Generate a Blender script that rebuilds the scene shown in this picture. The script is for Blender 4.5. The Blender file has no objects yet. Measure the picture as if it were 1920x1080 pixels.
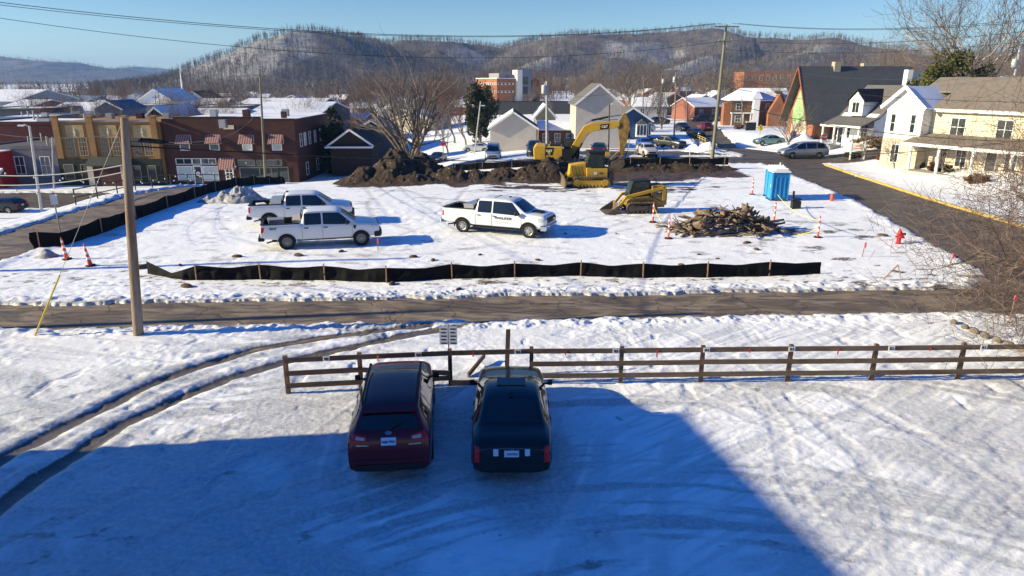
import bpy, bmesh, math, random
import numpy as np
from mathutils import Vector, Matrix, noise as mnoise
from mathutils.bvhtree import BVHTree
R = math.radians
SC = bpy.context.scene
COL = SC.collection
random.seed(7)
rng = np.random.default_rng(11)

# ------------------------------------------------------------------ camera
CAM_H = 8.3; PITCH = R(16.7); FPX = 1300.0
cd = bpy.data.cameras.new('camera'); cam = bpy.data.objects.new('camera', cd); COL.objects.link(cam)
cd.sensor_width = 36.0; cd.lens = 36.0*FPX/1920.0
cd.clip_start = 0.1; cd.clip_end = 20000
cam.location = (0, 0, CAM_H); cam.rotation_euler = (R(90)-PITCH, 0, 0)
SC.camera = cam
# ------------------------------------------------------------------ sky and sun
SUN_EL = R(20.5)
SHX, SHY = 0.991, 0.128            # direction in which shadows fall
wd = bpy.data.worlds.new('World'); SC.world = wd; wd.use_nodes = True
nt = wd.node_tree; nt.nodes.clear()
wo = nt.nodes.new('ShaderNodeOutputWorld'); bg = nt.nodes.new('ShaderNodeBackground')
sky = nt.nodes.new('ShaderNodeTexSky'); sky.sky_type = 'NISHITA'; sky.sun_disc = False
sky.sun_elevation = SUN_EL
sky.sun_rotation = math.atan2(-SHX, -SHY)
sky.air_density = 1.0; sky.dust_density = 0.3; sky.ozone_density = 3.0; sky.altitude = 200
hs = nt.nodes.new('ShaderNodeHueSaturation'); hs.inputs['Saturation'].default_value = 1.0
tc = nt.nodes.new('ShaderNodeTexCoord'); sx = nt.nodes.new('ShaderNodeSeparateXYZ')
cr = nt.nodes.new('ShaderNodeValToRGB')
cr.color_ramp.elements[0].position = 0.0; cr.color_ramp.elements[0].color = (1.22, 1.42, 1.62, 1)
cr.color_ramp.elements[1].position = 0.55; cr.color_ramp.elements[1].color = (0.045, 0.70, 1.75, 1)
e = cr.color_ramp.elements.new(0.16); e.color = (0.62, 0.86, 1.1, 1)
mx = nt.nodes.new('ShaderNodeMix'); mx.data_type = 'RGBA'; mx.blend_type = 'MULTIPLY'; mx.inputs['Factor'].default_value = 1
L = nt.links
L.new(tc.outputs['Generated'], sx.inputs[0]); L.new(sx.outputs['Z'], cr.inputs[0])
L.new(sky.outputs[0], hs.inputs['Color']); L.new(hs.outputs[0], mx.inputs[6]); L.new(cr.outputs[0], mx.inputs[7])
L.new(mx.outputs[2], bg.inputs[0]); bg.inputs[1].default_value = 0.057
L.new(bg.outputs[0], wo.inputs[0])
sd = bpy.data.lights.new('sun', 'SUN'); so = bpy.data.objects.new('sun', sd); COL.objects.link(so)
sd.energy = 5.0; sd.angle = R(0.53); sd.color = (1.0, 0.87, 0.55)
dv = Vector((SHX*math.cos(SUN_EL), SHY*math.cos(SUN_EL), -math.sin(SUN_EL)))
so.rotation_euler = dv.to_track_quat('-Z', 'Y').to_euler(); so.location = (-60, -10, 40)
SC.view_settings.view_transform = 'Standard'; SC.view_settings.look = 'None'
SC.view_settings.gamma = 1; SC.view_settings.exposure = 0.97
try: SC.view_settings.use_curve_mapping = False
except Exception: pass
SC.render.engine = 'CYCLES'
SC.cycles.max_bounces = 6; SC.cycles.diffuse_bounces = 3; SC.cycles.transparent_max_bounces = 12
SC.cycles.caustics_reflective = False; SC.cycles.caustics_refractive = False

# ------------------------------------------------------------------ terrain function
CP, SP = math.cos(PITCH), math.sin(PITCH)
def smn(a, b, x):
    t = np.clip((np.asarray(x, float)-a)/(b-a), 0, 1); return t*t*(3-2*t)
def gz(x, y):
    x = np.asarray(x, float); y = np.asarray(y, float)
    lf = smn(8, -28, x)
    z = -4.4*smn(50, 94, y)*lf - 1.4*smn(78, 112, y)*(1-lf)
    b = smn(-30.5, -36, x)*smn(35, 47, y)
    z = z*(1-b) - 4.4*b
    z = z + 0.9*smn(34, 42, x)*smn(35, 60, y)*(1-smn(120, 160, y))
    return z
def g1(x, y): return float(gz(x, y))
def ray(u, v):
    a = (u-960)/FPX; b = (540-v)/FPX
    return Vector((a, CP+b*SP, -SP+b*CP))
def D(u, v, t):
    r = ray(u, v); return Vector((0, 0, CAM_H)) + r*t
def G(u, v):
    "world point on the terrain seen at this place of the photograph"
    r = ray(u, v); lo = 3.0; t = 3.0
    while t < 900:
        p = r*t
        if CAM_H+p.z <= g1(p.x, p.y): break
        lo = t; t *= 1.02
    hi = t
    for _ in range(25):
        m = (lo+hi)/2; p = r*m
        if CAM_H+p.z <= g1(p.x, p.y): hi = m
        else: lo = m
    p = r*hi
    return Vector((p.x, p.y, g1(p.x, p.y)))

# ------------------------------------------------------------------ materials
def nodes_of(m):
    m.use_nodes = True; n = m.node_tree; n.nodes.clear()
    o = n.nodes.new('ShaderNodeOutputMaterial'); p = n.nodes.new('ShaderNodeBsdfPrincipled')
    n.links.new(p.outputs[0], o.inputs[0]); return n, p
def rgba(c): return (c[0], c[1], c[2], 1)
def nmix(n, f, a, b, blend='MIX'):
    m = n.nodes.new('ShaderNodeMix'); m.data_type = 'RGBA'; m.blend_type = blend
    for k, v in ((0, f), (6, a), (7, b)):
        if isinstance(v, (int, float)): m.inputs[k].default_value = v
        elif isinstance(v, tuple): m.inputs[k].default_value = rgba(v)
        else: n.links.new(v, m.inputs[k])
    return m.outputs[2]
def nnoise(n, scale, detail=4, rough=0.55, vec=None, stretch=None, dist=0.0):
    t = n.nodes.new('ShaderNodeTexNoise'); t.inputs['Scale'].default_value = scale
    t.inputs['Detail'].default_value = detail; t.inputs['Roughness'].default_value = rough
    t.inputs['Distortion'].default_value = dist
    if vec is None:
        g = n.nodes.new('ShaderNodeTexCoord'); vec = g.outputs['Object']
    if stretch:
        mp = n.nodes.new('ShaderNodeMapping'); mp.inputs['Scale'].default_value = stretch
        n.links.new(vec, mp.inputs[0]); vec = mp.outputs[0]
    n.links.new(vec, t.inputs['Vector']); return t.outputs['Fac']
def nramp(n, fac, stops):
    r = n.nodes.new('ShaderNodeValToRGB'); el = r.color_ramp.elements
    while len(el) > 1: el.remove(el[-1])
    for i, (p, c) in enumerate(stops):
        q = el[0] if i == 0 else el.new(p)
        q.position = p; q.color = rgba(c) if not isinstance(c, (int, float)) else (c, c, c, 1)
    n.links.new(fac, r.inputs[0]); return r.outputs[0]
def nbump(n, h, strength=0.3, dist=0.02, normal=None):
    b = n.nodes.new('ShaderNodeBump'); b.inputs['Strength'].default_value = strength
    b.inputs['Distance'].default_value = dist; n.links.new(h, b.inputs['Height'])
    if normal: n.links.new(normal, b.inputs['Normal'])
    return b.outputs[0]
def mathn(n, op, a, b=0.0, clamp=False):
    m = n.nodes.new('ShaderNodeMath'); m.operation = op; m.use_clamp = clamp
    for k, v in ((0, a), (1, b)):
        if isinstance(v, (int, float)): m.inputs[k].default_value = v
        else: n.links.new(v, m.inputs[k])
    return m.outputs[0]
MC = {}
def mat(name, col, rough=0.6, metal=0.0, var=0.0, scale=3.0, col2=None, bump=0.0, bscale=None, bevel=0.0, coat=0.0, spec=0.25, emit=None, stretch=None):
    "plain surface with optional colour variation between col and col2"
    if name in MC: return MC[name]
    m = bpy.data.materials.new(name); n, p = nodes_of(m); MC[name] = m
    p.inputs['Roughness'].default_value = rough; p.inputs['Metallic'].default_value = metal
    p.inputs['Base Color'].default_value = rgba(col)
    p.inputs['Specular IOR Level'].default_value = spec
    p.inputs['Coat Weight'].default_value = coat; p.inputs['Coat Roughness'].default_value = 0.05
    if col2 is not None or var:
        c2 = col2 if col2 is not None else tuple(c*(1-var) for c in col)
        f = nnoise(n, scale, 5, 0.6, stretch=stretch)
        f = nramp(n, f, [(0.35, 0.0), (0.65, 1.0)])
        n.links.new(nmix(n, f, col, c2), p.inputs['Base Color'])
    nrm = None
    if bevel:
        bv = n.nodes.new('ShaderNodeBevel'); bv.samples = 3; bv.inputs['Radius'].default_value = bevel; nrm = bv.outputs[0]
        n.links.new(nrm, p.inputs['Normal'])
    if bump:
        n.links.new(nbump(n, nnoise(n, bscale or scale*4, 6, 0.6, stretch=stretch), bump, 0.03, nrm), p.inputs['Normal'])
    if emit: p.inputs['Emission Color'].default_value = rgba(emit[0]); p.inputs['Emission Strength'].default_value = emit[1]
    return m
def brick_mat(name, c1, c2, mortar, bw=0.22, bh=0.075, rough=0.85):
    if name in MC: return MC[name]
    m = bpy.data.materials.new(name); n, p = nodes_of(m); MC[name] = m
    g = n.nodes.new('ShaderNodeTexCoord'); s = n.nodes.new('ShaderNodeSeparateXYZ'); n.links.new(g.outputs['Object'], s.inputs[0])
    c = n.nodes.new('ShaderNodeCombineXYZ'); n.links.new(mathn(n, 'ADD', s.outputs[0], s.outputs[1]), c.inputs[0]); n.links.new(s.outputs[2], c.inputs[1])
    b = n.nodes.new('ShaderNodeTexBrick'); n.links.new(c.outputs[0], b.inputs['Vector'])
    b.inputs['Color1'].default_value = rgba(c1); b.inputs['Color2'].default_value = rgba(c2); b.inputs['Mortar'].default_value = rgba(mortar)
    b.inputs['Scale'].default_value = 1; b.inputs['Mortar Size'].default_value = 0.012; b.inputs['Brick Width'].default_value = bw; b.inputs['Row Height'].default_value = bh
    f = nramp(n, nnoise(n, 0.6, 5, 0.65), [(0.3, 0.72), (0.7, 1.12)])
    n.links.new(nmix(n, 1.0, b.outputs[0], f, 'MULTIPLY'), p.inputs['Base Color'])
    p.inputs['Roughness'].default_value = rough; p.inputs['Specular IOR Level'].default_value = 0.15
    return m
def board_mat(name, col, step=0.2, rough=0.6, vertical=False, depth=0.5, dark=0.75):
    "clapboard / ribbed sheet"
    if name in MC: return MC[name]
    m = bpy.data.materials.new(name); n, p = nodes_of(m); MC[name] = m
    g = n.nodes.new('ShaderNodeTexCoord'); s = n.nodes.new('ShaderNodeSeparateXYZ'); n.links.new(g.outputs['Object'], s.inputs[0])
    src = s.outputs[2] if not vertical else mathn(n, 'ADD', s.outputs[0], s.outputs[1])
    f = mathn(n, 'FRACT', mathn(n, 'DIVIDE', src, step))
    r = nramp(n, f, [(0.0, dark), (0.12, 1.0), (0.95, 0.97)])
    v = nramp(n, nnoise(n, 0.8, 4, 0.6), [(0.3, 0.88), (0.7, 1.05)])
    c = nmix(n, 1.0, nmix(n, 1.0, col, r, 'MULTIPLY'), v, 'MULTIPLY')
    n.links.new(c, p.inputs['Base Color']); p.inputs['Roughness'].default_value = rough; p.inputs['Specular IOR Level'].default_value = 0.2
    n.links.new(nbump(n, f, depth, 0.02), p.inputs['Normal'])
    return m
def glass_mat(name, col=(0.02, 0.03, 0.035), rough=0.04):
    return mat(name, col, rough, 0.0, spec=0.8)

# ------------------------------------------------------------------ mesh builder
LAST = [None]
class MB:
    def __init__(s): s.v = []; s.f = []; s.m = []; s.X = Matrix.Identity(4)
    def at(s, x=0, y=0, z=0, rz=0, rx=0, ry=0):
        s.X = Matrix.Translation((x, y, z)) @ Matrix.Rotation(rz, 4, 'Z') @ Matrix.Rotation(ry, 4, 'Y') @ Matrix.Rotation(rx, 4, 'X'); return s
    def add(s, vs, fs, mi=0):
        o = len(s.v)
        for p in vs:
            q = s.X @ Vector(p); s.v.append((q.x, q.y, q.z))
        for f in fs: s.f.append(tuple(o+i for i in f)); s.m.append(mi)
        return s
    def box(s, x0, x1, y0, y1, z0, z1, mi=0):
        v = [(x0,y0,z0),(x1,y0,z0),(x1,y1,z0),(x0,y1,z0),(x0,y0,z1),(x1,y0,z1),(x1,y1,z1),(x0,y1,z1)]
        return s.add(v, [(0,3,2,1),(4,5,6,7),(0,1,5,4),(1,2,6,5),(2,3,7,6),(3,0,4,7)], mi)
    def cbox(s, c, d, mi=0):
        return s.box(c[0]-d[0]/2, c[0]+d[0]/2, c[1]-d[1]/2, c[1]+d[1]/2, c[2]-d[2]/2, c[2]+d[2]/2, mi)
    def beam(s, p, q, w, h, mi=0, up=(0,0,1)):
        p = Vector(p); q = Vector(q); d = (q-p)
        if d.length < 1e-6: return s
        d.normalize(); u = Vector(up)
        if abs(d.dot(u)) > 0.99: u = Vector((1, 0, 0))
        a = d.cross(u).normalized(); b = a.cross(d).normalized()
        vs = []
        for c in (p, q):
            for i, j in ((-1,-1),(1,-1),(1,1),(-1,1)): vs.append(c + a*(w/2*i) + b*(h/2*j))
        return s.add(vs, [(0,1,2,3),(4,7,6,5),(0,4,5,1),(1,5,6,2),(2,6,7,3),(3,7,4,0)], mi)
    def tube(s, p, q, r0, r1=None, n=8, caps=True, mi=0):
        p = Vector(p); q = Vector(q); r1 = r0 if r1 is None else r1; d = (q-p)
        if d.length < 1e-6: return s
        d.normalize(); u = Vector((0,0,1)) if abs(d.z) < 0.95 else Vector((1,0,0))
        a = d.cross(u).normalized(); b = a.cross(d).normalized(); vs = []
        for c, r in ((p, r0), (q, r1)):
            for k in range(n):
                t = 2*math.pi*k/n; vs.append(c + a*(r*math.cos(t)) + b*(r*math.sin(t)))
        fs = [(k, (k+1) % n, n+(k+1) % n, n+k) for k in range(n)]
        if caps: fs += [tuple(range(n-1, -1, -1)), tuple(range(n, 2*n))]
        return s.add(vs, fs, mi)
    def path(s, pts, r, n=6, mi=0):
        if not isinstance(r, (list, tuple)): r = [r]*len(pts)
        P = [Vector(p) for p in pts]; rings = []
        up = Vector((0,0,1))
        for i, p in enumerate(P):
            d = (P[min(i+1, len(P)-1)] - P[max(i-1, 0)])
            d = d.normalized() if d.length > 1e-9 else Vector((0,0,1))
            u = up if abs(d.z) < 0.95 else Vector((1,0,0))
            a = d.cross(u).normalized(); b = a.cross(d).normalized()
            rings.append([p + a*(r[i]*math.cos(2*math.pi*k/n)) + b*(r[i]*math.sin(2*math.pi*k/n)) for k in range(n)])
        vs = [v for rr in rings for v in rr]; fs = []
        for i in range(len(P)-1):
            for k in range(n): fs.append((i*n+k, i*n+(k+1) % n, (i+1)*n+(k+1) % n, (i+1)*n+k))
        fs += [tuple(range(n-1, -1, -1)), tuple(range((len(P)-1)*n, len(P)*n))]
        return s.add(vs, fs, mi)
    def prism(s, pts, axis, a, b, mi=0):
        "extrude a 2D polygon along an axis: 'x' pts=(y,z), 'y' pts=(x,z), 'z' pts=(x,y)"
        def P(q, t):
            return {'x': (t, q[0], q[1]), 'y': (q[0], t, q[1]), 'z': (q[0], q[1], t)}[axis]
        n = len(pts); vs = [P(q, a) for q in pts] + [P(q, b) for q in pts]
        fs = [tuple(range(n-1, -1, -1)), tuple(range(n, 2*n))] + [(k, (k+1) % n, n+(k+1) % n, n+k) for k in range(n)]
        return s.add(vs, fs, mi)
    def lathe(s, prof, n=16, axis='z', mi=0, cap=True):
        vs = []; fs = []
        for (r, h) in prof:
            for k in range(n):
                t = 2*math.pi*k/n; c, q = r*math.cos(t), r*math.sin(t)
                vs.append({'z': (c, q, h), 'y': (c, h, q), 'x': (h, c, q)}[axis])
        m = len(prof)
        for i in range(m-1):
            for k in range(n): fs.append((i*n+k, i*n+(k+1) % n, (i+1)*n+(k+1) % n, (i+1)*n+k))
        if cap: fs += [tuple(range(n)), tuple(range((m-1)*n, m*n))]
        return s.add(vs, fs, mi)
    def quad(s, a, b, c, d, mi=0): return s.add([a, b, c, d], [(0, 1, 2, 3)], mi)
    def build(s, name, mats, parent=None, smooth=False, fix=True):
        me = bpy.data.meshes.new(name); me.from_pydata(s.v, [], s.f)
        if not isinstance(mats, (list, tuple)): mats = [mats]
        for m in mats: me.materials.append(m)
        if len(mats) > 1: me.polygons.foreach_set('material_index', s.m)
        if fix:
            bm = bmesh.new(); bm.from_mesh(me); bmesh.ops.recalc_face_normals(bm, faces=bm.faces); bm.to_mesh(me); bm.free()
        if smooth:
            me.polygons.foreach_set('use_smooth', [True]*len(me.polygons))
            if smooth != 'all':
                try: me.set_sharp_from_angle(angle=R(38))
                except Exception: pass
        me.update()
        o = bpy.data.objects.new(name, me); COL.objects.link(o)
        if parent is not None: o.parent = parent
        LAST[0] = o; return o
def npmesh(name, verts, faces, mats, smooth=True, attrs=None, parent=None, midx=None):
    me = bpy.data.meshes.new(name); verts = np.asarray(verts, np.float32); faces = np.asarray(faces, np.int32)
    k = faces.shape[1]; me.vertices.add(len(verts)); me.vertices.foreach_set('co', verts.ravel())
    me.loops.add(faces.size); me.loops.foreach_set('vertex_index', faces.ravel())
    me.polygons.add(len(faces)); me.polygons.foreach_set('loop_start', np.arange(0, faces.size, k, dtype=np.int32))
    for m in (mats if isinstance(mats, (list, tuple)) else [mats]): me.materials.append(m)
    if midx is not None: me.polygons.foreach_set('material_index', np.asarray(midx, np.int32))
    me.polygons.foreach_set('use_smooth', np.full(len(faces), smooth))
    me.update(calc_edges=True)
    for n, a in (attrs or {}).items():
        at = me.attributes.new(n, 'FLOAT', 'POINT'); at.data.foreach_set('value', np.asarray(a, np.float32))
    o = bpy.data.objects.new(name, me); COL.objects.link(o)
    if parent is not None: o.parent = parent
    return o
def gridfaces(nr, nc):
    i = np.arange(nr-1)[:, None]*nc + np.arange(nc-1)[None, :]
    return np.stack([i, i+1, i+nc+1, i+nc], -1).reshape(-1, 4)
def tag(o, label=None, cat=None, group=None, kind=None):
    if label: o['label'] = label
    if cat: o['category'] = cat
    if group: o['group'] = group
    if kind: o['kind'] = kind
    return o
def thing(name, loc, rz=0, label=None, cat=None, group=None):
    o = bpy.data.objects.new(name, None); COL.objects.link(o); o.empty_display_size = 0.3
    o.location = loc; o.rotation_euler = (0, 0, rz); return tag(o, label, cat, group)
def copy_tree(o, parent=None):
    c = o.copy(); COL.objects.link(c); c.parent = parent
    for ch in list(o.children): copy_tree(ch, c)
    return c
def dup(o, loc, rz=0, label=None, group=None, scale=None):
    c = copy_tree(o); c.location = loc; c.rotation_euler = (o.rotation_euler[0], o.rotation_euler[1], rz)
    if label: c['label'] = label
    if group: c['group'] = group
    if scale: c.scale = scale if isinstance(scale, tuple) else (scale,)*3
    return c
def bake(o, mods):
    "apply modifiers set up by mods(o) and keep the plain mesh"
    mods(o); dg = bpy.context.evaluated_depsgraph_get(); dg.update()
    me = bpy.data.meshes.new_from_object(o.evaluated_get(dg)); old = o.data; o.modifiers.clear(); o.data = me; me.name = old.name
    bpy.data.meshes.remove(old); LAST[0] = o; return o
# fast tileable-free value noise on arrays
_P = rng.random((256, 256))
def vn(x, y):
    x = np.asarray(x, float); y = np.asarray(y, float)
    xi = np.floor(x).astype(int); yi = np.floor(y).astype(int); fx = x-xi; fy = y-yi
    fx = fx*fx*(3-2*fx); fy = fy*fy*(3-2*fy)
    a = _P[xi & 255, yi & 255]; b = _P[(xi+1) & 255, yi & 255]; c = _P[xi & 255, (yi+1) & 255]; d = _P[(xi+1) & 255, (yi+1) & 255]
    return (a*(1-fx)+b*fx)*(1-fy) + (c*(1-fx)+d*fx)*fy
def fbm(x, y, o=4, g=0.5):
    s = 0; a = 1; t = 0
    for k in range(o):
        c_, s_ = math.cos(0.6+1.1*k), math.sin(0.6+1.1*k); f = 1.93**k
        s = s + a*vn((x*c_-y*s_)*f+17.3*k, (x*s_+y*c_)*f+5.1*k); t += a; a *= g
    return s/t
def seg_dist(x, y, pts):
    "distance to a polyline and position along it"
    best = np.full(np.shape(x), 1e9); along = np.zeros(np.shape(x)); acc = 0
    for (x0, y0), (x1, y1) in zip(pts[:-1], pts[1:]):
        dx, dy = x1-x0, y1-y0; l2 = dx*dx+dy*dy; l = math.sqrt(l2)
        t = np.clip(((x-x0)*dx+(y-y0)*dy)/l2, 0, 1)
        d = np.hypot(x-(x0+t*dx), y-(y0+t*dy)); k = d < best
        best = np.where(k, d, best); along = np.where(k, acc+t*l, along); acc += l
    return best, along
# ------------------------------------------------------------------ ground, roads
def alley_d(x, y):
    lo = 22.55+0.056*(x+17.7); up = 25.35+0.060*(x+19.7)
    lo = lo - 1.2*smn(16.5, 22, x); up = up + 1.0*smn(18.5, 21, x)
    d = np.minimum(y-lo, up-y)
    return np.minimum(d, 24-x)
RL = ([-20, 20, 27, 31, 40, 48.6, 63, 76, 102, 125, 165, 260], [20.5, 20.3, 20.2, 21.4, 22.9, 24.6, 25.5, 26.2, 27.6, 31.5, 40, 68])
RR = ([-20, 40, 50, 62, 76, 102, 125, 165, 260], [30.2, 30.2, 30.4, 31.2, 32.4, 33.2, 37.6, 46.5, 76])
def right_d(x, y): return np.minimum(x-np.interp(y, *RL), np.interp(y, *RR)-x)
def left_d(x, y): return np.minimum(np.minimum(x+28.9, -24.3-x), 78-y)
def cross_d(x, y):
    d = np.minimum(y-(72.0+0.02*(x-5)), 79.5-y); d = np.minimum(d, 43-x)
    return np.minimum(d, x+60)
def main_d(x, y): return np.minimum(np.minimum(y-76.5, 81.5-y), -29-x)
def lot_d(x, y): return np.minimum(np.minimum(x-6.5, 25.2-x), np.minimum(y-81.0, 91-y))
def lot2_d(x, y): return np.minimum(np.minimum(x+9.5, -3.0-x), np.minimum(y-78, 86-y))
def road_d(x, y):
    d = np.maximum(alley_d(x, y), right_d(x, y)); d = np.maximum(d, left_d(x, y)); d = np.maximum(d, cross_d(x, y))
    d = np.maximum(d, main_d(x, y)); d = np.maximum(d, lot_d(x, y)); return np.maximum(d, lot2_d(x, y))
SIDEWALKS = []
# ruts of the vehicle track (world polylines taken along the track)
def W(pts): return [tuple(G(u, v)[:2]) for u, v in pts]
RUT1 = W([(-260, 1010), (-60, 895), (30, 845), (90, 815), (160, 780), (210, 755), (300, 712), (400, 680), (480, 656), (600, 634), (800, 612)])
RUT2 = W([(-180, 1080), (0, 950), (70, 895), (150, 845), (230, 795), (330, 748), (430, 708), (530, 680), (620, 660), (760, 630), (900, 606)])
TR = []
for pts in ([(620, 1200), (590, 1010), (575, 900), (600, 820), (680, 760), (800, 690)], [(690, 1200), (655, 1010), (645, 900), (665, 820), (740, 750), (860, 690)],
            [(1240, 1200), (1235, 950), (1255, 850), (1300, 770)], [(1005, 1200), (1080, 980), (1120, 880), (1130, 800)],
            [(0, 1060), (120, 1010), (300, 930), (480, 860)], [(300, 850), (350, 960), (480, 1040), (640, 1150)], [(450, 790), (390, 870), (400, 960), (520, 1060)],
            [(1700, 1080), (1680, 960), (1620, 860), (1500, 760)], [(1560, 1020), (1480, 900), (1460, 800), (1410, 740)], [(1920, 960), (1780, 850), (1600, 745)],
            [(1400, 1000), (1700, 985), (2000, 1000)], [(1260, 1080), (1500, 1040), (1920, 1030)],[(1900, 900), (1700, 800), (1560, 735)], [(1600, 900), (1450, 800), (1290, 735)],
            [(880, 650), (930, 690), (1010, 740)], [(1000, 640), (1100, 680), (1160, 740)], [(1200, 620), (1260, 700)], [(1150, 612), (1210, 690)], [(1500, 610), (1640, 660), (1760, 700)],
            [(1380, 600), (1420, 640), (1520, 700)],[(1240, 605), (1330, 650), (1420, 700)]):
    TR.append((W(pts), 0.24))
for pts in ([(700, 480), (760, 440), (830, 415), (900, 395), (1100, 380), (1300, 372)], [(1000, 350), (870, 365), (830, 395), (870, 420), (960, 460), (1100, 470)],
            [(640, 350), (720, 345), (800, 370), (860, 400)], [(900, 352), (1000, 372), (1140, 385)], [(420, 440), (560, 480), (800, 478), (1100, 440), (1300, 380)],
            [(760, 350), (690, 380), (700, 410), (800, 440)], [(880, 350), (860, 372), (880, 395)], [(960, 470), (1100, 410), (1180, 400)], [(1290, 360), (1380, 355), (1450, 350)],
            [(640, 358), (560, 365), (520, 350)], [(750, 430), (680, 350)], [(1060, 455), (1210, 425), (1280, 380)]):
    TR.append((W(pts), 0.22))
def surface(XX, YY):
    base = gz(XX, YY); edge = road_d(XX, YY) + 0.50*(fbm(XX*0.7, YY*0.7, 4)-0.5) + 0.42*(fbm(XX*3.3, YY*3.3, 4, 0.6)-0.5)
    inroad = smn(-0.04, 0.10, edge)
    near = 1-smn(36, 60, YY)
    lump = 0.07*(fbm(XX*0.28, YY*0.28, 4)-0.5) + 0.030*(fbm(XX*1.9, YY*1.9, 3)-0.5)*near + 0.016*(fbm(XX*6.5, YY*6.5, 4, 0.65)-0.5)
    chop = smn(0.42, 0.70, fbm(XX*0.33+40, YY*0.33, 3)); rough = chop*(fbm(XX*4.2, YY*4.2, 4, 0.65)-0.5)*0.075*(1-smn(45, 75, YY))
    berm = np.exp(-((edge+0.45)/0.38)**2)*smn(0.35, 0.7, fbm(XX*2.7, YY*2.7, 4, 0.65))*0.10*np.where(edge < 0.1, 1, 0)
    snow = 0.05 + lump + berm + rough
    parking = (1-smn(18.6, 19.6, YY))
    snow = snow*(1-0.72*parking) + parking*(0.018*(fbm(XX*5, YY*5, 4, 0.65)-0.5) + 0.020*(fbm(XX*14, YY*14, 3, 0.6)-0.5))
    ice = (0.35+0.65*parking)*smn(0.40, 0.66, fbm(XX*0.42+9, YY*0.30+3, 5, 0.6))*0.65*(1-smn(24, 30, YY)*0.85)
    dirt = np.zeros_like(XX); brown = np.zeros_like(XX); soil = np.zeros_like(XX); wig = 0.16*(fbm(XX*1.5, YY*1.5, 3)-0.5)
    if YY.min() < 29:
        for pts in (RUT1, RUT2):
            d, al = seg_dist(XX, YY, pts); d = np.abs(d+wig); fade = 1-smn(13.5, 20, al)*0.85
            k = np.exp(-(d/0.25)**4)*fade; dirt = np.maximum(dirt, k)
            snow = snow - 0.075*k*fade + 0.03*np.exp(-((d-0.50)/0.15)**2)*fade*(0.3+1.4*fbm(XX*4, YY*4, 3))
        d, al = seg_dist(XX, YY, RUT1)
        ice = np.maximum(ice, 0.85*np.exp(-(d/1.7)**2)*smn(0.38, 0.6, fbm(XX*0.5+YY*0.9, YY*2.2-XX*0.4, 4)))
    for pts, w in TR:
        y0 = min(q[1] for q in pts)-2; y1 = max(q[1] for q in pts)+2; m_ = (YY > y0) & (YY < y1)
        if not m_.any(): continue
        d, al = seg_dist(XX[m_], YY[m_], pts); nearc = YY[m_] < 30
        k = np.exp(-(d/w)**4)*(0.35+0.65*smn(0.3, 0.6, fbm(al*0.5, al*0+7, 2))); grooves = 0.5+0.5*np.cos(d*2*math.pi/0.075)
        snow[m_] += -0.012*k + 0.014*np.exp(-((d-w*1.22)/0.06)**2)*fbm(al*2, al*0+3, 3) - 0.007*k*grooves
        ice[m_] = np.maximum(ice[m_], k*np.where(nearc, 0.55, 0.45)*(0.4+0.6*fbm(XX[m_]*3, YY[m_]*3, 3)))
    q = (XX*0.82+YY*0.57); pq = (-XX*0.57+YY*0.82); lotm = (1-smn(22.5, 23.5, YY))
    st = smn(0.52, 0.62, fbm(q*0.30+3, pq*3.4, 4)); st3 = smn(0.5, 0.64, fbm(q*0.7+31, pq*8.5, 3))
    st2 = smn(0.52, 0.64, fbm((XX*0.97-YY*0.25)*0.3, (XX*0.25+YY*0.97)*3.6, 4))*smn(4, -4, XX)
    mm = lotm*np.maximum(np.maximum(st, 0.7*st3)*smn(-2, 5, XX), st2*0.75)
    ice = np.maximum(ice, 0.50*mm); snow = snow - 0.020*mm + lotm*smn(-2, 5, XX)*0.012*(fbm(q*0.8, pq*7, 3)-0.5)
    # footprints and dents
    fx, fy = XX*2.1+2*fbm(XX*.3, YY*.3, 2), YY*1.5; fp_ = smn(0.80, 0.9, vn(fx+50, fy+11))*smn(0.45, 0.6, fbm(XX*0.2+5, YY*0.2+9, 2)); snow = snow - 0.035*fp_; dirt = np.maximum(dirt, fp_*0.22*parking)
    site = smn(26.5, 28, YY)*(1-smn(70, 72, YY))*smn(-24, -22, XX)*smn(24, 20, XX)
    pt = smn(0.63, 0.70, fbm(XX*0.75+20, YY*1.5, 5, 0.6)); strip = np.exp(-((YY-29.0)/1.6)**2)
    brown = np.maximum(brown, pt*site*(0.40+0.65*strip+0.6*smn(12, 17, XX)*(1-smn(38, 42, YY))))
    tuft = smn(0.60, 0.67, fbm(XX*2.6+9, YY*5.2, 4, 0.6))*np.exp(-((YY-28.6)/1.3)**2); brown = np.maximum(brown, tuft*0.8)
    ex = smn(56.5, 58.5, YY+2.2*(fbm(XX*0.5, YY*0.5, 4)-0.5)*2-0.25*np.maximum(0, XX-4)*smn(4, 12, XX))*(1-smn(67.5, 69.5, YY))*smn(-16, -13.5, XX)*smn(22.5, 20, XX)
    exf = smn(49, 57, YY)*(1-smn(68, 70, YY))*smn(-5, -1, XX)*smn(20, 14, XX)*smn(0.42, 0.60, fbm(XX*0.5, YY*1.2, 5, 0.6))*0.8
    soil = np.maximum(ex, exf); snow = snow*(1-0.8*ex) + ex*0.35*(fbm(XX*1.5, YY*1.5, 5, 0.6)-0.42)
    pk = parking*smn(0.60, 0.80, fbm(XX*1.3+70, YY*2.1+30, 6, 0.72)); dirt = np.maximum(dirt, pk*0.45)
    arc = fbm(np.hypot(XX-3, YY-2)*2.6, np.arctan2(YY-2, XX-3)*2.2, 4, 0.6); arc2 = fbm(np.hypot(XX+9, YY-22)*2.4+9, np.arctan2(YY-22, XX+9)*1.8, 4, 0.6)
    ice = np.maximum(ice, parking*0.75*np.maximum(smn(0.52, 0.66, arc), smn(0.54, 0.66, arc2)*smn(2, -3, XX)))
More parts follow.
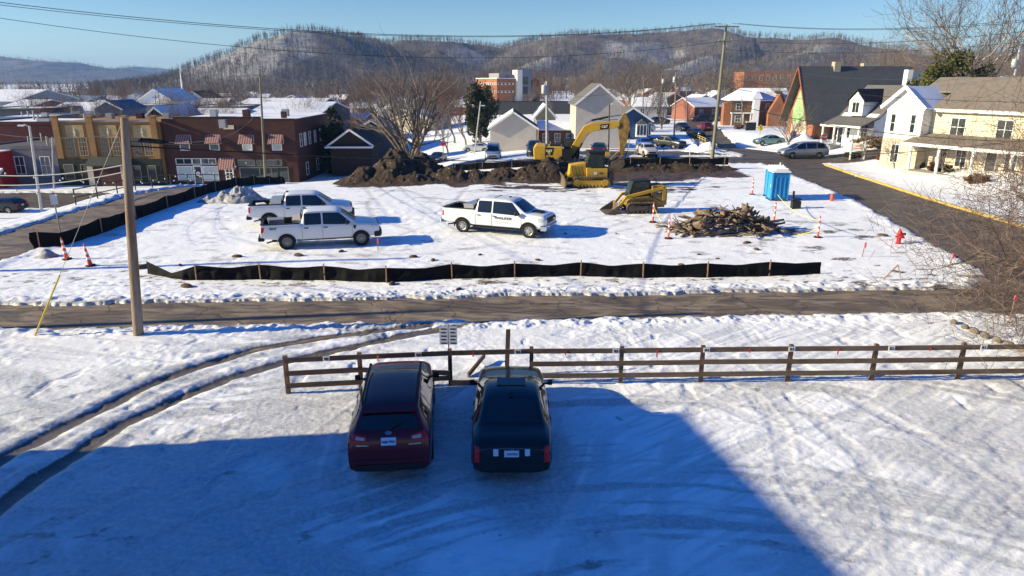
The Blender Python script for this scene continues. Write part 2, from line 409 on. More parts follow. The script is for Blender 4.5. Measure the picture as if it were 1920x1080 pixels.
    ice = np.maximum(ice, 0.4*np.exp(-((edge+0.2)/0.3)**2)); dirt = np.maximum(dirt, 0.45*np.exp(-((edge+0.05)/0.12)**2)*(YY < 45))
    z = base + np.maximum(snow, -0.10)*(1-inroad) - 0.16*inroad
    return z, ice, dirt, brown, soil
def snow_mat():
    m = bpy.data.materials.new('snow'); n, p = nodes_of(m)
    def attr(k):
        a = n.nodes.new('ShaderNodeAttribute'); a.attribute_name = k; return a.outputs['Fac']
    g = n.nodes.new('ShaderNodeTexCoord'); o = g.outputs['Object']
    f1 = nnoise(n, 1.1, 8, 0.65, o); f2 = nnoise(n, 9, 6, 0.7, o); f3 = nnoise(n, 45, 4, 0.7, o)
    c = nmix(n, nramp(n, f1, [(0.4, 0.0), (0.72, 0.5)]), (0.92, 0.925, 0.93), (0.80, 0.805, 0.81))
    ia = mathn(n, 'MULTIPLY', attr('ice'), nramp(n, f2, [(0.28, 0.45), (0.62, 1.3)]))
    c = nmix(n, mathn(n, 'MULTIPLY', ia, 0.9, True), c, (0.33, 0.335, 0.34))
    # grains of grit
    gr = nramp(n, f3, [(0.63, 0.0), (0.70, 1.0)])
    c = nmix(n, mathn(n, 'MULTIPLY', gr, 0.40), c, (0.20, 0.18, 0.16))
    br = mathn(n, 'MULTIPLY', attr('brown'), nramp(n, f2, [(0.38, 0.2), (0.55, 1.4)]), True)
    bc = nmix(n, f2, (0.055, 0.035, 0.02), (0.16, 0.11, 0.06))
    c = nmix(n, br, c, bc)
    so_ = nramp(n, mathn(n, 'MULTIPLY', attr('soil'), nramp(n, f1, [(0.30, 0.45), (0.55, 1.2)])), [(0.32, 0.0), (0.55, 1.0)])
    c = nmix(n, so_, c, nmix(n, f2, (0.04, 0.024, 0.014), (0.125, 0.078, 0.045)))
    di = nramp(n, mathn(n, 'MULTIPLY', attr('dirt'), nramp(n, f2, [(0.25, 0.6), (0.5, 1.15)])), [(0.28, 0.0), (0.62, 1.0)])
    c = nmix(n, di, c, nmix(n, f2, (0.07, 0.06, 0.05), (0.17, 0.15, 0.13)))
    n.links.new(c, p.inputs['Base Color'])
    rr = nmix(n, ia, (0.55, 0.55, 0.55), (0.32, 0.32, 0.32)); n.links.new(rr, p.inputs['Roughness'])
    p.inputs['Specular IOR Level'].default_value = 0.35
    b1 = nbump(n, nnoise(n, 5.0, 8, 0.68, o), 0.42, 0.06); b2 = nbump(n, nnoise(n, 30, 6, 0.7, o), 0.5, 0.012, b1)
    n.links.new(b2, p.inputs['Normal'])
    return m
SNOW = snow_mat()
def ground_sheet(yy, aa, k0, dz=0.0):
    YY, AA = np.meshgrid(yy, aa, indexing='ij'); XX = AA*(YY+k0) if k0 is not None else AA
    z, ice, dirt, brown, soil = surface(XX, YY)
    V = np.stack([XX, YY, z+dz], -1).reshape(-1, 3)
    o = npmesh('ground', V, gridfaces(len(yy), len(aa)), SNOW, True, {'ice': ice.ravel(), 'dirt': dirt.ravel(), 'brown': brown.ravel(), 'soil': soil.ravel()}); tag(o, kind='structure')
q_ = np.linspace(-1, 1, 1180)
ground_sheet(np.linspace(5.5, 28.55, 470), -2+np.sign(q_)*(np.abs(q_)*24+np.abs(q_)**3*26), None)
aa = np.linspace(-1, 1, 860); aa = np.sign(aa)*np.abs(aa)**1.12*0.98
ground_sheet(np.power(2600/28.5, np.linspace(0, 1, 1080))*28.5, aa, 30)
ground_sheet(np.linspace(-40, 5.6, 90), np.linspace(-60, 60, 240), None, -0.004)
def asphalt_mat(name, tone=(0.075, 0.068, 0.062), patch=0.6):
    m = bpy.data.materials.new(name); n, p = nodes_of(m); g = n.nodes.new('ShaderNodeTexCoord'); o = g.outputs['Object']
    f1 = nnoise(n, 0.35, 6, 0.6, o, stretch=(1, 2.2, 1), dist=0.6); f2 = nnoise(n, 30, 4, 0.7, o); f3 = nnoise(n, 2.5, 6, 0.65, o, stretch=(0.35, 1.6, 1))
    c = nmix(n, nramp(n, f1, [(0.45, 0.0), (0.52, patch)]), tone, tuple(t*1.75 for t in tone))
    c = nmix(n, nramp(n, f3, [(0.38, 0.75), (0.55, 0.0)]), c, tuple(t*0.42 for t in tone))
    c = nmix(n, 1.0, c, nramp(n, f2, [(0.3, 0.75), (0.7, 1.25)]), 'MULTIPLY')
    vo = n.nodes.new('ShaderNodeTexVoronoi'); vo.feature = 'DISTANCE_TO_EDGE'; vo.inputs['Scale'].default_value = 0.33
    mp = n.nodes.new('ShaderNodeVectorMath'); mp.operation = 'ADD'
    nz = n.nodes.new('ShaderNodeTexNoise'); nz.inputs['Scale'].default_value = 1.2; nz.inputs['Detail'].default_value = 5
    n.links.new(o, nz.inputs['Vector']); n.links.new(o, mp.inputs[0]); n.links.new(nz.outputs['Color'], mp.inputs[1]); n.links.new(mp.outputs[0], vo.inputs['Vector'])
    ck = nramp(n, vo.outputs['Distance'], [(0.0, 1.0), (0.012, 0.0)])
    c = nmix(n, mathn(n, 'MULTIPLY', ck, 0.75), c, (0.012, 0.011, 0.01))
    n.links.new(c, p.inputs['Base Color']); p.inputs['Specular IOR Level'].default_value = 0.25
    n.links.new(nramp(n, f3, [(0.35, 0.35), (0.6, 0.85)]), p.inputs['Roughness'])
    n.links.new(nbump(n, f2, 0.3, 0.01), p.inputs['Normal']); return m
ASP = asphalt_mat('worn_asphalt', (0.150, 0.116, 0.082), 0.85); ASP2 = asphalt_mat('street_asphalt', (0.094, 0.075, 0.056), 0.6)
def sheet(name, x0, x1, y0, y1, m, off, st=0.8):
    nx = int((x1-x0)/st)+2; ny = int((y1-y0)/st)+2
    X, Y = np.meshgrid(np.linspace(x0, x1, nx), np.linspace(y0, y1, ny), indexing='xy')
    Z = gz(X, Y)+off
    tag(npmesh(name, np.stack([X, Y, Z], -1).reshape(-1, 3), gridfaces(ny, nx), m), kind='structure')
sheet('alley', -45, 24.5, 20.5, 33, ASP, -0.030)
sheet('road', 18, 34, -12, 71.2, ASP2, -0.022)
sheet('road', 22, 80, 71.2, 262, ASP2, -0.022, 1.5)
sheet('street', -62, 44, 70.5, 80.6, ASP2, -0.034)
sheet('side_road', -31, -22.5, -12, 79, ASP, -0.040)
sheet('street', -120, -30, 75.5, 82.5, ASP2, -0.046)
sheet('parking_lot', -11, 27, 79.5, 92, ASP2, -0.052)
# low hidden apron so that no hole shows beside or behind the sheet
mb = MB()
mb.quad((-4000, -600, -12), (4000, -600, -12), (4000, 6000, -12), (-4000, 6000, -12))
tag(mb.build('terrain', SNOW), kind='structure')
# ------------------------------------------------------------------ hills
def atY(u, v, Y, dz=0.0):
    r = ray(u, v); k = Y/r.y; return (r.x*k, Y, CAM_H+r.z*k+dz)
def ridge(pts, w, X, Y, p=1.5):
    best = np.full(X.shape, 1e9); Z = np.zeros(X.shape)
    for a, b in zip(pts[:-1], pts[1:]):
        dx, dy = b[0]-a[0], b[1]-a[1]; l2 = dx*dx+dy*dy
        t = np.clip(((X-a[0])*dx+(Y-a[1])*dy)/l2, 0, 1); d = np.hypot(X-a[0]-t*dx, Y-a[1]-t*dy)
        k = d < best; best = np.where(k, d, best); Z = np.where(k, a[2]+t*(b[2]-a[2]), Z)
    return (Z+8)*np.exp(-(best/w)**p)
TH = -3.5
crestA = [atY(u, v, y, TH) for u, v, y in [(600, 66, 1150), (690, 72, 1150), (760, 66, 1130), (820, 69, 1130), (880, 76, 1150), (935, 82, 1180), (990, 76, 1150), (1040, 66, 1100), (1080, 58, 1080), (1125, 60, 1080),
          (1180, 59, 1100), (1240, 57, 1120), (1330, 50, 1100), (1375, 52, 1080), (1410, 60, 1080), (1470, 68, 1060), (1520, 70, 1040), (1565, 66, 1000), (1620, 76, 980), (1680, 86, 960), (1760, 98, 930), (1860, 104, 900), (1990, 100, 880), (2200, 96, 850)]]
crestL = [atY(u, v, y, TH) for u, v, y in [(255, 168, 820), (300, 146, 830), (340, 126, 840), (385, 107, 850), (430, 86, 860), (480, 63, 870), (525, 51, 880), (575, 46, 900), (625, 51, 930), (690, 72, 1100)]]
spurs = [([(575, 50, 900), (530, 90, 800), (500, 130, 700), (480, 165, 620)], 120), ([(640, 60, 980), (660, 100, 850), (690, 145, 740)], 110), ([(820, 74, 1130), (800, 110, 950), (790, 140, 800)], 120),
         ([(1080, 66, 1080), (1040, 95, 960), (985, 118, 850), (920, 145, 740)], 100), ([(1180, 66, 1100), (1140, 110, 930), (1120, 145, 800)], 110),
         ([(1400, 62, 1080), (1335, 97, 900), (1260, 122, 800), (1180, 150, 720)], 95), ([(1565, 72, 1000), (1530, 88, 900), (1450, 110, 800), (1400, 140, 700)], 105), ([(1760, 100, 930), (1700, 120, 800)], 120)]
th = np.linspace(-0.62, 0.78, 620); rr = np.linspace(470, 1500, 230)
RRm, THm = np.meshgrid(rr, th, indexing='ij'); HX = RRm*np.tan(THm); HY = RRm
def hills_z(X, Y):
    z = ridge(crestA, 165, X, Y); z = np.maximum(z, ridge(crestL, 135, X, Y))
    for pts, w in spurs:
        z = np.maximum(z, ridge([atY(u, v, y, TH) for u, v, y in pts], w, X, Y, 1.35))
    n = fbm(X/140.0, Y/140.0, 4, 0.55); n2 = np.abs(fbm(X/60.0+9, Y/60.0, 3)-0.5)
    z = z*(0.93+0.14*n) - z*0.28*n2
    return z - 8
HZ = hills_z(HX, HY)
gx = np.gradient(HZ, axis=1)/np.maximum(np.gradient(HX, axis=1), 1e-3)
SNP = [(545, 850, 60, 90), (470, 770, 85, 110), (400, 760, 60, 70), (1000, 900, 45, 80), (1200, 1000, 90, 55), (1290, 840, 60, 90), (1510, 930, 60, 45), (880, 1050, 40, 50)]
def snow_mask(X, Y):
    U = 960+1300*X/(Y*0.97); s = np.zeros_like(X)
    for u0, y0, a, b in SNP: s = np.maximum(s, np.exp(-((U-u0)/a)**2-((Y-y0)/b)**2))
    return smn(0.25, 0.75, s+0.55*(fbm(X/38, Y/38, 4, 0.6)-0.5))
sn = snow_mask(HX, HY)*smn(2, 20, HZ)
def hill_mat():
    m = bpy.data.materials.new('forest_floor'); n, p = nodes_of(m); g = n.nodes.new('ShaderNodeTexCoord'); o = g.outputs['Object']
    a = n.nodes.new('ShaderNodeAttribute'); a.attribute_name = 'sn'
    f = nnoise(n, 0.05, 8, 0.7, o); f2 = nnoise(n, 0.35, 5, 0.75, o)
    c = nmix(n, f, (0.085, 0.066, 0.055), (0.15, 0.125, 0.11))
    s = nramp(n, mathn(n, 'ADD', mathn(n, 'MULTIPLY', a.outputs['Fac'], 0.40), mathn(n, 'MULTIPLY', f2, 0.75)), [(0.42, 0.0), (0.62, 1.0)])
    c = nmix(n, mathn(n, 'MULTIPLY', s, 0.28), c, (0.70, 0.71, 0.74)); n.links.new(c, p.inputs['Base Color']); p.inputs['Roughness'].default_value = 0.95
    return m
HM = hill_mat()
tag(npmesh('hills', np.stack([HX, HY, HZ], -1).reshape(-1, 3), gridfaces(len(rr), len(th)), HM, True, {'sn': sn.ravel()}), kind='structure')
FARP = []
def far_hill(name, pts, Y, w, seed):
    cr = [atY(u, v, Y, -8) for u, v in pts]
    X, YY_ = np.meshgrid(np.linspace(cr[0][0], cr[-1][0], 300), np.linspace(Y-900, Y+500, 60), indexing='xy')
    zz = ridge(cr, w, X, YY_, 1.4)*(0.92+0.2*fbm(X/200+seed, YY_/200, 4)) - 9
    zz = zz + 9*(fbm(X/45, YY_/45, 3)-0.5)*smn(-6, 20, zz); s_ = smn(0.5, 0.8, fbm(X/60+seed, YY_/60, 4))*0.35; FARP.append(np.stack([X, YY_, zz], -1).reshape(-1, 3))
    tag(npmesh(name, np.stack([X, YY_, zz], -1).reshape(-1, 3), gridfaces(60, 300), HM, True, {'sn': s_.ravel()}), kind='structure')
far_hill('hills', [(-500, 96), (-300, 108), (-150, 98), (0, 104), (50, 108), (110, 111), (140, 112), (170, 120), (205, 128), (260, 136), (330, 150), (420, 165)], 3000, 620, 3)
far_hill('hills', [(100, 150), (190, 138), (235, 126), (262, 122), (290, 125), (330, 131), (420, 140), (560, 150)], 4300, 800, 8)
# ------------------------------------------------------------------ forest that reads as one mass
BARK = mat('winter_bark', (0.135, 0.105, 0.088), 0.9, col2=(0.075, 0.058, 0.05), scale=0.08)
BARK2 = mat('pale_winter_bark', (0.22, 0.195, 0.18), 0.9, col2=(0.16, 0.135, 0.12), scale=0.2)
REDTW = mat('reddish_twigs', (0.15, 0.085, 0.065), 0.9, col2=(0.09, 0.055, 0.045), scale=0.2)
TWIG = mat('twigs', (0.17, 0.135, 0.115), 0.9, col2=(0.10, 0.08, 0.07), scale=0.3)
def spike_tree(k, seed, h=1.0):
    r = np.random.default_rng(seed); V = []; F = []
    def tri(p, q, w):
        d = q-p; s = np.cross(d, r.normal(size=3)); s = s/np.linalg.norm(s)*w/2; i = len(V)
        V.extend([p-s, p+s, q]); F.append((i, i+1, i+2))
    tri(np.array([0, 0, -0.05]), np.array([0.01, 0, 0.96]), 0.028); tri(np.array([0, 0, -0.05]), np.array([-0.01, 0.01, 0.9]), 0.028)
    for i in range(k):
        z0 = 0.28+0.6*r.random(); a = r.random()*6.283; out = (0.10+0.20*r.random())*(1.25-z0*0.7)
        p = np.array([0, 0, z0]); q = p+np.array([math.cos(a)*out, math.sin(a)*out, 0.10+0.22*r.random()])
        tri(p, q, 0.020+0.014*r.random())
    return np.array(V), np.array(F)
def forest(name, P, H, mats, label, nproto=6, k=13):
    protos = [spike_tree(k, 100+i) for i in range(nproto)]; VV = []; FF = []; MI = []; off = 0
    idx = rng.integers(0, nproto, len(P)); ang = rng.random(len(P))*6.283
    for j in range(nproto):
        pv, pf = protos[j]; s = idx == j; n = s.sum()
        if not n: continue
        c, q = np.cos(ang[s]), np.sin(ang[s]); h = H[s]
        x = (pv[None, :, 0]*c[:, None]-pv[None, :, 1]*q[:, None])*h[:, None]+P[s, 0:1]
        y = (pv[None, :, 0]*q[:, None]+pv[None, :, 1]*c[:, None])*h[:, None]+P[s, 1:2]
        z = pv[None, :, 2]*h[:, None]+P[s, 2:3]
        VV.append(np.stack([x, y, z], -1).reshape(-1, 3)); f = pf[None]+(np.arange(n)*len(pv))[:, None, None]+off; FF.append(f.reshape(-1, 3))
        MI.append(np.repeat(rng.integers(0, len(mats), n), len(pf))); off += n*len(pv)
    o = npmesh(name, np.concatenate(VV), np.concatenate(FF), mats, False, midx=np.concatenate(MI))
    return tag(o, label, 'forest', kind='stuff')
N = 38000
t_ = rng.random(N)*1.40-0.62; r_ = 500+rng.random(N)**0.8*720
PX = r_*np.tan(t_); PY = r_; PZ = hills_z(PX, PY)
sns = snow_mask(PX, PY)
keep = (PZ > -3.0) & (rng.random(N) > 0.12*sns)
P = np.stack([PX, PY, PZ], -1)[keep]
forest('forest', P, 6+5.5*rng.random(len(P)), [BARK, BARK, BARK2, TWIG], 'grey brown leafless woods covering the hills behind the town')
N = 9000
t_ = rng.random(N)*1.52-0.74; r_ = 330+rng.random(N)**1.3*np.where(t_ < -0.22, 2100, 300)
PX = r_*np.tan(t_); PY = r_; cl = fbm(PX/60+3, PY/60, 3); keep = (cl > 0.46) & (hills_z(PX, PY) < 6)
P = np.stack([PX, PY, np.full(N, -4.4)+3.0*smn(-100, 60, PX)], -1)[keep]
forest('woodland', P, 7+6*rng.random(len(P)), [BARK, BARK2, REDTW, TWIG], 'leafless brown woodland filling the valley floor beyond the town', k=18)
fp_ = np.concatenate(FARP); fp_ = fp_[fp_[:, 2] > 4]; fp_ = fp_[rng.integers(0, len(fp_), 9000)]+rng.normal(size=(9000, 3))*np.array([9, 6, 0])
forest('forest', fp_, 10+8*rng.random(9000), [BARK, TWIG], 'blue hazed leafless woods on the distant hills at the left', k=9)
# ------------------------------------------------------------------ single trees
def grow(seed, H, r0, first, levels, spread, upb, kids, limbs=None, lean=(0, 0), twl=0.5, twr=0.012, ang0=0.6, crook=0.16, multistem=0):
    rd = random.Random(seed); T = MB(); C = MB()
    def branch(p, d, l, r, lev):
        pts = [p]; rs = [r]; n = max(3, int(5-lev)); q = p.copy(); dd = d.copy()
        for i in range(n):
            dd = (dd + Vector((rd.gauss(0, crook), rd.gauss(0, crook), rd.gauss(0, crook)*0.6+upb*0.12))).normalized()
            q = q + dd*(l/n); pts.append(q.copy()); rs.append(r*(1-(i+1)/n*0.62))
        tgt = T if lev <= 1 else C
        tgt.path(pts, rs, 7 if lev == 0 else (5 if lev == 1 else 3))
        if lev >= levels:
            for k in range(3):
                a = rd.randrange(1, len(pts)); e = Vector((rd.gauss(0, 1), rd.gauss(0, 1), rd.gauss(0.35, 0.7))).normalized()
                v = (dd*0.8+e).normalized(); L2_ = l*twl*(0.6+0.6*rd.random()); C.path([pts[a], pts[a]+v*L2_*.5, pts[a]+v*L2_+Vector((rd.gauss(0, 1), rd.gauss(0, 1), rd.gauss(.3, 1)))*L2_*.16], [max(twr, r*0.35), twr*.8, twr*0.5], 3)
            return
        m = kids[min(lev, len(kids)-1)]
        for k in range(m):
            f = 0.30+0.70*(k+rd.random()*0.6)/m if lev else first+(1-first)*(k+rd.random()*0.5)/m
            i = min(int(f*(len(pts)-1)), len(pts)-2); w = f*(len(pts)-1)-i; w = min(max(w, 0), 1)
            s = pts[i].lerp(pts[i+1], w); az = rd.random()*6.283 if lev else k*2.399+rd.random()*0.6
            tl = ang0*(0.7+0.6*rd.random())*spread
            u = dd.orthogonal().normalized(); vv = dd.cross(u)
            dn = (dd*math.cos(tl)+(u*math.cos(az)+vv*math.sin(az))*math.sin(tl)).normalized()
            branch(s, dn, l*(0.52+0.24*rd.random())*(1.1 if lev == 0 else 1), rs[i]*0.58, lev+1)
    if multistem:
        b = Vector((0, 0, H*0.10)); T.path([Vector((0, 0, -0.3)), b*0.6, b], [r0*1.25, r0, r0*0.85], 10)
        for k in range(multistem):
            a = k*2.399+rd.random()*0.5; tl = (0.12+0.85*((k+0.5)/multistem)**0.8)*spread
            branch(b+Vector((math.cos(a)*r0*0.4, math.sin(a)*r0*0.4, -0.05)), Vector((math.cos(a)*math.sin(tl), math.sin(a)*math.sin(tl), math.cos(tl))), H*(0.50+0.16*rd.random()), r0*0.42, 1)
    else:
        branch(Vector((0, 0, -0.3)), Vector((lean[0], lean[1], 1)).normalized(), H*0.72, r0, 0)
    return T, C
def make_tree(name, label, seed, bark, twig, group=None, loc=(0, 0, 0), **k):
    T, C = grow(seed, **k)
    o = thing(name, loc, 0, label, 'tree', group); T.build('trunk', bark, o, smooth='all', fix=False); C.build('crown', twig, o, fix=False); return o
BK_G = mat('grey_bark', (0.22, 0.185, 0.16), 0.9, col2=(0.12, 0.10, 0.085), scale=1.5, stretch=(3, 3, 0.6), bump=0.4)
BK_P = mat('pale_bark', (0.42, 0.38, 0.34), 0.9, col2=(0.24, 0.21, 0.19), scale=0.8)
protos = [make_tree('bare_tree', 'x', 3, BK_G, TWIG, H=13, r0=0.26, first=0.25, levels=3, spread=1.0, upb=0.7, kids=[9, 6, 5], twr=0.016, twl=0.7),
          make_tree('bare_tree', 'x', 5, BK_G, REDTW, H=13, r0=0.22, first=0.20, levels=3, spread=0.75, upb=1.1, kids=[11, 6, 4], twr=0.016, twl=0.8),
          make_tree('bare_tree', 'x', 9, BK_P, TWIG, H=13, r0=0.30, first=0.35, levels=3, spread=1.15, upb=0.5, kids=[8, 6, 5], twr=0.016, twl=0.7, crook=0.24),
          make_tree('bare_tree', 'x', 12, BK_G, TWIG, H=13, r0=0.30, first=0.1, levels=3, spread=0.8, upb=0.8, kids=[8, 5, 5], twr=0.016, twl=0.7, multistem=8)]
used_p = [False]*4
PH = [float(np.percentile([v.co.z for v in ch.data.vertices], 97)) for o in protos for ch in o.children if ch.name.startswith('crown')]
def place_tree(i, u, vtop, t, label, group='bare trees between the houses', vb=None, hs_=1.0):
    top = D(u, vtop, t); zb = g1(top.x, top.y) if top.y < 450 else 0; h = top.z-zb
    s = h/PH[i]; p = (top.x, top.y, zb-0.1)
    o = protos[i] if not used_p[i] else copy_tree(protos[i]); used_p[i] = True
    o.location = p; o.rotation_euler = (0, 0, (u*1.7) % 6.28); o.scale = (s*hs_, s*hs_, s); o['label'] = label; o['group'] = group; return o
SG = 'small bare trees among the snowy roofs of the far town'
for i, u, v, t, l in [
    (0, 1082, 112, 132, 'rounded brown bare tree rising behind the tall beige gable house'),
    (1, 1045, 128, 150, 'narrow reddish bare tree left of the tree behind the beige house'),
    (2, 1186, 104, 135, 'tall pale snag of a bare tree over the blue house'),
    (1, 652, 140, 150, 'bare tree behind the dark evergreen beside the brick store'),
    (2, 690, 136, 170, 'pale bare tree left of the large many-stemmed tree'),
    (2, 722, 134, 185, 'pale forked bare tree just behind the many-stemmed tree'),
    (0, 812, 140, 150, 'bare tree behind the right side of the many-stemmed tree'),
    (1, 850, 128, 125, 'reddish upright bare tree near the roadside sign post'),
    (1, 872, 140, 118, 'reddish bare tree left of the cedar by the brick offices'),
    (1, 838, 165, 108, 'smaller reddish bare tree beside the snowy ramp road'),
    (0, 925, 160, 330, 'bare tree below the brick office block'),
    (1, 1120, 142, 170, 'bare tree between the tall beige house and the leaning snag'),
    (0, 1150, 150, 190, 'grey bare tree behind the ridge of the tall beige house'),
    (0, 1215, 150, 170, 'grey bare tree behind the blue house roof'),
    (3, 1245, 160, 140, 'spreading bare tree right of the blue house'),
    (2, 1330, 125, 210, 'pale sycamore left of the tall wooden utility pole'),
    (2, 1372, 120, 200, 'pale bare tree right of the tall wooden utility pole'),
    (2, 1462, 128, 150, 'pale bare tree behind the snowy roof of the brick apartments'),
    (1, 1425, 140, 170, 'bare tree behind the brick apartments in front of the long brick block'),
    (3, 1690, 68, 128, 'twiggy bare tree behind the grey roof and its white chimney'),
    (0, 1660, 100, 110, 'dark low bare tree behind the house with the dormer'),
    (0, 1788, 12, 120, 'tall dark bare tree against the sky above the yellow green evergreen'),
    (2, 1900, -60, 80, 'large spreading bare oak at the top right corner'),
    (0, 1850, 60, 105, 'bare tree left of the corner oak'),
    (1, 1610, 105, 160, 'bare tree behind the dark ribbed roof of the church'),
    (1, 1745, 92, 150, 'bare tree between the white chimney and the tall dark tree')]:
    place_tree(i, u, v, t, l)
random.seed(5)
bank = [(random.uniform(330, 1010), random.uniform(150, 178), random.uniform(190, 420)) for _ in range(46)] + [(random.uniform(-20, 480), random.uniform(148, 172), random.uniform(260, 480)) for _ in range(44)] + [(random.uniform(1010, 1640), random.uniform(122, 160), random.uniform(180, 400)) for _ in range(40)] + [(random.uniform(1640, 1900), random.uniform(84, 110), random.uniform(140, 260)) for _ in range(10)]
KN = ['round grey', 'narrow reddish', 'pale crooked', 'many-stemmed']
def region(u):
    for a, l in ((250, 'at the far left below the blue hills'), (480, 'around the church steeple'), (660, 'behind the red brick store'), (860, 'behind the many-stemmed tree'), (1030, 'around the brick offices'), (1200, 'behind the beige houses'), (1340, 'behind the blue cottage'), (1480, 'behind the brick apartments'), (1660, 'behind the church roof')):
        if u < a: return l
    return 'behind the townhouse roof'
for u, v, t in bank:
    k = random.choice([0, 0, 1, 2, 3]); dn = 'nearer' if t < 300 else 'far-off'; l = '%s %s leafless tree %s' % (dn, KN[k], region(u))
    place_tree(k, u, v, t, l, '%s %s leafless trees %s' % (dn, KN[k], region(u)))
for k in range(26):
    u = 20+k*24+random.uniform(-10, 10); t = random.uniform(100, 185); i = random.choice([0, 1, 3]); l = '%s leafless tree among the snowy roofs %s' % (KN[i], region(u)); place_tree(i, u, random.uniform(168, 190), t, l, l.replace('tree', 'trees'))
# the big pruned tree behind the earth mound
bt = D(768, 292, 83); bt.z = g1(bt.x, bt.y)
make_tree('bare_tree', 'large many-stemmed bare tree with thick pruned limbs rising behind the earth mound', 21, mat('dark_grey_bark', (0.15, 0.12, 0.10), 0.9, col2=(0.07, 0.055, 0.045), scale=1.5), mat('dark_twigs', (0.14, 0.115, 0.10), 0.9), loc=(bt.x, bt.y, bt.z), H=12.6, r0=0.60, first=0.1, levels=3, spread=1.0, upb=0.7, kids=[8, 6, 3], twr=0.014, twl=0.45, multistem=12, crook=0.10)
sg = G(1182, 250)
# near tree at the right edge, overhanging the junction
make_tree('bare_tree', 'bare budding tree with fine red brown twigs hanging over the right edge of the alley', 33, mat('budding_bark', (0.13, 0.095, 0.08), 0.9), mat('budding_twigs', (0.125, 0.088, 0.075), 0.85), loc=(20.4, 22.6, 0),
          H=8.6, r0=0.15, first=0.08, levels=4, spread=1.35, upb=0.10, kids=[12, 8, 6, 4], twr=0.0075, twl=0.6, crook=0.24, ang0=0.75)
make_tree('bare_tree', 'second bare budding tree further along the right edge, before the cream townhouse', 35, MC['budding_bark'], MC['budding_twigs'], loc=(27.0, 30.5, 0), H=7.6, r0=0.13, first=0.08, levels=3, spread=1.3, upb=0.12, kids=[13, 8, 7], twr=0.009, twl=0.85, crook=0.20, ang0=0.75)
# small street trees
def small_tree(u, v, h, label, seed, bark=None, tw=None, **k):
    p = G(u, v); kk = dict(H=h, r0=h*0.022, first=0.25, levels=2, spread=0.9, upb=0.6, kids=[8, 6], twr=0.010, twl=0.8); kk.update(k)
    return make_tree('young_tree', label, seed, bark or BK_G, tw or TWIG, loc=p, **kk)
small_tree(1478, 272, 5.2, 'wide bare ornamental tree on the snowy corner before the green panelled church', 41, multistem=9, levels=3, kids=[5, 5, 4], spread=1.1, r0=0.16)
small_tree(1540, 296, 2.6, 'scrubby leafless sapling at the rear of the silver minivan', 42, spread=0.8)
small_tree(1614, 300, 3.0, 'thin sapling beside the white yard sign on the snowy lawn', 43)
small_tree(1678, 318, 2.8, 'slender sapling in the lawn before the rounded brown shrub', 44)
small_tree(1767, 330, 3.0, 'slender sapling in front of the porch posts', 45)
small_tree(1002, 268, 3.4, 'bare shrub tree beside the small beige gable house', 46, spread=1.1)
small_tree(935, 262, 3.8, 'forked bare tree at the left wall of the beige gable house', 47)
# evergreens
def leaf_mass(n, rx, ry, rz, size, seed, shape='round', clumps=26):
    r = np.random.default_rng(seed); V = []; F = []
    cc = []
    for i in range(clumps):
        while True:
            q = r.uniform(-1, 1, 3)
            if shape == 'cone': q[2] = r.uniform(-1, 1); lim = max(0.12, (1-q[2])/2*1.05)
            else: lim = math.sqrt(max(0, 1-q[2]**2))
            if math.hypot(q[0], q[1]) <= lim: break
        cc.append((q, r.uniform(0.16, 0.34)))
    pts = []
    for i in range(n):
        c, rad = cc[r.integers(clumps)]; d = r.normal(size=3); d /= np.linalg.norm(d); d[2] = d[2]*0.8+0.15
        p = c + d*rad*r.uniform(0.55, 1.05); pts.append(p)
    P = np.array(pts)*np.array([rx, ry, rz]); P[:, 2] += rz
    a = r.normal(size=(n, 3)); a /= np.linalg.norm(a, axis=1)[:, None]; b = np.cross(a, r.normal(size=(n, 3))); b /= np.linalg.norm(b, axis=1)[:, None]
    s = size*r.uniform(0.6, 1.3, n)[:, None]
    V = np.stack([P-a*s, P+a*s*0.4+b*s*0.7, P+a*s, P-b*s*0.5], 1).reshape(-1, 3); F = np.arange(n*4).reshape(-1, 4); return V, F
def evergreen(name, label, loc, rx, ry, rz, m, n, size, seed, shape='round', zoff=0.3, cat='tree', group=None, clumps=34):
    o = thing(name, loc, 0, label, cat, group); V, F = leaf_mass(n, rx, ry, rz, size, seed, shape, clumps); V[:, 2] += zoff
    npmesh('crown', V, F, m, False, parent=o); t = MB(); t.path([(0, 0, -0.2), (0.05, 0, rz*0.8), (0, 0, rz*1.5)], [max(0.03, rz*0.05), rz*0.035, 0.01], 7); t.build('trunk', BK_G, o); return o
EVG = mat('dark_evergreen', (0.030, 0.042, 0.022), 0.8, col2=(0.055, 0.068, 0.035), scale=0.9)
EVY = mat('yellow_evergreen', (0.110, 0.105, 0.020), 0.8, col2=(0.040, 0.052, 0.016), scale=0.7)
SHR = mat('rust_shrub_leaves', (0.16, 0.065, 0.03), 0.85, col2=(0.09, 0.045, 0.03), scale=3)
SHG = mat('olive_shrub_leaves', (0.075, 0.085, 0.03), 0.85, col2=(0.04, 0.05, 0.02), scale=3)
def base_at(u, v): p = G(u, v); return (p.x, p.y, p.z)
p = D(627, 250, 97); p = (p.x, p.y, g1(p.x, p.y)); evergreen('evergreen_tree', 'tall dark evergreen beside the right end of the brick store', p, 2.7, 2.7, 5.3, EVG, 9000, 0.26, 1, 'cone')
p = D(663, 250, 97); p = (p.x, p.y-3, g1(p.x, p.y)); evergreen('evergreen_tree', 'lower dark evergreen right of the tall one by the brick store', (p[0], p[1]+3, p[2]), 1.9, 1.9, 2.6, EVG, 3500, 0.24, 2, 'round')
p = D(900, 240, 122); evergreen('evergreen_tree', 'dark cedar in front of the brick office block', (p.x, p.y, g1(p.x, p.y)), 2.9, 2.9, 5.0, EVG, 7000, 0.26, 3, 'round', clumps=60)
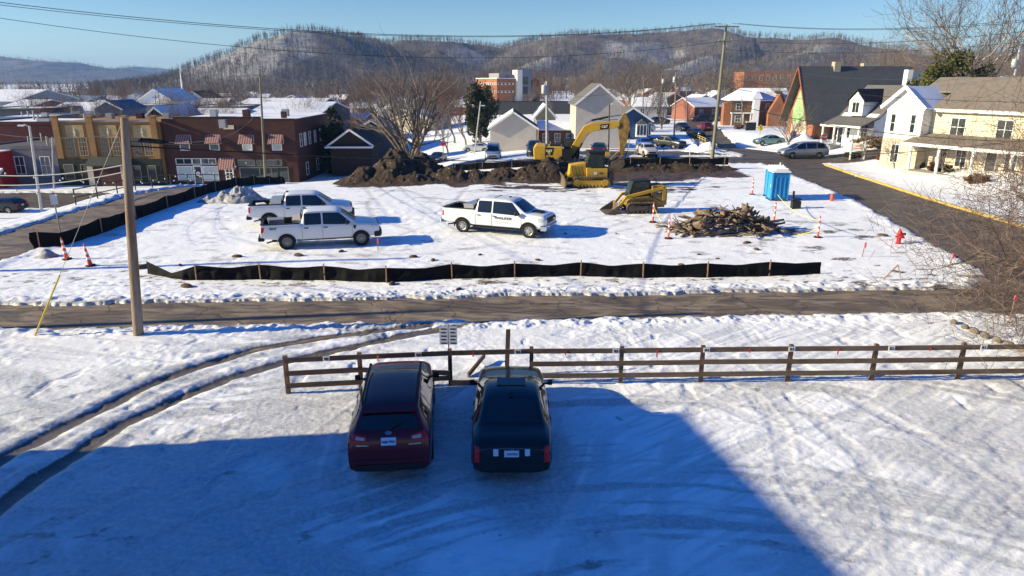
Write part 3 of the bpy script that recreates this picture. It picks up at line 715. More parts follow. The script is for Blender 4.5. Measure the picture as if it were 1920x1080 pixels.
p = D(1112, 205, 145); evergreen('evergreen_tree', 'small dark pine behind the tall beige gable house', (p.x, p.y, g1(p.x, p.y)), 2.3, 2.3, 5.8, EVG, 3500, 0.30, 4, 'cone')
p = D(1780, 170, 84); evergreen('evergreen_tree', 'broad yellow green evergreen behind the cream townhouse roof', (p.x, p.y, g1(p.x, p.y)), 4.6, 3.6, 5.1, EVY, 15000, 0.20, 5, 'round', clumps=70)
for u, v, w, h, m, l in [(1668, 308, 1.0, 0.55, SHR, 'large rounded rusty shrub at the corner of the cream townhouse'), (1709, 312, 0.6, 0.45, SHR, 'small rusty shrub at the left end of the porch'),
                      (1733, 317, 0.5, 0.28, SHG, 'low green shrub between the rusty porch shrubs'), (1756, 322, 0.8, 0.4, SHR, 'wide low rusty shrub before the second porch post'),
                      (1778, 326, 0.7, 0.42, SHG, 'dark green shrub beside the slender porch sapling'), (1840, 345, 1.1, 0.4, SHR, 'spreading rusty ground shrub near the road kerb'),
                      (1602, 297, 0.9, 0.35, SHG, 'clipped green box hedge under the white yard sign'), (1388, 243, 1.0, 0.5, SHR, 'purplish shrub round the dark sign box by the apartments')]:
    p = base_at(u, v); evergreen('shrub', l, (p[0], p[1]+0.6, p[2]-0.1), w, w*0.8, h, m, 1500, 0.09, int(u), 'round', 0.02, 'shrub')
p = base_at(1638, 278); evergreen('ornamental_grass', 'tall tan ornamental grass clump beside the porch steps of the white house', (p[0], p[1], p[2]-0.1), 2.3, 1.0, 0.75, mat('dry_grass', (0.30, 0.21, 0.12), 0.9, col2=(0.14, 0.085, 0.045), scale=2), 5000, 0.13, 77, 'round', 0.0, 'shrub')
# ------------------------------------------------------------------ buildings
WHITE = mat('white_paint', (0.78, 0.78, 0.76), 0.5, var=0.12, scale=2)
TRIM = mat('white_trim', (0.80, 0.80, 0.78), 0.5)
ROOFSNOW = mat('roof_snow', (0.82, 0.83, 0.86), 0.6, var=0.08, scale=0.8, bump=0.3, bscale=3)
GLS = glass_mat('window_glass', (0.025, 0.035, 0.045)); GLG = glass_mat('green_tinted_glass', (0.02, 0.034, 0.034), 0.06)
GLP = mat('papered_window', (0.42, 0.50, 0.52), 0.25, spec=0.6)
BRD = brick_mat('dark_red_brick', (0.088, 0.026, 0.022), (0.060, 0.018, 0.016), (0.085, 0.060, 0.052))
BRO = brick_mat('orange_brick', (0.40, 0.145, 0.065), (0.32, 0.11, 0.052), (0.26, 0.14, 0.09))
BRT = brick_mat('tan_brick', (0.35, 0.185, 0.065), (0.27, 0.14, 0.052), (0.30, 0.20, 0.10))
BRB = brick_mat('brown_brick', (0.18, 0.085, 0.055), (0.13, 0.065, 0.045), (0.16, 0.13, 0.11))
BRM = brick_mat('maroon_brick', (0.10, 0.022, 0.028), (0.08, 0.02, 0.024), (0.07, 0.04, 0.04))
STONE = brick_mat('pale_stone', (0.50, 0.42, 0.33), (0.62, 0.54, 0.44), (0.34, 0.29, 0.24), 0.55, 0.22)
SHGL = mat('grey_shingles', (0.105, 0.10, 0.098), 0.9, col2=(0.14, 0.13, 0.125), scale=2.5, bump=0.5, bscale=14)
SHBR = mat('brown_shingles', (0.16, 0.135, 0.115), 0.9, col2=(0.20, 0.17, 0.145), scale=2.5, bump=0.5, bscale=14)
SHBK = mat('black_shingles', (0.035, 0.035, 0.038), 0.9, var=0.3, scale=3)
def window(par, x, y, z, w, h, ang=0.0, mull=(1, 1), frame=None, glass=None, fw=0.07, dp=0.06, name='window'):
    "window centred at x (bottom z) on a wall whose outward normal is -y rotated by ang"
    mb = MB(); mb.at(x, y, z, ang)
    mb.box(-w/2-fw, w/2+fw, -dp, 0.02, -fw, 0); mb.box(-w/2-fw, w/2+fw, -dp, 0.02, h, h+fw); mb.box(-w/2-fw, -w/2, -dp, 0.02, 0, h); mb.box(w/2, w/2+fw, -dp, 0.02, 0, h)
    for k in range(1, mull[0]+1): c = -w/2+w*k/(mull[0]+1); mb.box(c-fw*0.3, c+fw*0.3, -dp*0.8, 0.01, 0, h)
    for k in range(1, mull[1]+1): c = h*k/(mull[1]+1); mb.box(-w/2, w/2, -dp*0.85, 0.012, c-fw*0.3, c+fw*0.3)
    f = mb.build(name, frame or TRIM, par); g = MB(); g.at(x, y, z, ang); g.box(-w/2, w/2, -dp*0.35, -0.003, 0, h); g.build('pane', glass or GLS, f); return f
def gable_roof(par, x0, x1, y0, y1, ze, rise, m, along='x', over=0.35, th=0.16, name='roof', mats2=None):
    "two sloping slabs; returns roof object. mats2 gives each slope its own material"
    mb = MB(); mats = [m] if mats2 is None else list(mats2)
    if along == 'x':
        ym = (y0+y1)/2; s = rise/((y1-y0)/2); dz = over*s
        for sg, yy_, mi in ((-1, y0-over, 0), (1, y1+over, len(mats)-1)):
            mb.prism([(yy_, ze-dz), (ym, ze+rise), (ym, ze+rise+th), (yy_, ze-dz+th)], 'x', x0-over, x1+over, mi)
    else:
        xm = (x0+x1)/2; s = rise/((x1-x0)/2); dz = over*s
        for sg, xx_, mi in ((-1, x0-over, 0), (1, x1+over, len(mats)-1)):
            mb.prism([(xx_, ze-dz), (xm, ze+rise), (xm, ze+rise+th), (xx_, ze-dz+th)], 'y', y0-over, y1+over, mi)
    return mb.build(name, mats, par)
def gable_walls(mb, x0, x1, y0, y1, z0, ze, rise, along='x'):
    if along == 'x': mb.prism([(y0, z0), (y1, z0), (y1, ze), ((y0+y1)/2, ze+rise), (y0, ze)], 'x', x0, x1)
    else: mb.prism([(x0, z0), (x1, z0), (x1, ze), ((x0+x1)/2, ze+rise), (x0, ze)], 'y', y0, y1)
def simple_building(name, label, cx, cy, zb, w, d, h, wall, roof, style='flat', rise=2.0, rz=0, wins=0, cat='building', group=None, door=False, mats2=None, floors=1, trimrake=True):
    o = thing(name, (cx, cy, zb), rz, label, cat, group); mb = MB()
    if style == 'flat':
        mb.box(-w/2, w/2, -d/2, d/2, -1.5, h); mb.build('wall', wall, o)
        r = MB(); r.box(-w/2+0.2, w/2-0.2, -d/2+0.2, d/2-0.2, h-0.1, h+0.14)
        r.build('roof', roof, o); p = MB()
        for a in ((-w/2-.04, w/2+.04, -d/2-.04, -d/2+.19), (-w/2-.04, w/2+.04, d/2-.19, d/2+.04), (-w/2-.04, -w/2+.19, -d/2+.2, d/2-.2), (w/2-.19, w/2+.04, -d/2+.2, d/2-.2)):
            p.box(*a, h-0.12, h+0.32)
        p.build('parapet', wall, o)
    else:
        al = 'x' if style == 'gx' else 'y'
        gable_walls(mb, -w/2, w/2, -d/2, d/2, -1.5, h, rise, al); mb.build('wall', wall, o); gable_roof(o, -w/2, w/2, -d/2, d/2, h, rise, roof, al, mats2=mats2)
        if al == 'y' and trimrake:
            t = MB(); s = rise/(w/2)
            for sg in (-1, 1): t.beam((sg*(w/2+0.36), -d/2-0.37, h-0.36*s), (0, -d/2-0.37, h+rise), 0.05, 0.26)
            t.build('rake_trim', TRIM, o)
    for f in range(floors):
        for k in range(wins):
            x = -w/2+w*(k+0.5)/wins; zz = (h/floors)*f + h/floors*0.32
            window(o, x, -d/2, zz, min(1.1, w/wins*0.45), h/floors*0.45)
    return o
# --- neighbouring building whose shadow falls over the car park
o = thing('neighbouring_building', (-20, 13.25, 0), 0, 'tall building beside the car park, out of the picture, casting the large shadow', 'building')
mb = MB(); mb.prism([(0, 0), (3.9, -17.5), (-20, -23), (-24, -4.6)], 'z', 0, 9.25); mb.build('wall', BRO, o)
mb = MB(); mb.prism([(-0.45, 7.5), (1.3, 7.5), (1.3, 8.2), (0.5, 8.95), (-0.45, 8.95)], 'x', -1.3, -0.15); mb.build('bay', BRO, o)
# --- yellow brick store block
def corner(u, v): return G(u, v)
A = G(122, 350); B = G(316, 350); Yf = 87.0; x0 = -56.3; x1 = -43.6; zb = -4.4
o = thing('brick_store', (x0, Yf, zb), 0, 'two-storey tan brick store with pilasters and a dark ground floor', 'building')
Wd = x1-x0
mb = MB(); mb.box(0, Wd, 0.25, 15, 0, 7.75); mb.build('wall', BRT, o)
for c in (0.35, 4.55, 8.75, Wd-0.35): mb = MB(); mb.box(c-0.38, c+0.38, 0.0, 0.26, 3.35, 8.35); mb.box(c-0.45, c+0.45, -0.06, 0.9, 8.35, 8.55); mb.build('pilaster', BRT, o)
mb = MB(); mb.box(-0.05, Wd+0.05, 0.12, 0.55, 7.75, 7.95); mb.build('coping', mat('stone_coping', (0.24, 0.22, 0.20), 0.9), o)
mb = MB(); mb.box(0.3, Wd-0.3, 0.7, 14.7, 7.6, 7.72); mb.build('roof', ROOFSNOW, o)
mb = MB(); mb.box(0, Wd, 0.02, 0.24, 0, 3.3); mb.build('ground_floor_front', mat('dark_green_front', (0.018, 0.022, 0.02), 0.6, var=0.3, scale=1), o)
# inset panels with small crosses
PANEL = brick_mat('pale_panel_brick', (0.52, 0.36, 0.17), (0.40, 0.26, 0.12), (0.40, 0.33, 0.22), 0.1, 0.2)
for c in (2.5, 6.6, 10.8):
    mb = MB(); mb.box(c-1.1, c+1.1, 0.2, 0.247, 5.9, 7.4); p_ = mb.build('brick_panel', PANEL, o)
    mb = MB(); mb.box(c-0.05, c+0.05, 0.14, 0.2, 6.1, 7.0); mb.box(c-0.17, c+0.17, 0.145, 0.197, 6.5, 6.6); mb.build('cross_ornament', mat('pale_ornament', (0.6, 0.6, 0.55), 0.7), p_)
WB = mat('tan_window_frame', (0.38, 0.25, 0.10), 0.7)
for c in (1.7, 3.25, 6.0, 7.4, 9.9, 11.3): window(o, c, 0.25, 3.75, 0.9, 2.1, 0, (2, 3), WB, GLS, 0.10)
for c in (1.1, 3.2): window(o, c, 0.02, 0.85, 1.1, 1.75, 0, (0, 0), WB)
for c in (9.5, 11.4): window(o, c, 0.02, 0.75, 0.95, 1.7, 0, (0, 0), WB)
mb = MB(); mb.box(4.4, 8.3, -0.9, 0.018, 0, 2.55); mb.build('entrance', mat('maroon_entrance', (0.075, 0.025, 0.022), 0.7, var=0.3), o)
for s_ in (4.3, 8.4): mb = MB(); mb.box(s_-0.35, s_+0.35, -1.0, -0.6, 0, 2.5); mb.build('stone_pier', STONE, o)
mb = MB(); mb.prism([(-1.25, 2.55), (0.0, 3.45), (0.0, 3.6), (-1.25, 2.68)], 'x', 3.9, 8.8); mb.build('awning', board_mat('ribbed_dark_metal', (0.055, 0.055, 0.05), 0.28, vertical=True), o)
# --- dark red brick store
o = thing('brick_store', (-43.35, 88, -4.4), 0, 'long dark red brick store with striped metal awnings over its windows', 'building'); Wd = 16.4
mb = MB(); mb.box(0, Wd, 0, 17, 0, 8.0); mb.box(1.4, 12.2, 0.0, 0.4, 8.0, 8.25); mb.build('wall', BRD, o)
mb = MB(); mb.box(0, 1.4, -0.04, 0.42, 8.0, 8.1); mb.box(1.4, 12.2, -0.04, 0.44, 8.25, 8.36); mb.box(12.2, Wd, -0.04, 0.42, 8.0, 8.12); mb.build('coping', mat('dark_coping', (0.03, 0.025, 0.025), 0.9), o)
mb = MB(); mb.box(0.3, Wd-0.3, 0.46, 16.7, 7.9, 8.04); mb.build('roof', ROOFSNOW, o)
def stripes_mat():
    m = bpy.data.materials.new('striped_awning'); n, p = nodes_of(m); g = n.nodes.new('ShaderNodeTexCoord'); s = n.nodes.new('ShaderNodeSeparateXYZ'); n.links.new(g.outputs['Object'], s.inputs[0])
    f = mathn(n, 'FRACT', mathn(n, 'DIVIDE', s.outputs[0], 0.30)); r = nramp(n, f, [(0.0, (0.22, 0.045, 0.04)), (0.52, (0.22, 0.045, 0.04)), (0.56, (0.34, 0.25, 0.23))])
    n.links.new(r, p.inputs['Base Color']); p.inputs['Roughness'].default_value = 0.6; return m
STR = stripes_mat()
def awn(par, c, zt, w, dr, out):
    mb = MB(); mb.prism([(0, zt), (-out, zt-dr), (-out, zt-dr+0.06), (0, zt+0.06)], 'x', c-w/2, c+w/2)
    a = mb.build('awning', STR, par); m2 = MB()
    for x in (c-w/2, c+w/2): m2.beam((x, 0, zt-dr), (x, -out, zt-dr+0.02), 0.04, 0.05); m2.beam((x, 0, zt-dr), (x, 0, zt), 0.04, 0.05)
    m2.build('awning_frame', TRIM, a)
for c, gl in ((2.5, GLS), (6.2, GLS), (10.3, GLP), (14.0, GLP)):
    window(o, c, 0, 4.35, 1.05, 1.35, 0, (0, 1), TRIM, gl, 0.09); awn(o, c, 6.15, 1.75, 1.05, 0.8)
mb = MB(); mb.box(7.6, 8.9, -0.05, -0.005, 6.85, 7.35); mb.build('wall_plaque', mat('pale_plaque', (0.55, 0.53, 0.46), 0.7), o)
for c, w in ((2.15, 1.9), (3.75, 0.95), (5.25, 1.75)): window(o, c, -0.02, 2.6, w, 0.62, 0, (1 if w > 1 else 0, 0), TRIM)
window(o, 2.1, -0.02, 0.55, 1.75, 1.7, 0, (0, 0), TRIM, GLP, 0.09); window(o, 5.35, -0.02, 0.55, 1.75, 1.7, 0, (0, 0), TRIM, GLP, 0.09)
window(o, 3.75, -0.02, 0.05, 0.85, 2.2, 0, (0, 0), TRIM, GLS, 0.16, name='door')
mb = MB(); mb.lathe([(0.0, -0.09), (0.3, -0.085), (0.3, -0.06), (0.0, -0.055)], 14, 'y'); mb.X = Matrix.Identity(4); dd = mb.build('door_sticker', mat('white_sticker', (0.7, 0.7, 0.7), 0.6), o); dd.location = (3.75, 0, 1.35)
window(o, 7.7, -0.02, 0.35, 0.8, 1.95, 0, (1, 4), TRIM, GLS, 0.13, name='door'); awn(o, 7.5, 3.3, 1.9, 1.35, 0.9)
DK = mat('aged_green_frame', (0.20, 0.20, 0.16), 0.7)
for c, w in ((10.0, 2.0), (11.8, 0.9), (13.4, 2.0)): window(o, c, -0.02, 2.45, w, 0.6, 0, (1, 0), DK)
for c, w in ((10.3, 2.4), (12.3, 1.35), (14.1, 2.0)): window(o, c, -0.02, 0.3, w, 1.85, 0, (0, 0), DK, GLS, 0.08)
for k, c in enumerate((2.2, 4.0, 6.2, 8.8, 11.6, 14)): window(o, Wd, c, 4.6, 0.75, 1.5, R(90), (0, 1), TRIM, GLP if k % 2 else GLS, 0.08)
for k, c in enumerate((4.0, 9.0)): window(o, Wd, c, 0.8, 1.0, 1.5, R(90), (0, 1), TRIM, GLS, 0.08)
mb = MB(); mb.box(Wd-2.2, Wd-1.6, 2, 2.5, 8.1, 8.9); mb.build('chimney', BRD, o)
# --- low buildings to the left
simple_building('store', 'low grey purple painted shop left of the tan brick store', -61.3, 93.2, -4.4, 9.6, 12, 4.6, mat('grey_purple_paint', (0.155, 0.14, 0.165), 0.8, var=0.3, scale=0.6), mat('tar_roof', (0.10, 0.10, 0.11), 0.9, var=0.3), 'flat', wins=3)
simple_building('store', 'maroon brick block behind the grey purple shop', -66.0, 104, -4.4, 17, 12, 6.9, BRM, ROOFSNOW, 'flat')
o = thing('store', (-66.2, 84.5, -4.4), 0, 'bright red shopfront with a rounded snowy awning at the left edge', 'building')
RED = mat('red_paint', (0.42, 0.02, 0.025), 0.5, var=0.2); mb = MB(); mb.box(-6, 4.2, 0, 8, 0, 4.3); mb.build('wall', RED, o)
mb = MB(); mb.prism([(0.02, 2.2), (-1.4, 1.4), (-1.4, 1.5), (-0.9, 2.1), (0.02, 2.5)], 'x', -6, 4.6); mb.build('awning', ROOFSNOW, o)
mb = MB(); mb.prism([(0.02, 2.15), (-1.4, 1.35), (-1.35, 1.05), (0.02, 1.5)], 'x', -6, 4.55); mb.build('awning_skirt', mat('grey_green_canvas', (0.10, 0.11, 0.09), 0.8), o)
mb = MB(); mb.box(-5.9, 4.1, 0.1, 7.9, 4.29, 4.42); mb.build('roof', ROOFSNOW, o)
# --- town roofs seen over the stores : (u0,u1,vtop of wall,t,depth,height,style,wall,roof,label)
DKW = mat('dark_wall', (0.05, 0.055, 0.065), 0.8, var=0.3); GRW = mat('grey_wall', (0.28, 0.29, 0.31), 0.8, var=0.2); BLW = mat('blue_metal_wall', (0.12, 0.18, 0.27), 0.6, var=0.2)
REDW = mat('red_metal_wall', (0.22, 0.05, 0.05), 0.7, var=0.2)
def town(u0, u1, vtop, t, dep, style, wall, roof, label, rise=2.0, zb=-4.4, wins=0, name='building', cat='building', mats2=None, group=None, rz=0):
    a = D(u0, vtop, t); b = D(u1, vtop, t); h = a.z-zb
    return simple_building(name, label, (a.x+b.x)/2, a.y+dep/2, zb, b.x-a.x, dep, h, wall, roof, style, rise, rz, wins, cat, group, mats2=mats2)
town(-60, 28, 190, 200, 30, 'gx', GRW, ROOFSNOW, 'long grey hall with a snowy gable roof at the far left edge', 3.0)
town(10, 62, 199, 165, 14, 'gx', REDW, ROOFSNOW, 'dark red shed with a snow-patched roof left of the long white roofs', 1.2)
town(-40, 75, 206, 140, 14, 'flat', DKW, ROOFSNOW, 'low dark building with a flat snowy roof at the left edge', 0)
town(-30, 82, 222, 118, 10, 'flat', BLW, ROOFSNOW, 'blue walled low building with a snowy roof above the maroon block')
town(86, 180, 209, 150, 16, 'gx', GRW, ROOFSNOW, 'long low building with a ribbed snowy roof behind the tan store', 1.6)
town(92, 188, 216, 128, 9, 'flat', GRW, mat('grey_roof_membrane', (0.32, 0.34, 0.36), 0.9, var=0.2), 'grey flat building just behind the left half of the tan store')  # roof membrane in plain mid grey, tone varied at random
town(176, 228, 204, 132, 9, 'gy', BLW, mat('blue_grey_metal_roof', (0.10, 0.13, 0.17), 0.5, var=0.2), 'small building with a rounded dark blue roof behind the tan store', 1.4)
town(190, 300, 199, 165, 10, 'flat', GRW, ROOFSNOW, 'grey flat-roofed building behind the dark blue roof')
town(256, 326, 190, 215, 18, 'gy', WHITE, ROOFSNOW, 'white hall with a broad snowy gable below the forested hill', 3.6, wins=4)
town(262, 326, 229, 108, 12, 'gy', DKW, ROOFSNOW, 'building with a pointed snowy roof between the two brick stores', 2.2, mats2=(ROOFSNOW, ROOFSNOW))
town(118, 172, 190, 300, 14, 'gx', BLW, mat('pale_blue_roof', (0.16, 0.22, 0.27), 0.6), 'pale blue roofed building in the far town', 2.0)
town(340, 452, 203, 132, 14, 'flat', mat('slate_grey_wall', (0.10, 0.12, 0.15), 0.8, var=0.2), ROOFSNOW, 'slate grey windowless building behind the red brick store')
town(352, 448, 215, 115, 7, 'gx', GRW, board_mat('snow_striped_roof', (0.74, 0.75, 0.78), 0.9, vertical=True), 'low ribbed snowy roof right behind the red brick store', 0.8)
town(446, 600, 196, 150, 16, 'gx', DKW, ROOFSNOW, 'dark walled warehouse with a bright snowy roof behind the red brick store', 1.0)
town(462, 596, 216, 116, 24, 'gx', DKW, ROOFSNOW, 'large white snow-covered roof directly behind the red brick store', 1.7)
# church with steeple
a = D(346, 190, 270)
o = simple_building('church', 'small white church with a tall needle steeple in the far town', a.x+3, a.y+10, -4.4, 9, 18, 5.5, WHITE, SHBK, 'gy', 3.0, wins=0)
mb = MB(); mb.box(-4.6, -2.4, -10.5, -8.3, 0, 7.6); mb.build('tower', WHITE, o); mb = MB(); mb.at(-3.5, -9.4, 7.6); mb.lathe([(1.15, 0), (0.75, 1.0), (0.42, 1.4), (0.04, 9.6)], 8); mb.build('steeple', TRIM, o)
random.seed(3)
HC = [mat('far_house_cream', (0.5, 0.46, 0.38), 0.8), mat('far_house_grey', (0.33, 0.34, 0.36), 0.8), mat('far_house_brick', (0.25, 0.10, 0.07), 0.85), WHITE]
spots = [(random.uniform(20, 640), random.uniform(240, 460)) for _ in range(22)] + [(random.uniform(560, 900), random.uniform(150, 330)) for _ in range(12)] + [(random.uniform(1120, 1430), random.uniform(170, 380)) for _ in range(13)]
kinds = ['cream', 'grey', 'brick', 'white']
for i, (u, t) in enumerate(spots):
    p = D(u, 190, t); zg = g1(p.x, p.y); k = random.randrange(4) if u < 1000 else random.choice([1, 2, 2]); w = random.uniform(7, 13) if u < 1000 else random.uniform(6, 9)
    simple_building('house', 'small %s house with a snowy roof %s' % (kinds[k], region(u)), p.x, p.y, zg, w, 9, random.uniform(2.8, 4.2), HC[k], ROOFSNOW, random.choice(['gx', 'gx', 'gy']), random.uniform(1.4, 2.4), random.uniform(-0.5, 0.5), 2, 'house', 'small %s houses %s' % (kinds[k], region(u)))
# --- centre houses
BEI = board_mat('beige_siding', (0.50, 0.45, 0.40), 0.16, depth=0.3, dark=0.85); TAN = board_mat('tan_siding', (0.40, 0.34, 0.22), 0.16); BLU = board_mat('blue_siding', (0.035, 0.085, 0.19), 0.16)
def house_at(u0, u1, Y, zb, name, label, dep, h, rise, wall, style, roof, **k):
    r0 = ray(u0, 250); r1 = ray(u1, 250); x0 = r0.x*Y/r0.y; x1 = r1.x*Y/r1.y
    return simple_building(name, label, (x0+x1)/2, Y+dep/2, zb, x1-x0, dep, h, wall, roof, style, rise, **k), x0, x1
o, a, b = house_at(919, 1005, 100, -1.3, 'house', 'small beige gable house without windows facing the site', 9, 3.2, 2.1, BEI, 'gy', ROOFSNOW, mats2=(ROOFSNOW, SHBK), cat='house')
o, a, b = house_at(1004, 1040, 118, -1.4, 'house', 'tan gabled house with a blue shaded roof behind the small beige house', 9, 4.0, 1.7, TAN, 'gy', ROOFSNOW, cat='house')
o, a, b = house_at(1012, 1078, 106, -1.4, 'house', 'low dark brick house with a small porch between the two beige houses', 8, 2.6, 1.0, BRB, 'gx', ROOFSNOW, cat='house', wins=3)
o, a, b = house_at(1079, 1163, 98.5, -1.2, 'house', 'tall beige gable house behind the excavator boom', 10, 6.4, 2.5, BEI, 'gy', ROOFSNOW, mats2=(SHGL, ROOFSNOW), cat='house')
o, a, b = house_at(1150, 1220, 120, -1.4, 'house', 'dark blue cottage with a white bay window', 9, 3.2, 2.0, BLU, 'gy', SHGL, cat='house')
w = b-a
mb = MB(); mb.box(0.6, 2.4, -5.1, -4.5, 0.5, 2.6); bay = mb.build('bay', TRIM, o); mb = MB(); mb.prism([(0.5, 2.6), (2.5, 2.6), (1.5, 3.4)], 'y', -5.2, -4.5); mb.build('bay_roof', SHGL, bay)
for x in (0.95, 1.5, 2.05): mb = MB(); mb.box(x-0.2, x+0.2, -5.13, -5.09, 0.8, 2.4); mb.build('pane', GLS, bay)
window(o, 2.95, -4.5, 0.8, 0.3, 1.9, 0, (0, 0))
# dark houses behind the earth mound
pp = D(716, 262, 100); o = simple_building('house', 'dark brown house with a snow-edged pyramid roof left of the many-stemmed tree', D(672, 262, 97).x, 97, -2.5, 5.5, 6, 2.6, mat('dark_brown_wall', (0.05, 0.035, 0.03), 0.9, var=0.3), SHBK, 'gy', 1.9, cat='house')  # walls in one dark brown with random variation
mb = MB(); mb.box(-0.4, 0.6, -0.6, 0.4, 3.5, 6.0); mb.build('chimney', BRB, o)
mb = MB(); mb.box(-3.3, 3.0, -3.9, -3.0, 2.15, 2.35); mb.build('snowy_eave', ROOFSNOW, o)
simple_building('house', 'low grey gabled house with a rounded snowy porch roof behind the dark house', D(710, 250, 108).x, 108, -2.4, 7, 6, 3.0, mat('grey_brown_wall', (0.16, 0.14, 0.12), 0.9), ROOFSNOW, 'gy', 2.0, cat='house')
# brick offices in the distance
c = D(932, 200, 310); o = thing('office_building', (c.x, c.y, -3), R(28), 'large orange brick office block with a cream stair tower in the distance', 'building')
mb = MB(); mb.box(0, 10, 0, 22, 4.2, 11.9); mb.box(1, 16, 1.2, 22, 0, 4.19); mb.box(10, 17, 0.6, 22, 4.2, 11.2); mb.build('wall', BRO, o)
mb = MB(); mb.box(2, 8, 2, 12, 11.9, 14.2); pr_ = mb.build('roof_plant_room', GRW, o); mb = MB(); mb.box(5.2, 7.6, 1.96, 1.99, 12.3, 13.8); mb.build('louvre', mat('blue_louvre', (0.10, 0.16, 0.25), .6), pr_)
mb = MB(); mb.box(-0.12, 10, -0.12, 0.4, 11.9, 12.15); mb.box(-0.12, 0.4, 0.42, 22, 11.9, 12.15); mb.build('cornice', TRIM, o)
mb = MB(); mb.box(9.4, 12.0, -1.6, 3, 0, 15.6); mb.build('stair_tower', mat('cream_panels', (0.66, 0.62, 0.54), 0.7), o)
mb = MB(); mb.box(12.02, 16.5, -1.6, 6, 0, 15.2); gt = mb.build('glazed_bay', mat('grey_blue_panels', (0.14, 0.17, 0.22), 0.5), o)
for z in (1, 5.2, 9.4): mb = MB(); mb.box(12.3, 14.9, -1.7, -1.61, z, z+3.2); mb.build('window', GLG, gt)
for z in (5.8, 9.2):
    mb = MB(); mb.box(-0.1, -0.02, 0.5, 21.5, z, z+0.95); st = mb.build('window_band', mat('pale_stone_band', (0.6, 0.55, 0.47), 0.7), o)
    for k in range(11): mb = MB(); mb.box(-0.15, -0.1, 1.0+k*1.85, 2.0+k*1.85, z+0.12, z+0.83); mb.build('pane', GLS, st)
    mb = MB(); mb.box(0.4, 8.5, -0.1, -0.02, z, z+0.95); st = mb.build('window_band', MC['pale_stone_band'], o)
    for k in range(4): mb = MB(); mb.box(0.9+k*1.9, 1.9+k*1.9, -0.15, -0.1, z+0.12, z+0.83); mb.build('pane', GLS, st)
mb = MB(); mb.box(17.02, 21, -2, 5, 0, 11.6); mb.build('side_wing', BRD, o)
pa = D(918, 213, 205); pb = D(1104, 213, 205); o = thing('retaining_wall', ((pa.x+pb.x)/2, pa.y, -1.6), 0, 'long dark grey retaining wall below the brick offices', 'wall')
mb = MB(); mb.box(-(pb.x-pa.x)/2, (pb.x-pa.x)/2, 0, 0.6, 0, pa.z+5.0); mb.build('wall', board_mat('dark_fence_boards', (0.07, 0.07, 0.075), 1.2, vertical=True), o)
mb = MB(); mb.box(-(pb.x-pa.x)/2, (pb.x-pa.x)/2, -0.05, 0.65, pa.z+5.0, pa.z+5.15); mb.build('coping', mat('dark_coping', (0.03, 0.025, 0.025), 0.9), o)
pa = D(1396, 152, 285); pb = D(1500, 152, 285); o = simple_building('apartment_building', 'long orange brick block behind the bare trees right of the utility pole', (pa.x+pb.x)/2, pa.y+8, -2, pb.x-pa.x, 14, 13.2, BRO, ROOFSNOW, 'flat', wins=8, floors=3)
# --- brick apartments with snowy roof (right of the utility pole)
zb = 0.1; q = G(1368, 236)
o = thing('apartment_building', (q.x, q.y, -1.0), R(-6), 'two-storey brown brick apartments with a snowy roof and white pillars', 'building')
mb = MB(); mb.box(0, 11.0, 0, 9, -1, 5.2); mb.build('wall', BRB, o)
mb = MB(); mb.prism([(-0.7, 4.95), (3.2, 7.3), (12.6, 7.3), (12.6, 4.95)], 'y', -0.6, -0.45)
mb2 = MB(); mb2.add([(-0.6, -0.6, 5.1), (12.4, -0.6, 5.1), (12.4, 4.5, 7.6), (2.6, 4.5, 7.6), (-0.6, 9.6, 5.1), (12.4, 9.6, 5.1), (-0.6, -0.6, 4.95), (12.4, -0.6, 4.95), (-0.6, 9.6, 4.95), (12.4, 9.6, 4.95)],
                    [(0, 1, 2, 3), (0, 3, 4), (3, 2, 5, 4), (1, 5, 2), (0, 6, 7, 1), (0, 4, 8, 6), (6, 8, 9, 7), (1, 7, 9, 5), (4, 5, 9, 8)]); mb2.build('roof', ROOFSNOW, o)
mb = MB(); mb.box(-1.4, -0.02, 0.6, 3.5, -1, 4.4); mb.build('side_bay', BRO, o)
mb = MB(); mb.box(4.4, 5.7, -1.5, -0.02, -1, 5.6); mb.build('white_pillar', TRIM, o)
mb = MB(); mb.prism([(3.9, 5.4), (6.2, 5.4), (5.05, 7.4)], 'y', -1.6, 2.6); mb.build('gable', ROOFSNOW, o)
window(o, 1.7, 0, 3.1, 1.2, 1.2, 0, (1, 1)); window(o, 1.6, 0, 0.5, 1.1, 1.3, 0, (1, 1)); window(o, 8.0, 0, 3.1, 1.2, 1.2, 0, (1, 1))
mb = MB(); mb.box(-0.1, 4.2, -1.5, 0, 2.3, 2.5)
for x in (0.05, 2.4, 4.0): mb.box(x-0.1, x+0.1, -1.45, -1.25, -0.5, 2.3)
mb.build('porch', TRIM, o)
mb = MB(); mb.prism([(7.4, -1), (11.3, -1), (11.3, 2.6), (9.4, 6.4), (7.4, 2.6)], 'y', -2.6, -0.02); mb.build('brick_gable', BRO, o)
mb = MB(); mb.prism([(9.5, 6.9), (11.9, 1.9), (12.0, 2.1), (9.6, 7.1)], 'y', -2.9, 3.0); mb.build('steep_roof', SHBK, o)
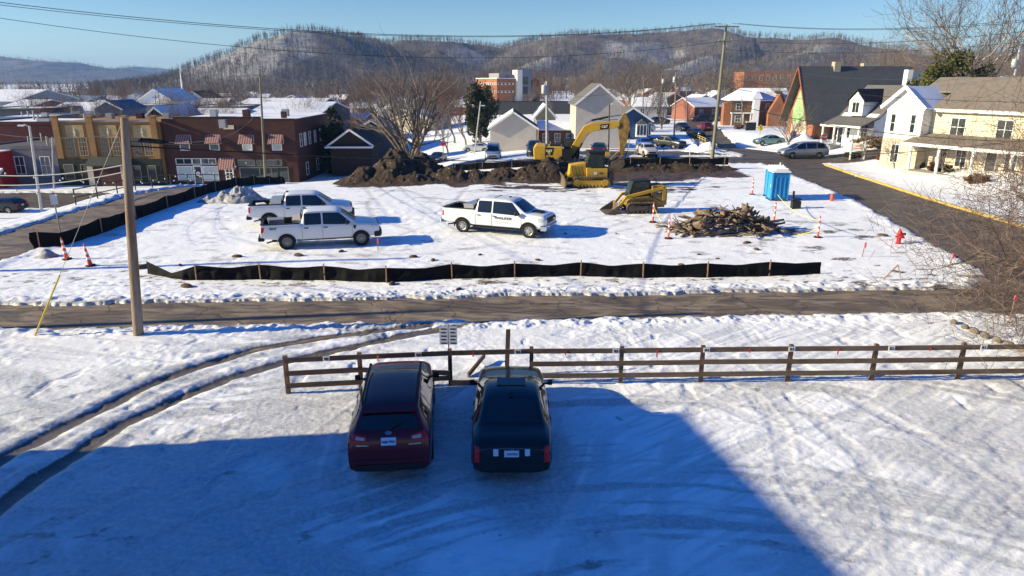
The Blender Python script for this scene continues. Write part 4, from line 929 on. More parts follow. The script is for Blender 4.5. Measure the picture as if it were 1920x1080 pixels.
# --- A-frame church
q = G(1517, 262); X0 = q.x; Yf = q.y; zb = 0.4
o = thing('church', (X0, Yf, zb), R(4), 'orange brick A-frame church with a steep dark ribbed roof and green gable panel', 'building')
hw = 4.3; H1 = 9.7; he = 2.2; Lr = 17
mb = MB(); mb.box(0.7, Lr, 0.5, 2*hw-0.5, -0.6, 2.9); mb.prism([(0.0, -0.6), (2*hw, -0.6), (2*hw, 2.1), (hw, H1-0.3), (0.0, 2.1)], 'x', 0.35, 0.75); mb.build('wall', BRO, o)
mb = MB(); mb.prism([(hw-2.6, -0.3), (hw+2.6, -0.3), (hw+2.6, 3.6), (hw, H1-2.0), (hw-2.6, 3.6)], 'x', 0.27, 0.348); mb.build('gable_panel', mat('pale_green_panel', (0.36, 0.56, 0.28), 0.5, col2=(0.22, 0.36, 0.16), scale=2.5), o)
mb = MB(); mb.prism([(hw-2.6, -0.3), (hw+2.6, -0.3), (hw+2.6, 1.2), (hw-2.6, 1.8)], 'x', 0.2, 0.268); mb.build('stone_base', STONE, o)
RIB = board_mat('dark_ribbed_roof', (0.062, 0.064, 0.066), 0.42, 0.55, vertical=False, depth=0.9, dark=0.6)
def rib_x():
    m = bpy.data.materials.new('ribbed_roof'); n, p = nodes_of(m); g = n.nodes.new('ShaderNodeTexCoord'); s = n.nodes.new('ShaderNodeSeparateXYZ'); n.links.new(g.outputs['Object'], s.inputs[0])
    f = mathn(n, 'FRACT', mathn(n, 'DIVIDE', s.outputs[0], 0.40)); r = nramp(n, f, [(0.0, 0.5), (0.2, 1.35), (0.4, 0.95), (0.95, 0.85)]); c = nmix(n, 1.0, (0.066, 0.068, 0.07), r, 'MULTIPLY')
    v = nramp(n, nnoise(n, 0.7, 5, 0.65), [(0.3, 0.85), (0.7, 1.15)])
    n.links.new(nmix(n, 1.0, c, v, 'MULTIPLY'), p.inputs['Base Color']); n.links.new(nbump(n, f, 0.8, 0.03), p.inputs['Normal']); p.inputs['Roughness'].default_value = 0.55; return m
RIBX = rib_x()
mb = MB(); s = (H1-he)/hw
mb.prism([(-0.5, he-0.5*s*0.9), (hw, H1), (hw, H1+0.25), (-0.62, he-0.5*s*0.9)], 'x', -0.9, Lr+0.4); mb.prism([(2*hw+0.5, he-0.5*s*0.9), (hw, H1), (hw, H1+0.25), (2*hw+0.62, he-0.5*s*0.9)], 'x', -0.9, Lr+0.4)
mb.build('roof', RIBX, o)
mb = MB(); mb.beam((-0.93, -0.55, he-0.9), (-0.93, hw, H1+0.12), 0.3, 0.08, up=(1, 0, 0)); mb.beam((-0.93, 2*hw+0.55, he-0.9), (-0.93, hw, H1+0.12), 0.3, 0.08, up=(1, 0, 0)); mb.build('rake_board', mat('rust_board', (0.20, 0.07, 0.04), 0.8), o)
TC = mat('tan_chimney', (0.36, 0.32, 0.24), 0.9); mb = MB(); mb.box(4.6, 5.6, hw-0.5, hw+0.5, H1-0.6, H1+0.9); mb.build('chimney', TC, o); mb = MB(); mb.box(9.5, 12, hw, hw+1, H1-0.6, H1+0.7); mb.build('chimney', mat('tan_chimney', (0.36, 0.32, 0.24), 0.9), o)
# --- white house with dormer and porch
AX = R(-60)      # both houses on the right stand turned towards the street
q = G(1633, 274); o = thing('house', (q.x, q.y, q.z), R(-66), 'white house with a dormer, grey roof and a columned front porch', 'house')
SDW = board_mat('white_siding', (0.74, 0.74, 0.74), 0.16, depth=0.3, dark=0.85)
mb = MB(); mb.prism([(0.0, -0.6), (9.5, -0.6), (9.5, 3.1), (4.5, 6.6), (0.0, 3.1)], 'x', -5.0, 0); mb.build('wall', SDW, o)
mb = MB(); mb.prism([(-2.6, 2.35), (0.3, 3.3), (4.5, 6.9), (4.5, 6.7), (0.3, 3.1), (-2.6, 2.2)], 'x', -5.4, 0.4); mb.prism([(9.9, 2.8), (4.5, 6.7), (4.5, 6.9), (9.9, 3.0)], 'x', -5.4, 0.4); mb.build('roof', SHGL, o)
mb = MB(); mb.box(-5.4, 0.4, -2.7, -2.55, 2.12, 2.34); mb.box(-5.4, 0.4, -2.5, 0, 2.05, 2.12)
mb.build('porch_beam', TRIM, o)
for x in (-5.1, -3.4, -1.7, 0.1): mb = MB(); mb.at(x, -2.45, 0); mb.lathe([(0.16, -0.3), (0.16, 0.1), (0.12, 0.14), (0.11, 2.0), (0.16, 2.05)], 10); mb.build('column', TRIM, o, smooth=True)
mb = MB(); mb.box(-3.6, -1.6, -0.3, 3.0, 3.4, 5.2); mb.prism([(-3.6, 5.2), (-1.6, 5.2), (-2.6, 6.2)], 'y', -0.3, 3.4); dm = mb.build('dormer', SDW, o)
mb = MB(); mb.prism([(-3.9, 5.0), (-2.6, 6.35), (-2.6, 6.5), (-3.9, 5.15)], 'y', -0.55, 4.0); mb.prism([(-1.3, 5.0), (-2.6, 6.35), (-2.6, 6.5), (-1.3, 5.15)], 'y', -0.55, 4.0); mb.build('dormer_roof', SHBK, dm)
window(dm, -2.6, -0.3, 3.75, 0.9, 1.2, 0, (1, 0)); window(o, -1.2, 0, 0.7, 0.8, 1.6); window(o, -3.6, 0, 0.7, 0.8, 1.6); window(o, -4.6, 0, 0.05, 0.7, 2.1, 0, (0, 0), name='door')
window(o, 0, 2.5, 0.8, 0.8, 1.5, R(90)); window(o, 0, 6.0, 0.8, 0.8, 1.5, R(90))
mb = MB(); mb.box(-3.2, -1.8, -4.6, -2.8, -0.6, 0.15); mb.build('steps', mat('grey_concrete', (0.35, 0.33, 0.31), 0.9), o)
pc = D(1701, 138, 92); oc = o
# --- cream townhouse
q = G(1731, 315); o = thing('townhouse', (q.x, q.y, q.z), R(-66), 'cream sided townhouse with a stone ground floor, long porch and brown roof', 'house')
CRM = board_mat('cream_siding', (0.70, 0.63, 0.46), 0.17, depth=0.3, dark=0.85); WSD = SDW
mb = MB(); mb.prism([(-3.7, 2.6), (0, 2.6), (0, 5.6), (-1.85, 7.15), (-3.7, 5.6)], 'y', -1.2, 6.0); mb.build('wing_wall', WSD, o)
mb = MB(); mb.box(-3.72, 0.02, -1.25, 6.0, -0.8, 2.6); mb.build('wing_stone_base', STONE, o)
mb = MB(); mb.box(0.03, 20, 0, 9, 2.6, 5.3); mb.build('wall', CRM, o)
mb = MB(); mb.box(0.03, 20, -0.04, 8.9, -0.8, 2.6); mb.build('stone_base', STONE, o)
mb = MB(); mb.prism([(-0.45, 5.2), (4.5, 7.9), (4.5, 8.08), (-0.45, 5.4)], 'x', 0.1, 20.5); mb.prism([(9.45, 5.2), (4.5, 7.9), (4.5, 8.08), (9.45, 5.4)], 'x', -3.0, 20.5); mb.prism([(2.2, 6.7), (4.5, 7.9), (4.5, 8.08), (2.2, 6.85)], 'x', -3.0, 0.1)
mb.build('roof', SHBR, o)
mb = MB(); mb.prism([(-4.1, 5.28), (-1.85, 7.15), (-1.85, 7.3), (-4.1, 5.42)], 'y', -1.6, 4.2); mb.prism([(0.4, 5.28), (-1.85, 7.15), (-1.85, 7.3), (0.4, 5.42)], 'y', -1.6, 5.4); mb.build('wing_roof', ROOFSNOW, o)
mb = MB(); mb.beam((-4.15, -1.62, 5.32), (-1.85, -1.62, 7.22), 0.06, 0.3); mb.beam((0.45, -1.62, 5.32), (-1.85, -1.62, 7.22), 0.06, 0.3); mb.build('rake_trim', TRIM, o)
mb = MB(); mb.box(0.4, 20.5, -0.55, -0.4, 5.1, 5.36); mb.build('gutter', TRIM, o)
for x in (-2.9, -0.85): window(o, x, -1.2, 3.2, 0.42, 1.55, 0, (0, 1), TRIM, GLG, 0.05)
window(o, -2.2, -1.25, 0.4, 0.75, 1.6, 0, (1, 1))
for x in (2.6, 6.6, 11.0, 15.0): window(o, x, 0, 3.1, 1.25, 1.5, 0, (1, 1), TRIM, GLG, 0.08)
for x in (3.4, 7.6, 11.4): window(o, x, -0.04, 0.5, 0.9, 1.6, 0, (1, 1))
for x in (1.6, 6.0, 9.8): window(o, x, -0.04, 0.02, 0.85, 2.05, 0, (0, 0), name='door')
mb = MB(); mb.prism([(-2.6, 2.28), (0, 3.05), (0, 3.2), (-2.6, 2.42)], 'x', -0.6, 20.4); mb.build('porch_roof', SHBR, o)
mb = MB(); mb.box(-0.65, 20.4, -2.72, -2.6, 2.18, 2.42); mb.box(-0.6, 20.4, -2.6, -0.04, 2.15, 2.22); mb.build('porch_fascia', TRIM, o)
for x in (0.2, 2.9, 5.9, 9.0, 12.0, 15.0): mb = MB(); mb.at(x, -2.35, -0.6); mb.lathe([(0.17, 0), (0.17, 0.5), (0.13, 0.55), (0.12, 2.6), (0.17, 2.78)], 10); mb.build('column', TRIM, o, smooth=True)
mb = MB(); mb.box(-0.2, 20, -2.8, -0.05, -0.8, -0.02); mb.build('porch_floor', mat('grey_concrete', (0.35, 0.33, 0.31), 0.9), o)

random.seed(12)
VENT = mat('roof_vent_metal', (0.32, 0.33, 0.34), 0.5, 0.4)
def roof_kit(o, w, d, h, n):
    for k in range(n):
        x, y = random.uniform(-w*.4, w*.4), random.uniform(-d*.35, d*.3); mb = MB()
        if random.random() < .5: mb.tube((x, y, h), (x, y, h+random.uniform(.6, 1.3)), .12, n=8); mb.build('vent_pipe', VENT, o)
        else: s = random.uniform(.4, .9); mb.box(x-s, x+s, y-s*.6, y+s*.6, h, h+random.uniform(.5, 1.0)); mb.build('roof_unit', VENT, o)
for o in list(COL.objects):
    if o.type == 'EMPTY' and o.parent is None and o.get('category') == 'building' and o.location.x < -20 and 84 < o.location.y < 180:
        for ch in o.children:
            if ch.name.startswith('wall'):
                vs = [v.co for v in ch.data.vertices]; w = max(v.x for v in vs)-min(v.x for v in vs); d = max(v.y for v in vs)-min(v.y for v in vs); cx = (max(v.x for v in vs)+min(v.x for v in vs))/2; cy = (max(v.y for v in vs)+min(v.y for v in vs))/2; h = sorted(v.z for v in vs)[len(vs)//2]
                if abs(cx) < 1 and 'parapet' in [c.name.split('.')[0] for c in o.children]: roof_kit(o, w, d, max(v.z for v in vs)+.05, 4)
                elif abs(cx) > 1:
                    for k in range(3): x = cx+(k-1)*w*.28; y = cy+random.uniform(-2, 3); mb = MB(); z = max(v.z for v in vs)-.3; mb.box(x-.4, x+.4, y-.4, y+.4, z, z+1.0); mb.build('roof_unit' if k != 1 else 'chimney', VENT if k != 1 else BRD, o)
# ------------------------------------------------------------------ road vehicles
def paint(name, col, metal=0.0, rough=0.28): return mat(name, col, rough, metal, bevel=0.02, coat=0.35, spec=0.4)
RUB = mat('tyre_rubber', (0.018, 0.018, 0.018), 0.85); RIMS = mat('wheel_metal', (0.42, 0.42, 0.43), 0.35, 0.7); STEEL = mat('grey_steel_wheel', (0.22, 0.22, 0.23), 0.45, 0.6)
BLKP = mat('black_plastic', (0.02, 0.02, 0.021), 0.6); CGL = glass_mat('car_glass', (0.012, 0.016, 0.02), 0.05); CHR = mat('chrome', (0.6, 0.6, 0.6), 0.15, 1.0)
REDL = mat('red_lamp', (0.50, 0.015, 0.018), 0.2, coat=0.5); CLRL = mat('clear_lamp', (0.62, 0.64, 0.66), 0.12, 0.2, coat=0.6); AMB = mat('amber_lamp', (0.6, 0.2, 0.03), 0.2)
PLB = mat('licence_plate_blue', (0.50, 0.68, 0.85), 0.5); PLT = mat('plate_characters', (0.02, 0.04, 0.16), 0.5)
def loft(st, name, m, par, sub=2, wide=None):
    "st: list of (x, zbot, zbelt, ztop, wbelt, wtop)"
    bm = bmesh.new(); cl = bm.edges.layers.float.new('crease_edge'); rings = []
    for (x, zb, zl, zt, wb, wt) in st:
        h = [(0, zb), (wb*0.86, zb), (wb*0.97, zb+0.10), (wb*1.0, zb+(zl-zb)*0.55), (wb*0.985, zl-0.04), (wb*0.955, zl), (wt, zt-0.05 if zt-zl > 0.12 else zt-0.02), (wt*0.80, zt), (0, zt+0.012)]
        ring = [(-y, z) for (y, z) in h[::-1][:-1]] + h  # from top centre of right side down .. up
        # order: start at top centre going along -y side down to bottom centre then +y side up
        left = [(-y, z) for (y, z) in h[::-1]]; right = h[1:-1]
        ring = left + right
        rings.append([bm.verts.new((x, y, z)) for (y, z) in ring])
    n = len(rings[0])
    K = {2: 0.85, 5: 0.85, 6: 0.75}
    def crease_idx(i):  # index in ring -> profile index
        return 8-i if i <= 8 else i-8
    for a, b in zip(rings[:-1], rings[1:]):
        for k in range(n): bm.faces.new((a[k], a[(k+1) % n], b[(k+1) % n], b[k]))
    for r in (rings[0], rings[-1]):
        # cap: strips between the mirrored sides
        for k in range(0, 8):
            l0, l1 = r[k], r[k+1]; r0 = r[(n-k) % n]; r1 = r[n-k-1]
            vs = []
            for v in (l0, l1, r1, r0):
                if v not in vs: vs.append(v)
            if len(vs) >= 3:
                try: bm.faces.new(vs)
                except ValueError: pass
    bm.edges.ensure_lookup_table()
    for a, b in zip(rings[:-1], rings[1:]):
        for k in range(n):
            e = bm.edges.get((a[k], b[k])); pi = crease_idx(k)
            if e and pi in K: e[cl] = K[pi]
    for r in (rings[0], rings[-1]):
        for k in range(n):
            e = bm.edges.get((r[k], r[(k+1) % n]))
            if e: e[cl] = 0.9
    bmesh.ops.recalc_face_normals(bm, faces=bm.faces)
    me = bpy.data.meshes.new(name); bm.to_mesh(me); bm.free(); me.materials.append(m)
    o = bpy.data.objects.new(name, me); COL.objects.link(o); o.parent = par
    if sub:
        def md(ob): s = ob.modifiers.new('s', 'SUBSURF'); s.levels = sub; s.render_levels = sub
        bake(o, md)
    return o
def boolean_cut(o, mb):
    c = mb.build('cutter', BLKP); c.parent = o.parent
    def md(ob): b = ob.modifiers.new('b', 'BOOLEAN'); b.operation = 'DIFFERENCE'; b.solver = 'EXACT'; b.object = c
    bake(o, md); me = c.data; bpy.data.objects.remove(c); bpy.data.meshes.remove(me)
    me = o.data
    if len(me.materials) > 1:
        pass
    me.polygons.foreach_set('use_smooth', [True]*len(me.polygons))
    try: me.set_sharp_from_angle(angle=R(32))
    except Exception: pass
def soft(ob, w_=.04):
    def md(x): b = x.modifiers.new('b', 'BEVEL'); b.width = w_; b.segments = 3; b.limit_method = 'ANGLE'
    return bake(ob, md)
class Skin:
    def __init__(s, o):
        me = o.data; s.t = BVHTree.FromPolygons([tuple(v.co) for v in me.vertices], [tuple(p.vertices) for p in me.polygons])
    def hit(s, org, d):
        h = s.t.ray_cast(Vector(org), Vector(d)); return h[0], h[1]
def rounded(poly, r=0.12, n=3):
    out = []; m = len(poly)
    for i in range(m):
        p0 = Vector(poly[i-1]); p = Vector(poly[i]); p1 = Vector(poly[(i+1) % m]); a = p.lerp(p0, min(0.45, r/max((p0-p).length, 1e-6))); b = p.lerp(p1, min(0.45, r/max((p1-p).length, 1e-6)))
        for k in range(n+1):
            t = k/n; out.append(tuple(a.lerp(p, t).lerp(p.lerp(b, t), t)))
    return out
def patch(skin, poly, view, name, m, par, off=0.006, rings=4, sub=3, rnd=0.06, thick=0.0):
    "panel shaped by a convex polygon laid onto the body. view: 'L','R' poly=(x,z); 'B','F' poly=(y,z); 'T' poly=(x,y)"
    pl = rounded(poly, rnd) if rnd else list(poly); pts = []
    for i in range(len(pl)):
        a = Vector(pl[i]); b = Vector(pl[(i+1) % len(pl)]); k = max(1, int((b-a).length/(0.18 if rings > 1 else 0.07)))
        for j in range(k): pts.append(a.lerp(b, j/k))
    c = sum(pts, Vector((0, 0)))/len(pts); n = len(pts); P2 = [c]
    for r in range(1, rings+1):
        for p in pts: P2.append(c.lerp(p, r/rings))
    V = []; N = []
    for p in P2:
        if view == 'L': og, d = (p[0], 3, p[1]), (0, -1, 0)
        elif view == 'R': og, d = (p[0], -3, p[1]), (0, 1, 0)
        elif view == 'B': og, d = (-9, p[0], p[1]), (1, 0, 0)
        elif view == 'F': og, d = (9, p[0], p[1]), (-1, 0, 0)
        else: og, d = (p[0], p[1], 4), (0, 0, -1)
        h, nn = skin.hit(og, d); V.append(h); N.append(-Vector(d))
    good = [v for v in V if v is not None]
    if not good: return None
    for i, v in enumerate(V):
        if v is None:
            if view in 'LR': V[i] = min(good, key=lambda g: (g.x-P2[i][0])**2+(g.z-P2[i][1])**2)
            elif view in 'BF': V[i] = min(good, key=lambda g: (g.y-P2[i][0])**2+(g.z-P2[i][1])**2)
            else: V[i] = min(good, key=lambda g: (g.x-P2[i][0])**2+(g.y-P2[i][1])**2)
    W_ = [v+N[i]*off for i, v in enumerate(V)]; F = [(0, 1+k, 1+(k+1) % n) for k in range(n)]
    for r in range(rings-1):
        o = 1+r*n
        for k in range(n): F.append((o+k, o+n+k, o+n+(k+1) % n, o+(k+1) % n))
    o = 1+(rings-1)*n; base = len(W_)
    for k in range(n): W_.append(V[o+k]-N[o+k]*0.01)
    for k in range(n): F.append((o+k, base+k, base+(k+1) % n, o+(k+1) % n))
    mb = MB(); mb.add(W_, F); ob = mb.build(name, m, par, smooth=True); return ob
def wheel(par, x, y, r, w, rim, spokes=8, side=1, rr=0.62):
    mb = MB(); mb.lathe([(r*rr, -w/2+0.02), (r*0.90, -w/2), (r*0.985, -w/2+0.03), (r, -w/4), (r, w/4), (r*0.985, w/2-0.03), (r*0.90, w/2), (r*rr, w/2-0.02)], 28, 'y', cap=False)
    mb.lathe([(r*rr, -w/2+0.02), (r*rr*0.98, w/2-0.02)], 28, 'y', cap=False)
    t = mb.build('wheel', RUB, par, smooth=True); t.location = (x, y, r)
    mb = MB(); yo = side*(w/2-0.03)
    mb.lathe([(r*rr, yo), (r*rr*0.9, yo-side*0.01), (r*rr*0.86, yo-side*0.05), (r*rr*0.98, yo-side*0.055)], 24, 'y', cap=False)
    mb.lathe([(r*rr*0.95, yo-side*0.09), (0.001, yo-side*0.085)], 24, 'y', cap=False)
    for k in range(spokes):
        a = 2*math.pi*k/spokes; ca, sa = math.cos(a), math.sin(a)
        mb.beam((ca*r*0.1, yo-side*0.02, sa*r*0.1), (ca*r*rr*0.93, yo-side*0.035, sa*r*rr*0.93), r*0.15 if spokes < 9 else r*0.1, 0.03, up=(0, 1, 0))
    mb.lathe([(0.001, yo+side*0.005), (r*0.13, yo), (r*0.16, yo-side*0.05)], 14, 'y', cap=False); mb.build('rim', rim, t, smooth=True)
    return t
def mirror_part(par, x, y, z, s, m, big=False):
    mb = MB(); h = 0.26 if big else 0.15; e = 0.27 if big else 0.20; mb.beam((x+0.02, y-s*.05, z-0.05), (x, y+s*0.10, z-0.02), 0.06, 0.05)
    mb.prism([(x-0.05, z-0.06), (x+0.05, z-0.05), (x+0.08, z), (x+0.05, z+h-0.08), (x-0.05, z+h-0.06)], 'y', y+s*0.08, y+s*e); q = mb.build('wing_mirror', m, par)
    def md(ob): b = ob.modifiers.new('b', 'BEVEL'); b.width = .025; b.segments = 2
    return bake(q, md)
def arch_cut(L_, r, ym, w=0.42): 
    mb = MB()
    for x in L_:
        for s in (-1, 1):
            mb.at(x, s*(ym-w/2+0.06), r*0.98); mb.lathe([(r*1.17, -w/2), (r*1.17, w/2+0.1)] if s > 0 else [(r*1.17, -w/2-0.1), (r*1.17, w/2)], 28, 'y')
    mb.at(); return mb
def text_part(s, size, m, par, loc, rot, depth=0.004, name='lettering', bold=0.0, align='CENTER', sx=1.0):
    cu = bpy.data.curves.new(name, 'FONT'); cu.body = s; cu.size = size; cu.extrude = depth; cu.align_x = align; cu.align_y = 'CENTER'; cu.offset = bold; cu.resolution_u = 2
    o = bpy.data.objects.new(name, cu); COL.objects.link(o); dg = bpy.context.evaluated_depsgraph_get(); dg.update()
    me = bpy.data.meshes.new_from_object(o.evaluated_get(dg)); bpy.data.objects.remove(o); me.materials.clear(); me.materials.append(m); me.name = name
    t = bpy.data.objects.new(name, me); COL.objects.link(t); t.parent = par; t.location = loc; t.rotation_euler = rot; t.scale = (sx, 1, 1); return t
def passenger_car(name, label, loc, rz, col, kind='suv', rim=None, detail=2, cat='car', group=None, L_=4.6, Wd=1.82, H=1.5, snowy=False, plate=True):
    o = thing(name, loc, rz, label, cat, group); f = L_/4.7; w = Wd/2; gc = 0.22; r = 0.34
    P = col
    if kind == 'suv': tp = [(2.33, .34, .62, .66, .62, .50), (2.22, .28, .80, .84, .80, .66), (1.9, .24, .92, .98, .92, .74), (1.15, .22, .98, 1.06, .97, .76), (.95, .22, .99, 1.10, .98, .76), (.28, .22, 1.02, H-.06, 1, .66), (-.2, .22, 1.03, H, 1, .67), (-1.2, .22, 1.05, H-.01, 1, .67), (-1.82, .24, 1.07, H-.06, .99, .66), (-2.17, .28, 1.08, 1.15, .97, .78), (-2.33, .30, .97, 1.03, .955, .80), (-2.37, .36, .70, .76, .93, .78)]
    elif kind == 'sedan': tp = [(2.33, .32, .58, .62, .62, .50), (2.22, .26, .74, .78, .80, .66), (1.9, .22, .84, .90, .92, .74), (1.1, .20, .92, 1.0, .97, .76), (.9, .20, .94, 1.03, .98, .76), (.15, .20, .96, H-.05, 1, .68), (-.4, .20, .97, H, 1, .70), (-.95, .20, .98, H-.03, 1, .70), (-1.58, .22, .99, 1.12, .99, .79), (-1.72, .22, 1.0, 1.07, .98, .80), (-2.22, .26, .99, 1.04, .94, .80), (-2.33, .34, .84, .90, .91, .76)]
    elif kind == 'van': tp = [(2.4, .34, .60, .64, .64, .50), (2.28, .28, .78, .84, .82, .66), (2.0, .24, .90, .98, .93, .74), (1.45, .22, .98, 1.08, .97, .76), (1.3, .22, 1.0, 1.13, .98, .76), (.55, .22, 1.03, H-.07, 1, .70), (0, .22, 1.04, H, 1, .72), (-1.4, .22, 1.05, H, 1, .72), (-2.05, .24, 1.05, H-.08, .98, .70), (-2.3, .28, 1.03, 1.16, .95, .74), (-2.4, .32, .95, 1.0, .92, .74)]
    st = [(x*f, zb, zl*H/1.5*0.98 if kind == 'suv' else zl, zt*(H/1.5) if (kind == 'suv' and zt < H-.1) else zt, wb*w, wt*w) for (x, zb, zl, zt, wb, wt) in tp]
    body = loft(st, 'body', P, o, 2); wb2 = 1.38*f
    boolean_cut(body, arch_cut((wb2, -wb2*1.0), r, w)); sk = Skin(body)
    for x in (wb2, -wb2):
        for s in (-1, 1): wheel(o, x, s*(w-0.12), r, 0.22, rim or RIMS, 7, s)
    s_ = H/1.5; bl = (1.03 if kind != 'sedan' else .985)*(s_ if kind == 'suv' else 1)+.02; tpz = H-.13
    A = {'suv': (.80, .35, -.10, -.18, -1.0, -1.08, -1.85, -1.60), 'sedan': (.75, .28, -.22, -.30, -.95, -1.02, -1.45, -1.0), 'van': (1.15, .62, .05, -.05, -1.05, -1.15, -2.0, -1.85)}[kind]
    A = [a*f for a in A]
    for v in ('L', 'R'):
        patch(sk, [(A[0], bl), (A[1], tpz), (A[2], tpz+.02), (A[2], bl+.01)], v, 'side_window', CGL, o, rnd=.04)
        patch(sk, [(A[3], bl+.01), (A[3], tpz+.02), (A[4], tpz+.01), (A[4], bl+.02)] if kind != 'sedan' else [(A[3], bl), (A[3], tpz+.02), (A[7], tpz-.02), (A[6], bl+.06), (A[6], bl+.01)], v, 'side_window', CGL, o, rnd=.04)
        if kind != 'sedan': patch(sk, [(A[5], bl+.02), (A[5], tpz+.01), (A[7], tpz-.02), (A[6], bl+.07)], v, 'side_window', CGL, o, rnd=.04)
        if detail > 1:
            for xx in (A[2]-.03*f, A[4]-.02*f): patch(sk, [(xx, .35), (xx, bl-.03), (xx-.012, bl-.03), (xx-.012, .35)], v, 'door_seam', BLKP, o, off=.008, rnd=0, rings=1)
            for xx in (A[2]+.16, A[4]+.16): patch(sk, [(xx, bl-.16), (xx, bl-.12), (xx-.18, bl-.12), (xx-.18, bl-.16)], v, 'door_handle', P, o, off=.03, rnd=.01, rings=1)
    wx = (1.05*f, .30*f) if kind == 'suv' else ((1.0*f, .2*f) if kind == 'sedan' else (1.4*f, .6*f))
    wi = patch(sk, [(wx[0]-.03, -w*.74), (wx[0]+.06, 0), (wx[0]-.03, w*.74), (wx[1]+.07, w*.60), (wx[1]+.1, 0), (wx[1]+.07, -w*.60)], 'T', 'windshield', CGL, o, off=.008, rnd=.05)
    if kind == 'sedan': patch(sk, [(-1.55*f, -w*.66), (-1.59*f, 0), (-1.55*f, w*.66), (-1.02*f, w*.56), (-.98*f, 0), (-1.02*f, -w*.56)], 'T', 'rear_window', CGL, o, off=.008, rnd=.05)
    else: patch(sk, [(-w*.72, 1.14*s_ if kind == 'suv' else 1.12), (-w*.58, H-.16), (w*.58, H-.16), (w*.72, 1.14*s_ if kind == 'suv' else 1.12)], 'B', 'rear_window', CGL, o, off=.01, rnd=.10)
    for s in (-1, 1):
        patch(sk, [(s*w*.50, .62), (s*w*.46, .74), (s*w*.84, .80), (s*w*.88, .66)], 'F', 'headlight', CLRL, o, off=.012, rnd=.03)
        zt0 = .80 if kind != 'sedan' else .70
        if detail < 3: patch(sk, [(s*w*.58, zt0), (s*w*.56, zt0+.17), (s*w*.93, zt0+.19), (s*w*.95, zt0+.02)], 'B', 'tail_light', REDL, o, off=.012, rnd=.03)
        mirror_part(o, A[0]-.12*f, s*(w*.93), bl+.02, s, BLKP if detail > 2 else P)
    patch(sk, [(-w*.5, .50), (-w*.45, .66), (w*.45, .66), (w*.5, .50)], 'F', 'grille', BLKP, o, off=.012, rnd=.04)
    patch(sk, [(-w*.75, .30), (-w*.7, .42), (w*.7, .42), (w*.75, .30)], 'F', 'front_bumper', BLKP, o, off=.02, rnd=.04)
    if detail < 3:
        patch(sk, [(-w*.8, .34), (-w*.78, .44), (w*.78, .44), (w*.8, .34)], 'B', 'rear_bumper', BLKP, o, off=.02, rnd=.04)
        if plate: patch(sk, [(-.16, .70), (-.16, .82), (.16, .82), (.16, .70)], 'B', 'licence_plate', PLB, o, off=.02, rnd=.01, rings=1)
    # dark wheel housings and underbody
    mb = MB(); mb.box(-2.0*f, 2.0*f, -w*.70, w*.70, .17, .30)
    for x in (wb2, -wb2):
        mb.box(x-r*1.1, x+r*1.1, -w*.70, w*.70, .3, r*1.95)
    mb.build('underbody', BLKP, o)
    return o, sk, w
def plate_writing(o, y, x, z, chars, m=PLT, tilt=0.0, size=0.105):
    text_part(chars, size, m, o, (x-.004, y, z), (R(90)-tilt, 0, R(-90)), 0.002, 'plate_characters', 0.002)
# --- dark red wagon
MAR = paint('maroon_metallic', (0.11, 0.007, 0.012), 0.3, 0.3)
o, sk, w = passenger_car('estate_car', 'dark red estate car parked nose to the fence, roof rails and a blue plate', (-2.82, 15.38, 0.02), R(90+5.5), MAR, 'suv', detail=3, L_=4.78, Wd=1.82, H=1.60, group='cars parked at the board fence')
L2 = 4.78/2
pl = patch(sk, [(-.155, .94), (-.155, 1.09), (.155, 1.09), (.155, .94)], 'B', 'licence_plate', PLB, o, off=.022, rnd=.01, rings=1); bx = min(v.co.x for v in pl.data.vertices)
plate_writing(pl, 0, bx, 1.015, '9G8 TPN', tilt=0.0, size=.070)
for s in (-1, 1):
    t = patch(sk, [(s*w*.52, 1.03), (s*w*.50, 1.12), (s*w*.80, 1.17), (s*w*.93, 1.19), (s*w*.96, .98), (s*w*.80, 1.0)], 'B', 'tail_light', REDL, o, off=.014, rnd=.03)
    patch(sk, [(s*w*.55, 1.055), (s*w*.54, 1.10), (s*w*.74, 1.13), (s*w*.76, 1.07)], 'B', 'reversing_lens', mat('dim_clear_lens', (0.40, 0.40, 0.42), 0.2), t, off=.022, rnd=.02)
    mb = MB(); mb.path([(.55, s*.60, 1.53), (.45, s*.61, 1.60), (-1.5, s*.60, 1.60), (-1.68, s*.58, 1.52)], .028, 6); mb.build('roof_rail', BLKP, o)
    patch(sk, [(s*w*.46, .93), (s*w*.46, .955), (s*w*.74, .965), (s*w*.74, .94)], 'B', 'model_badge', mat('dull_chrome', (0.35, 0.33, 0.34), 0.3, 0.8), o, off=.016, rnd=0, rings=1)
patch(sk, [(-.10, 1.17), (0, 1.125), (.10, 1.17), (0, 1.215)], 'B', 'oval_badge', mat('dull_chrome', (0.35, 0.33, 0.34), 0.3, 0.8), o, off=.016, rnd=.09, rings=2)
patch(sk, [(-w*.80, .60), (-w*.80, .615), (w*.80, .615), (w*.80, .60)], 'B', 'tailgate_seam', BLKP, o, off=.01, rnd=0, rings=1)
patch(sk, [(-w*.82, .34), (-w*.80, .50), (w*.80, .50), (w*.82, .34)], 'B', 'rear_bumper', BLKP, o, off=.02, rnd=.05)
mb = MB(); mb.beam((-2.32, 0.0, 1.31), (-2.1, -.35, 1.33), .025, .02); mb.build('rear_wiper', BLKP, o)
mb = MB(); mb.prism([(-1.70, 1.50), (-1.95, 1.47), (-1.95, 1.50), (-1.68, 1.57)], 'y', -.58, .58); mb.build('roof_spoiler', MAR, o)
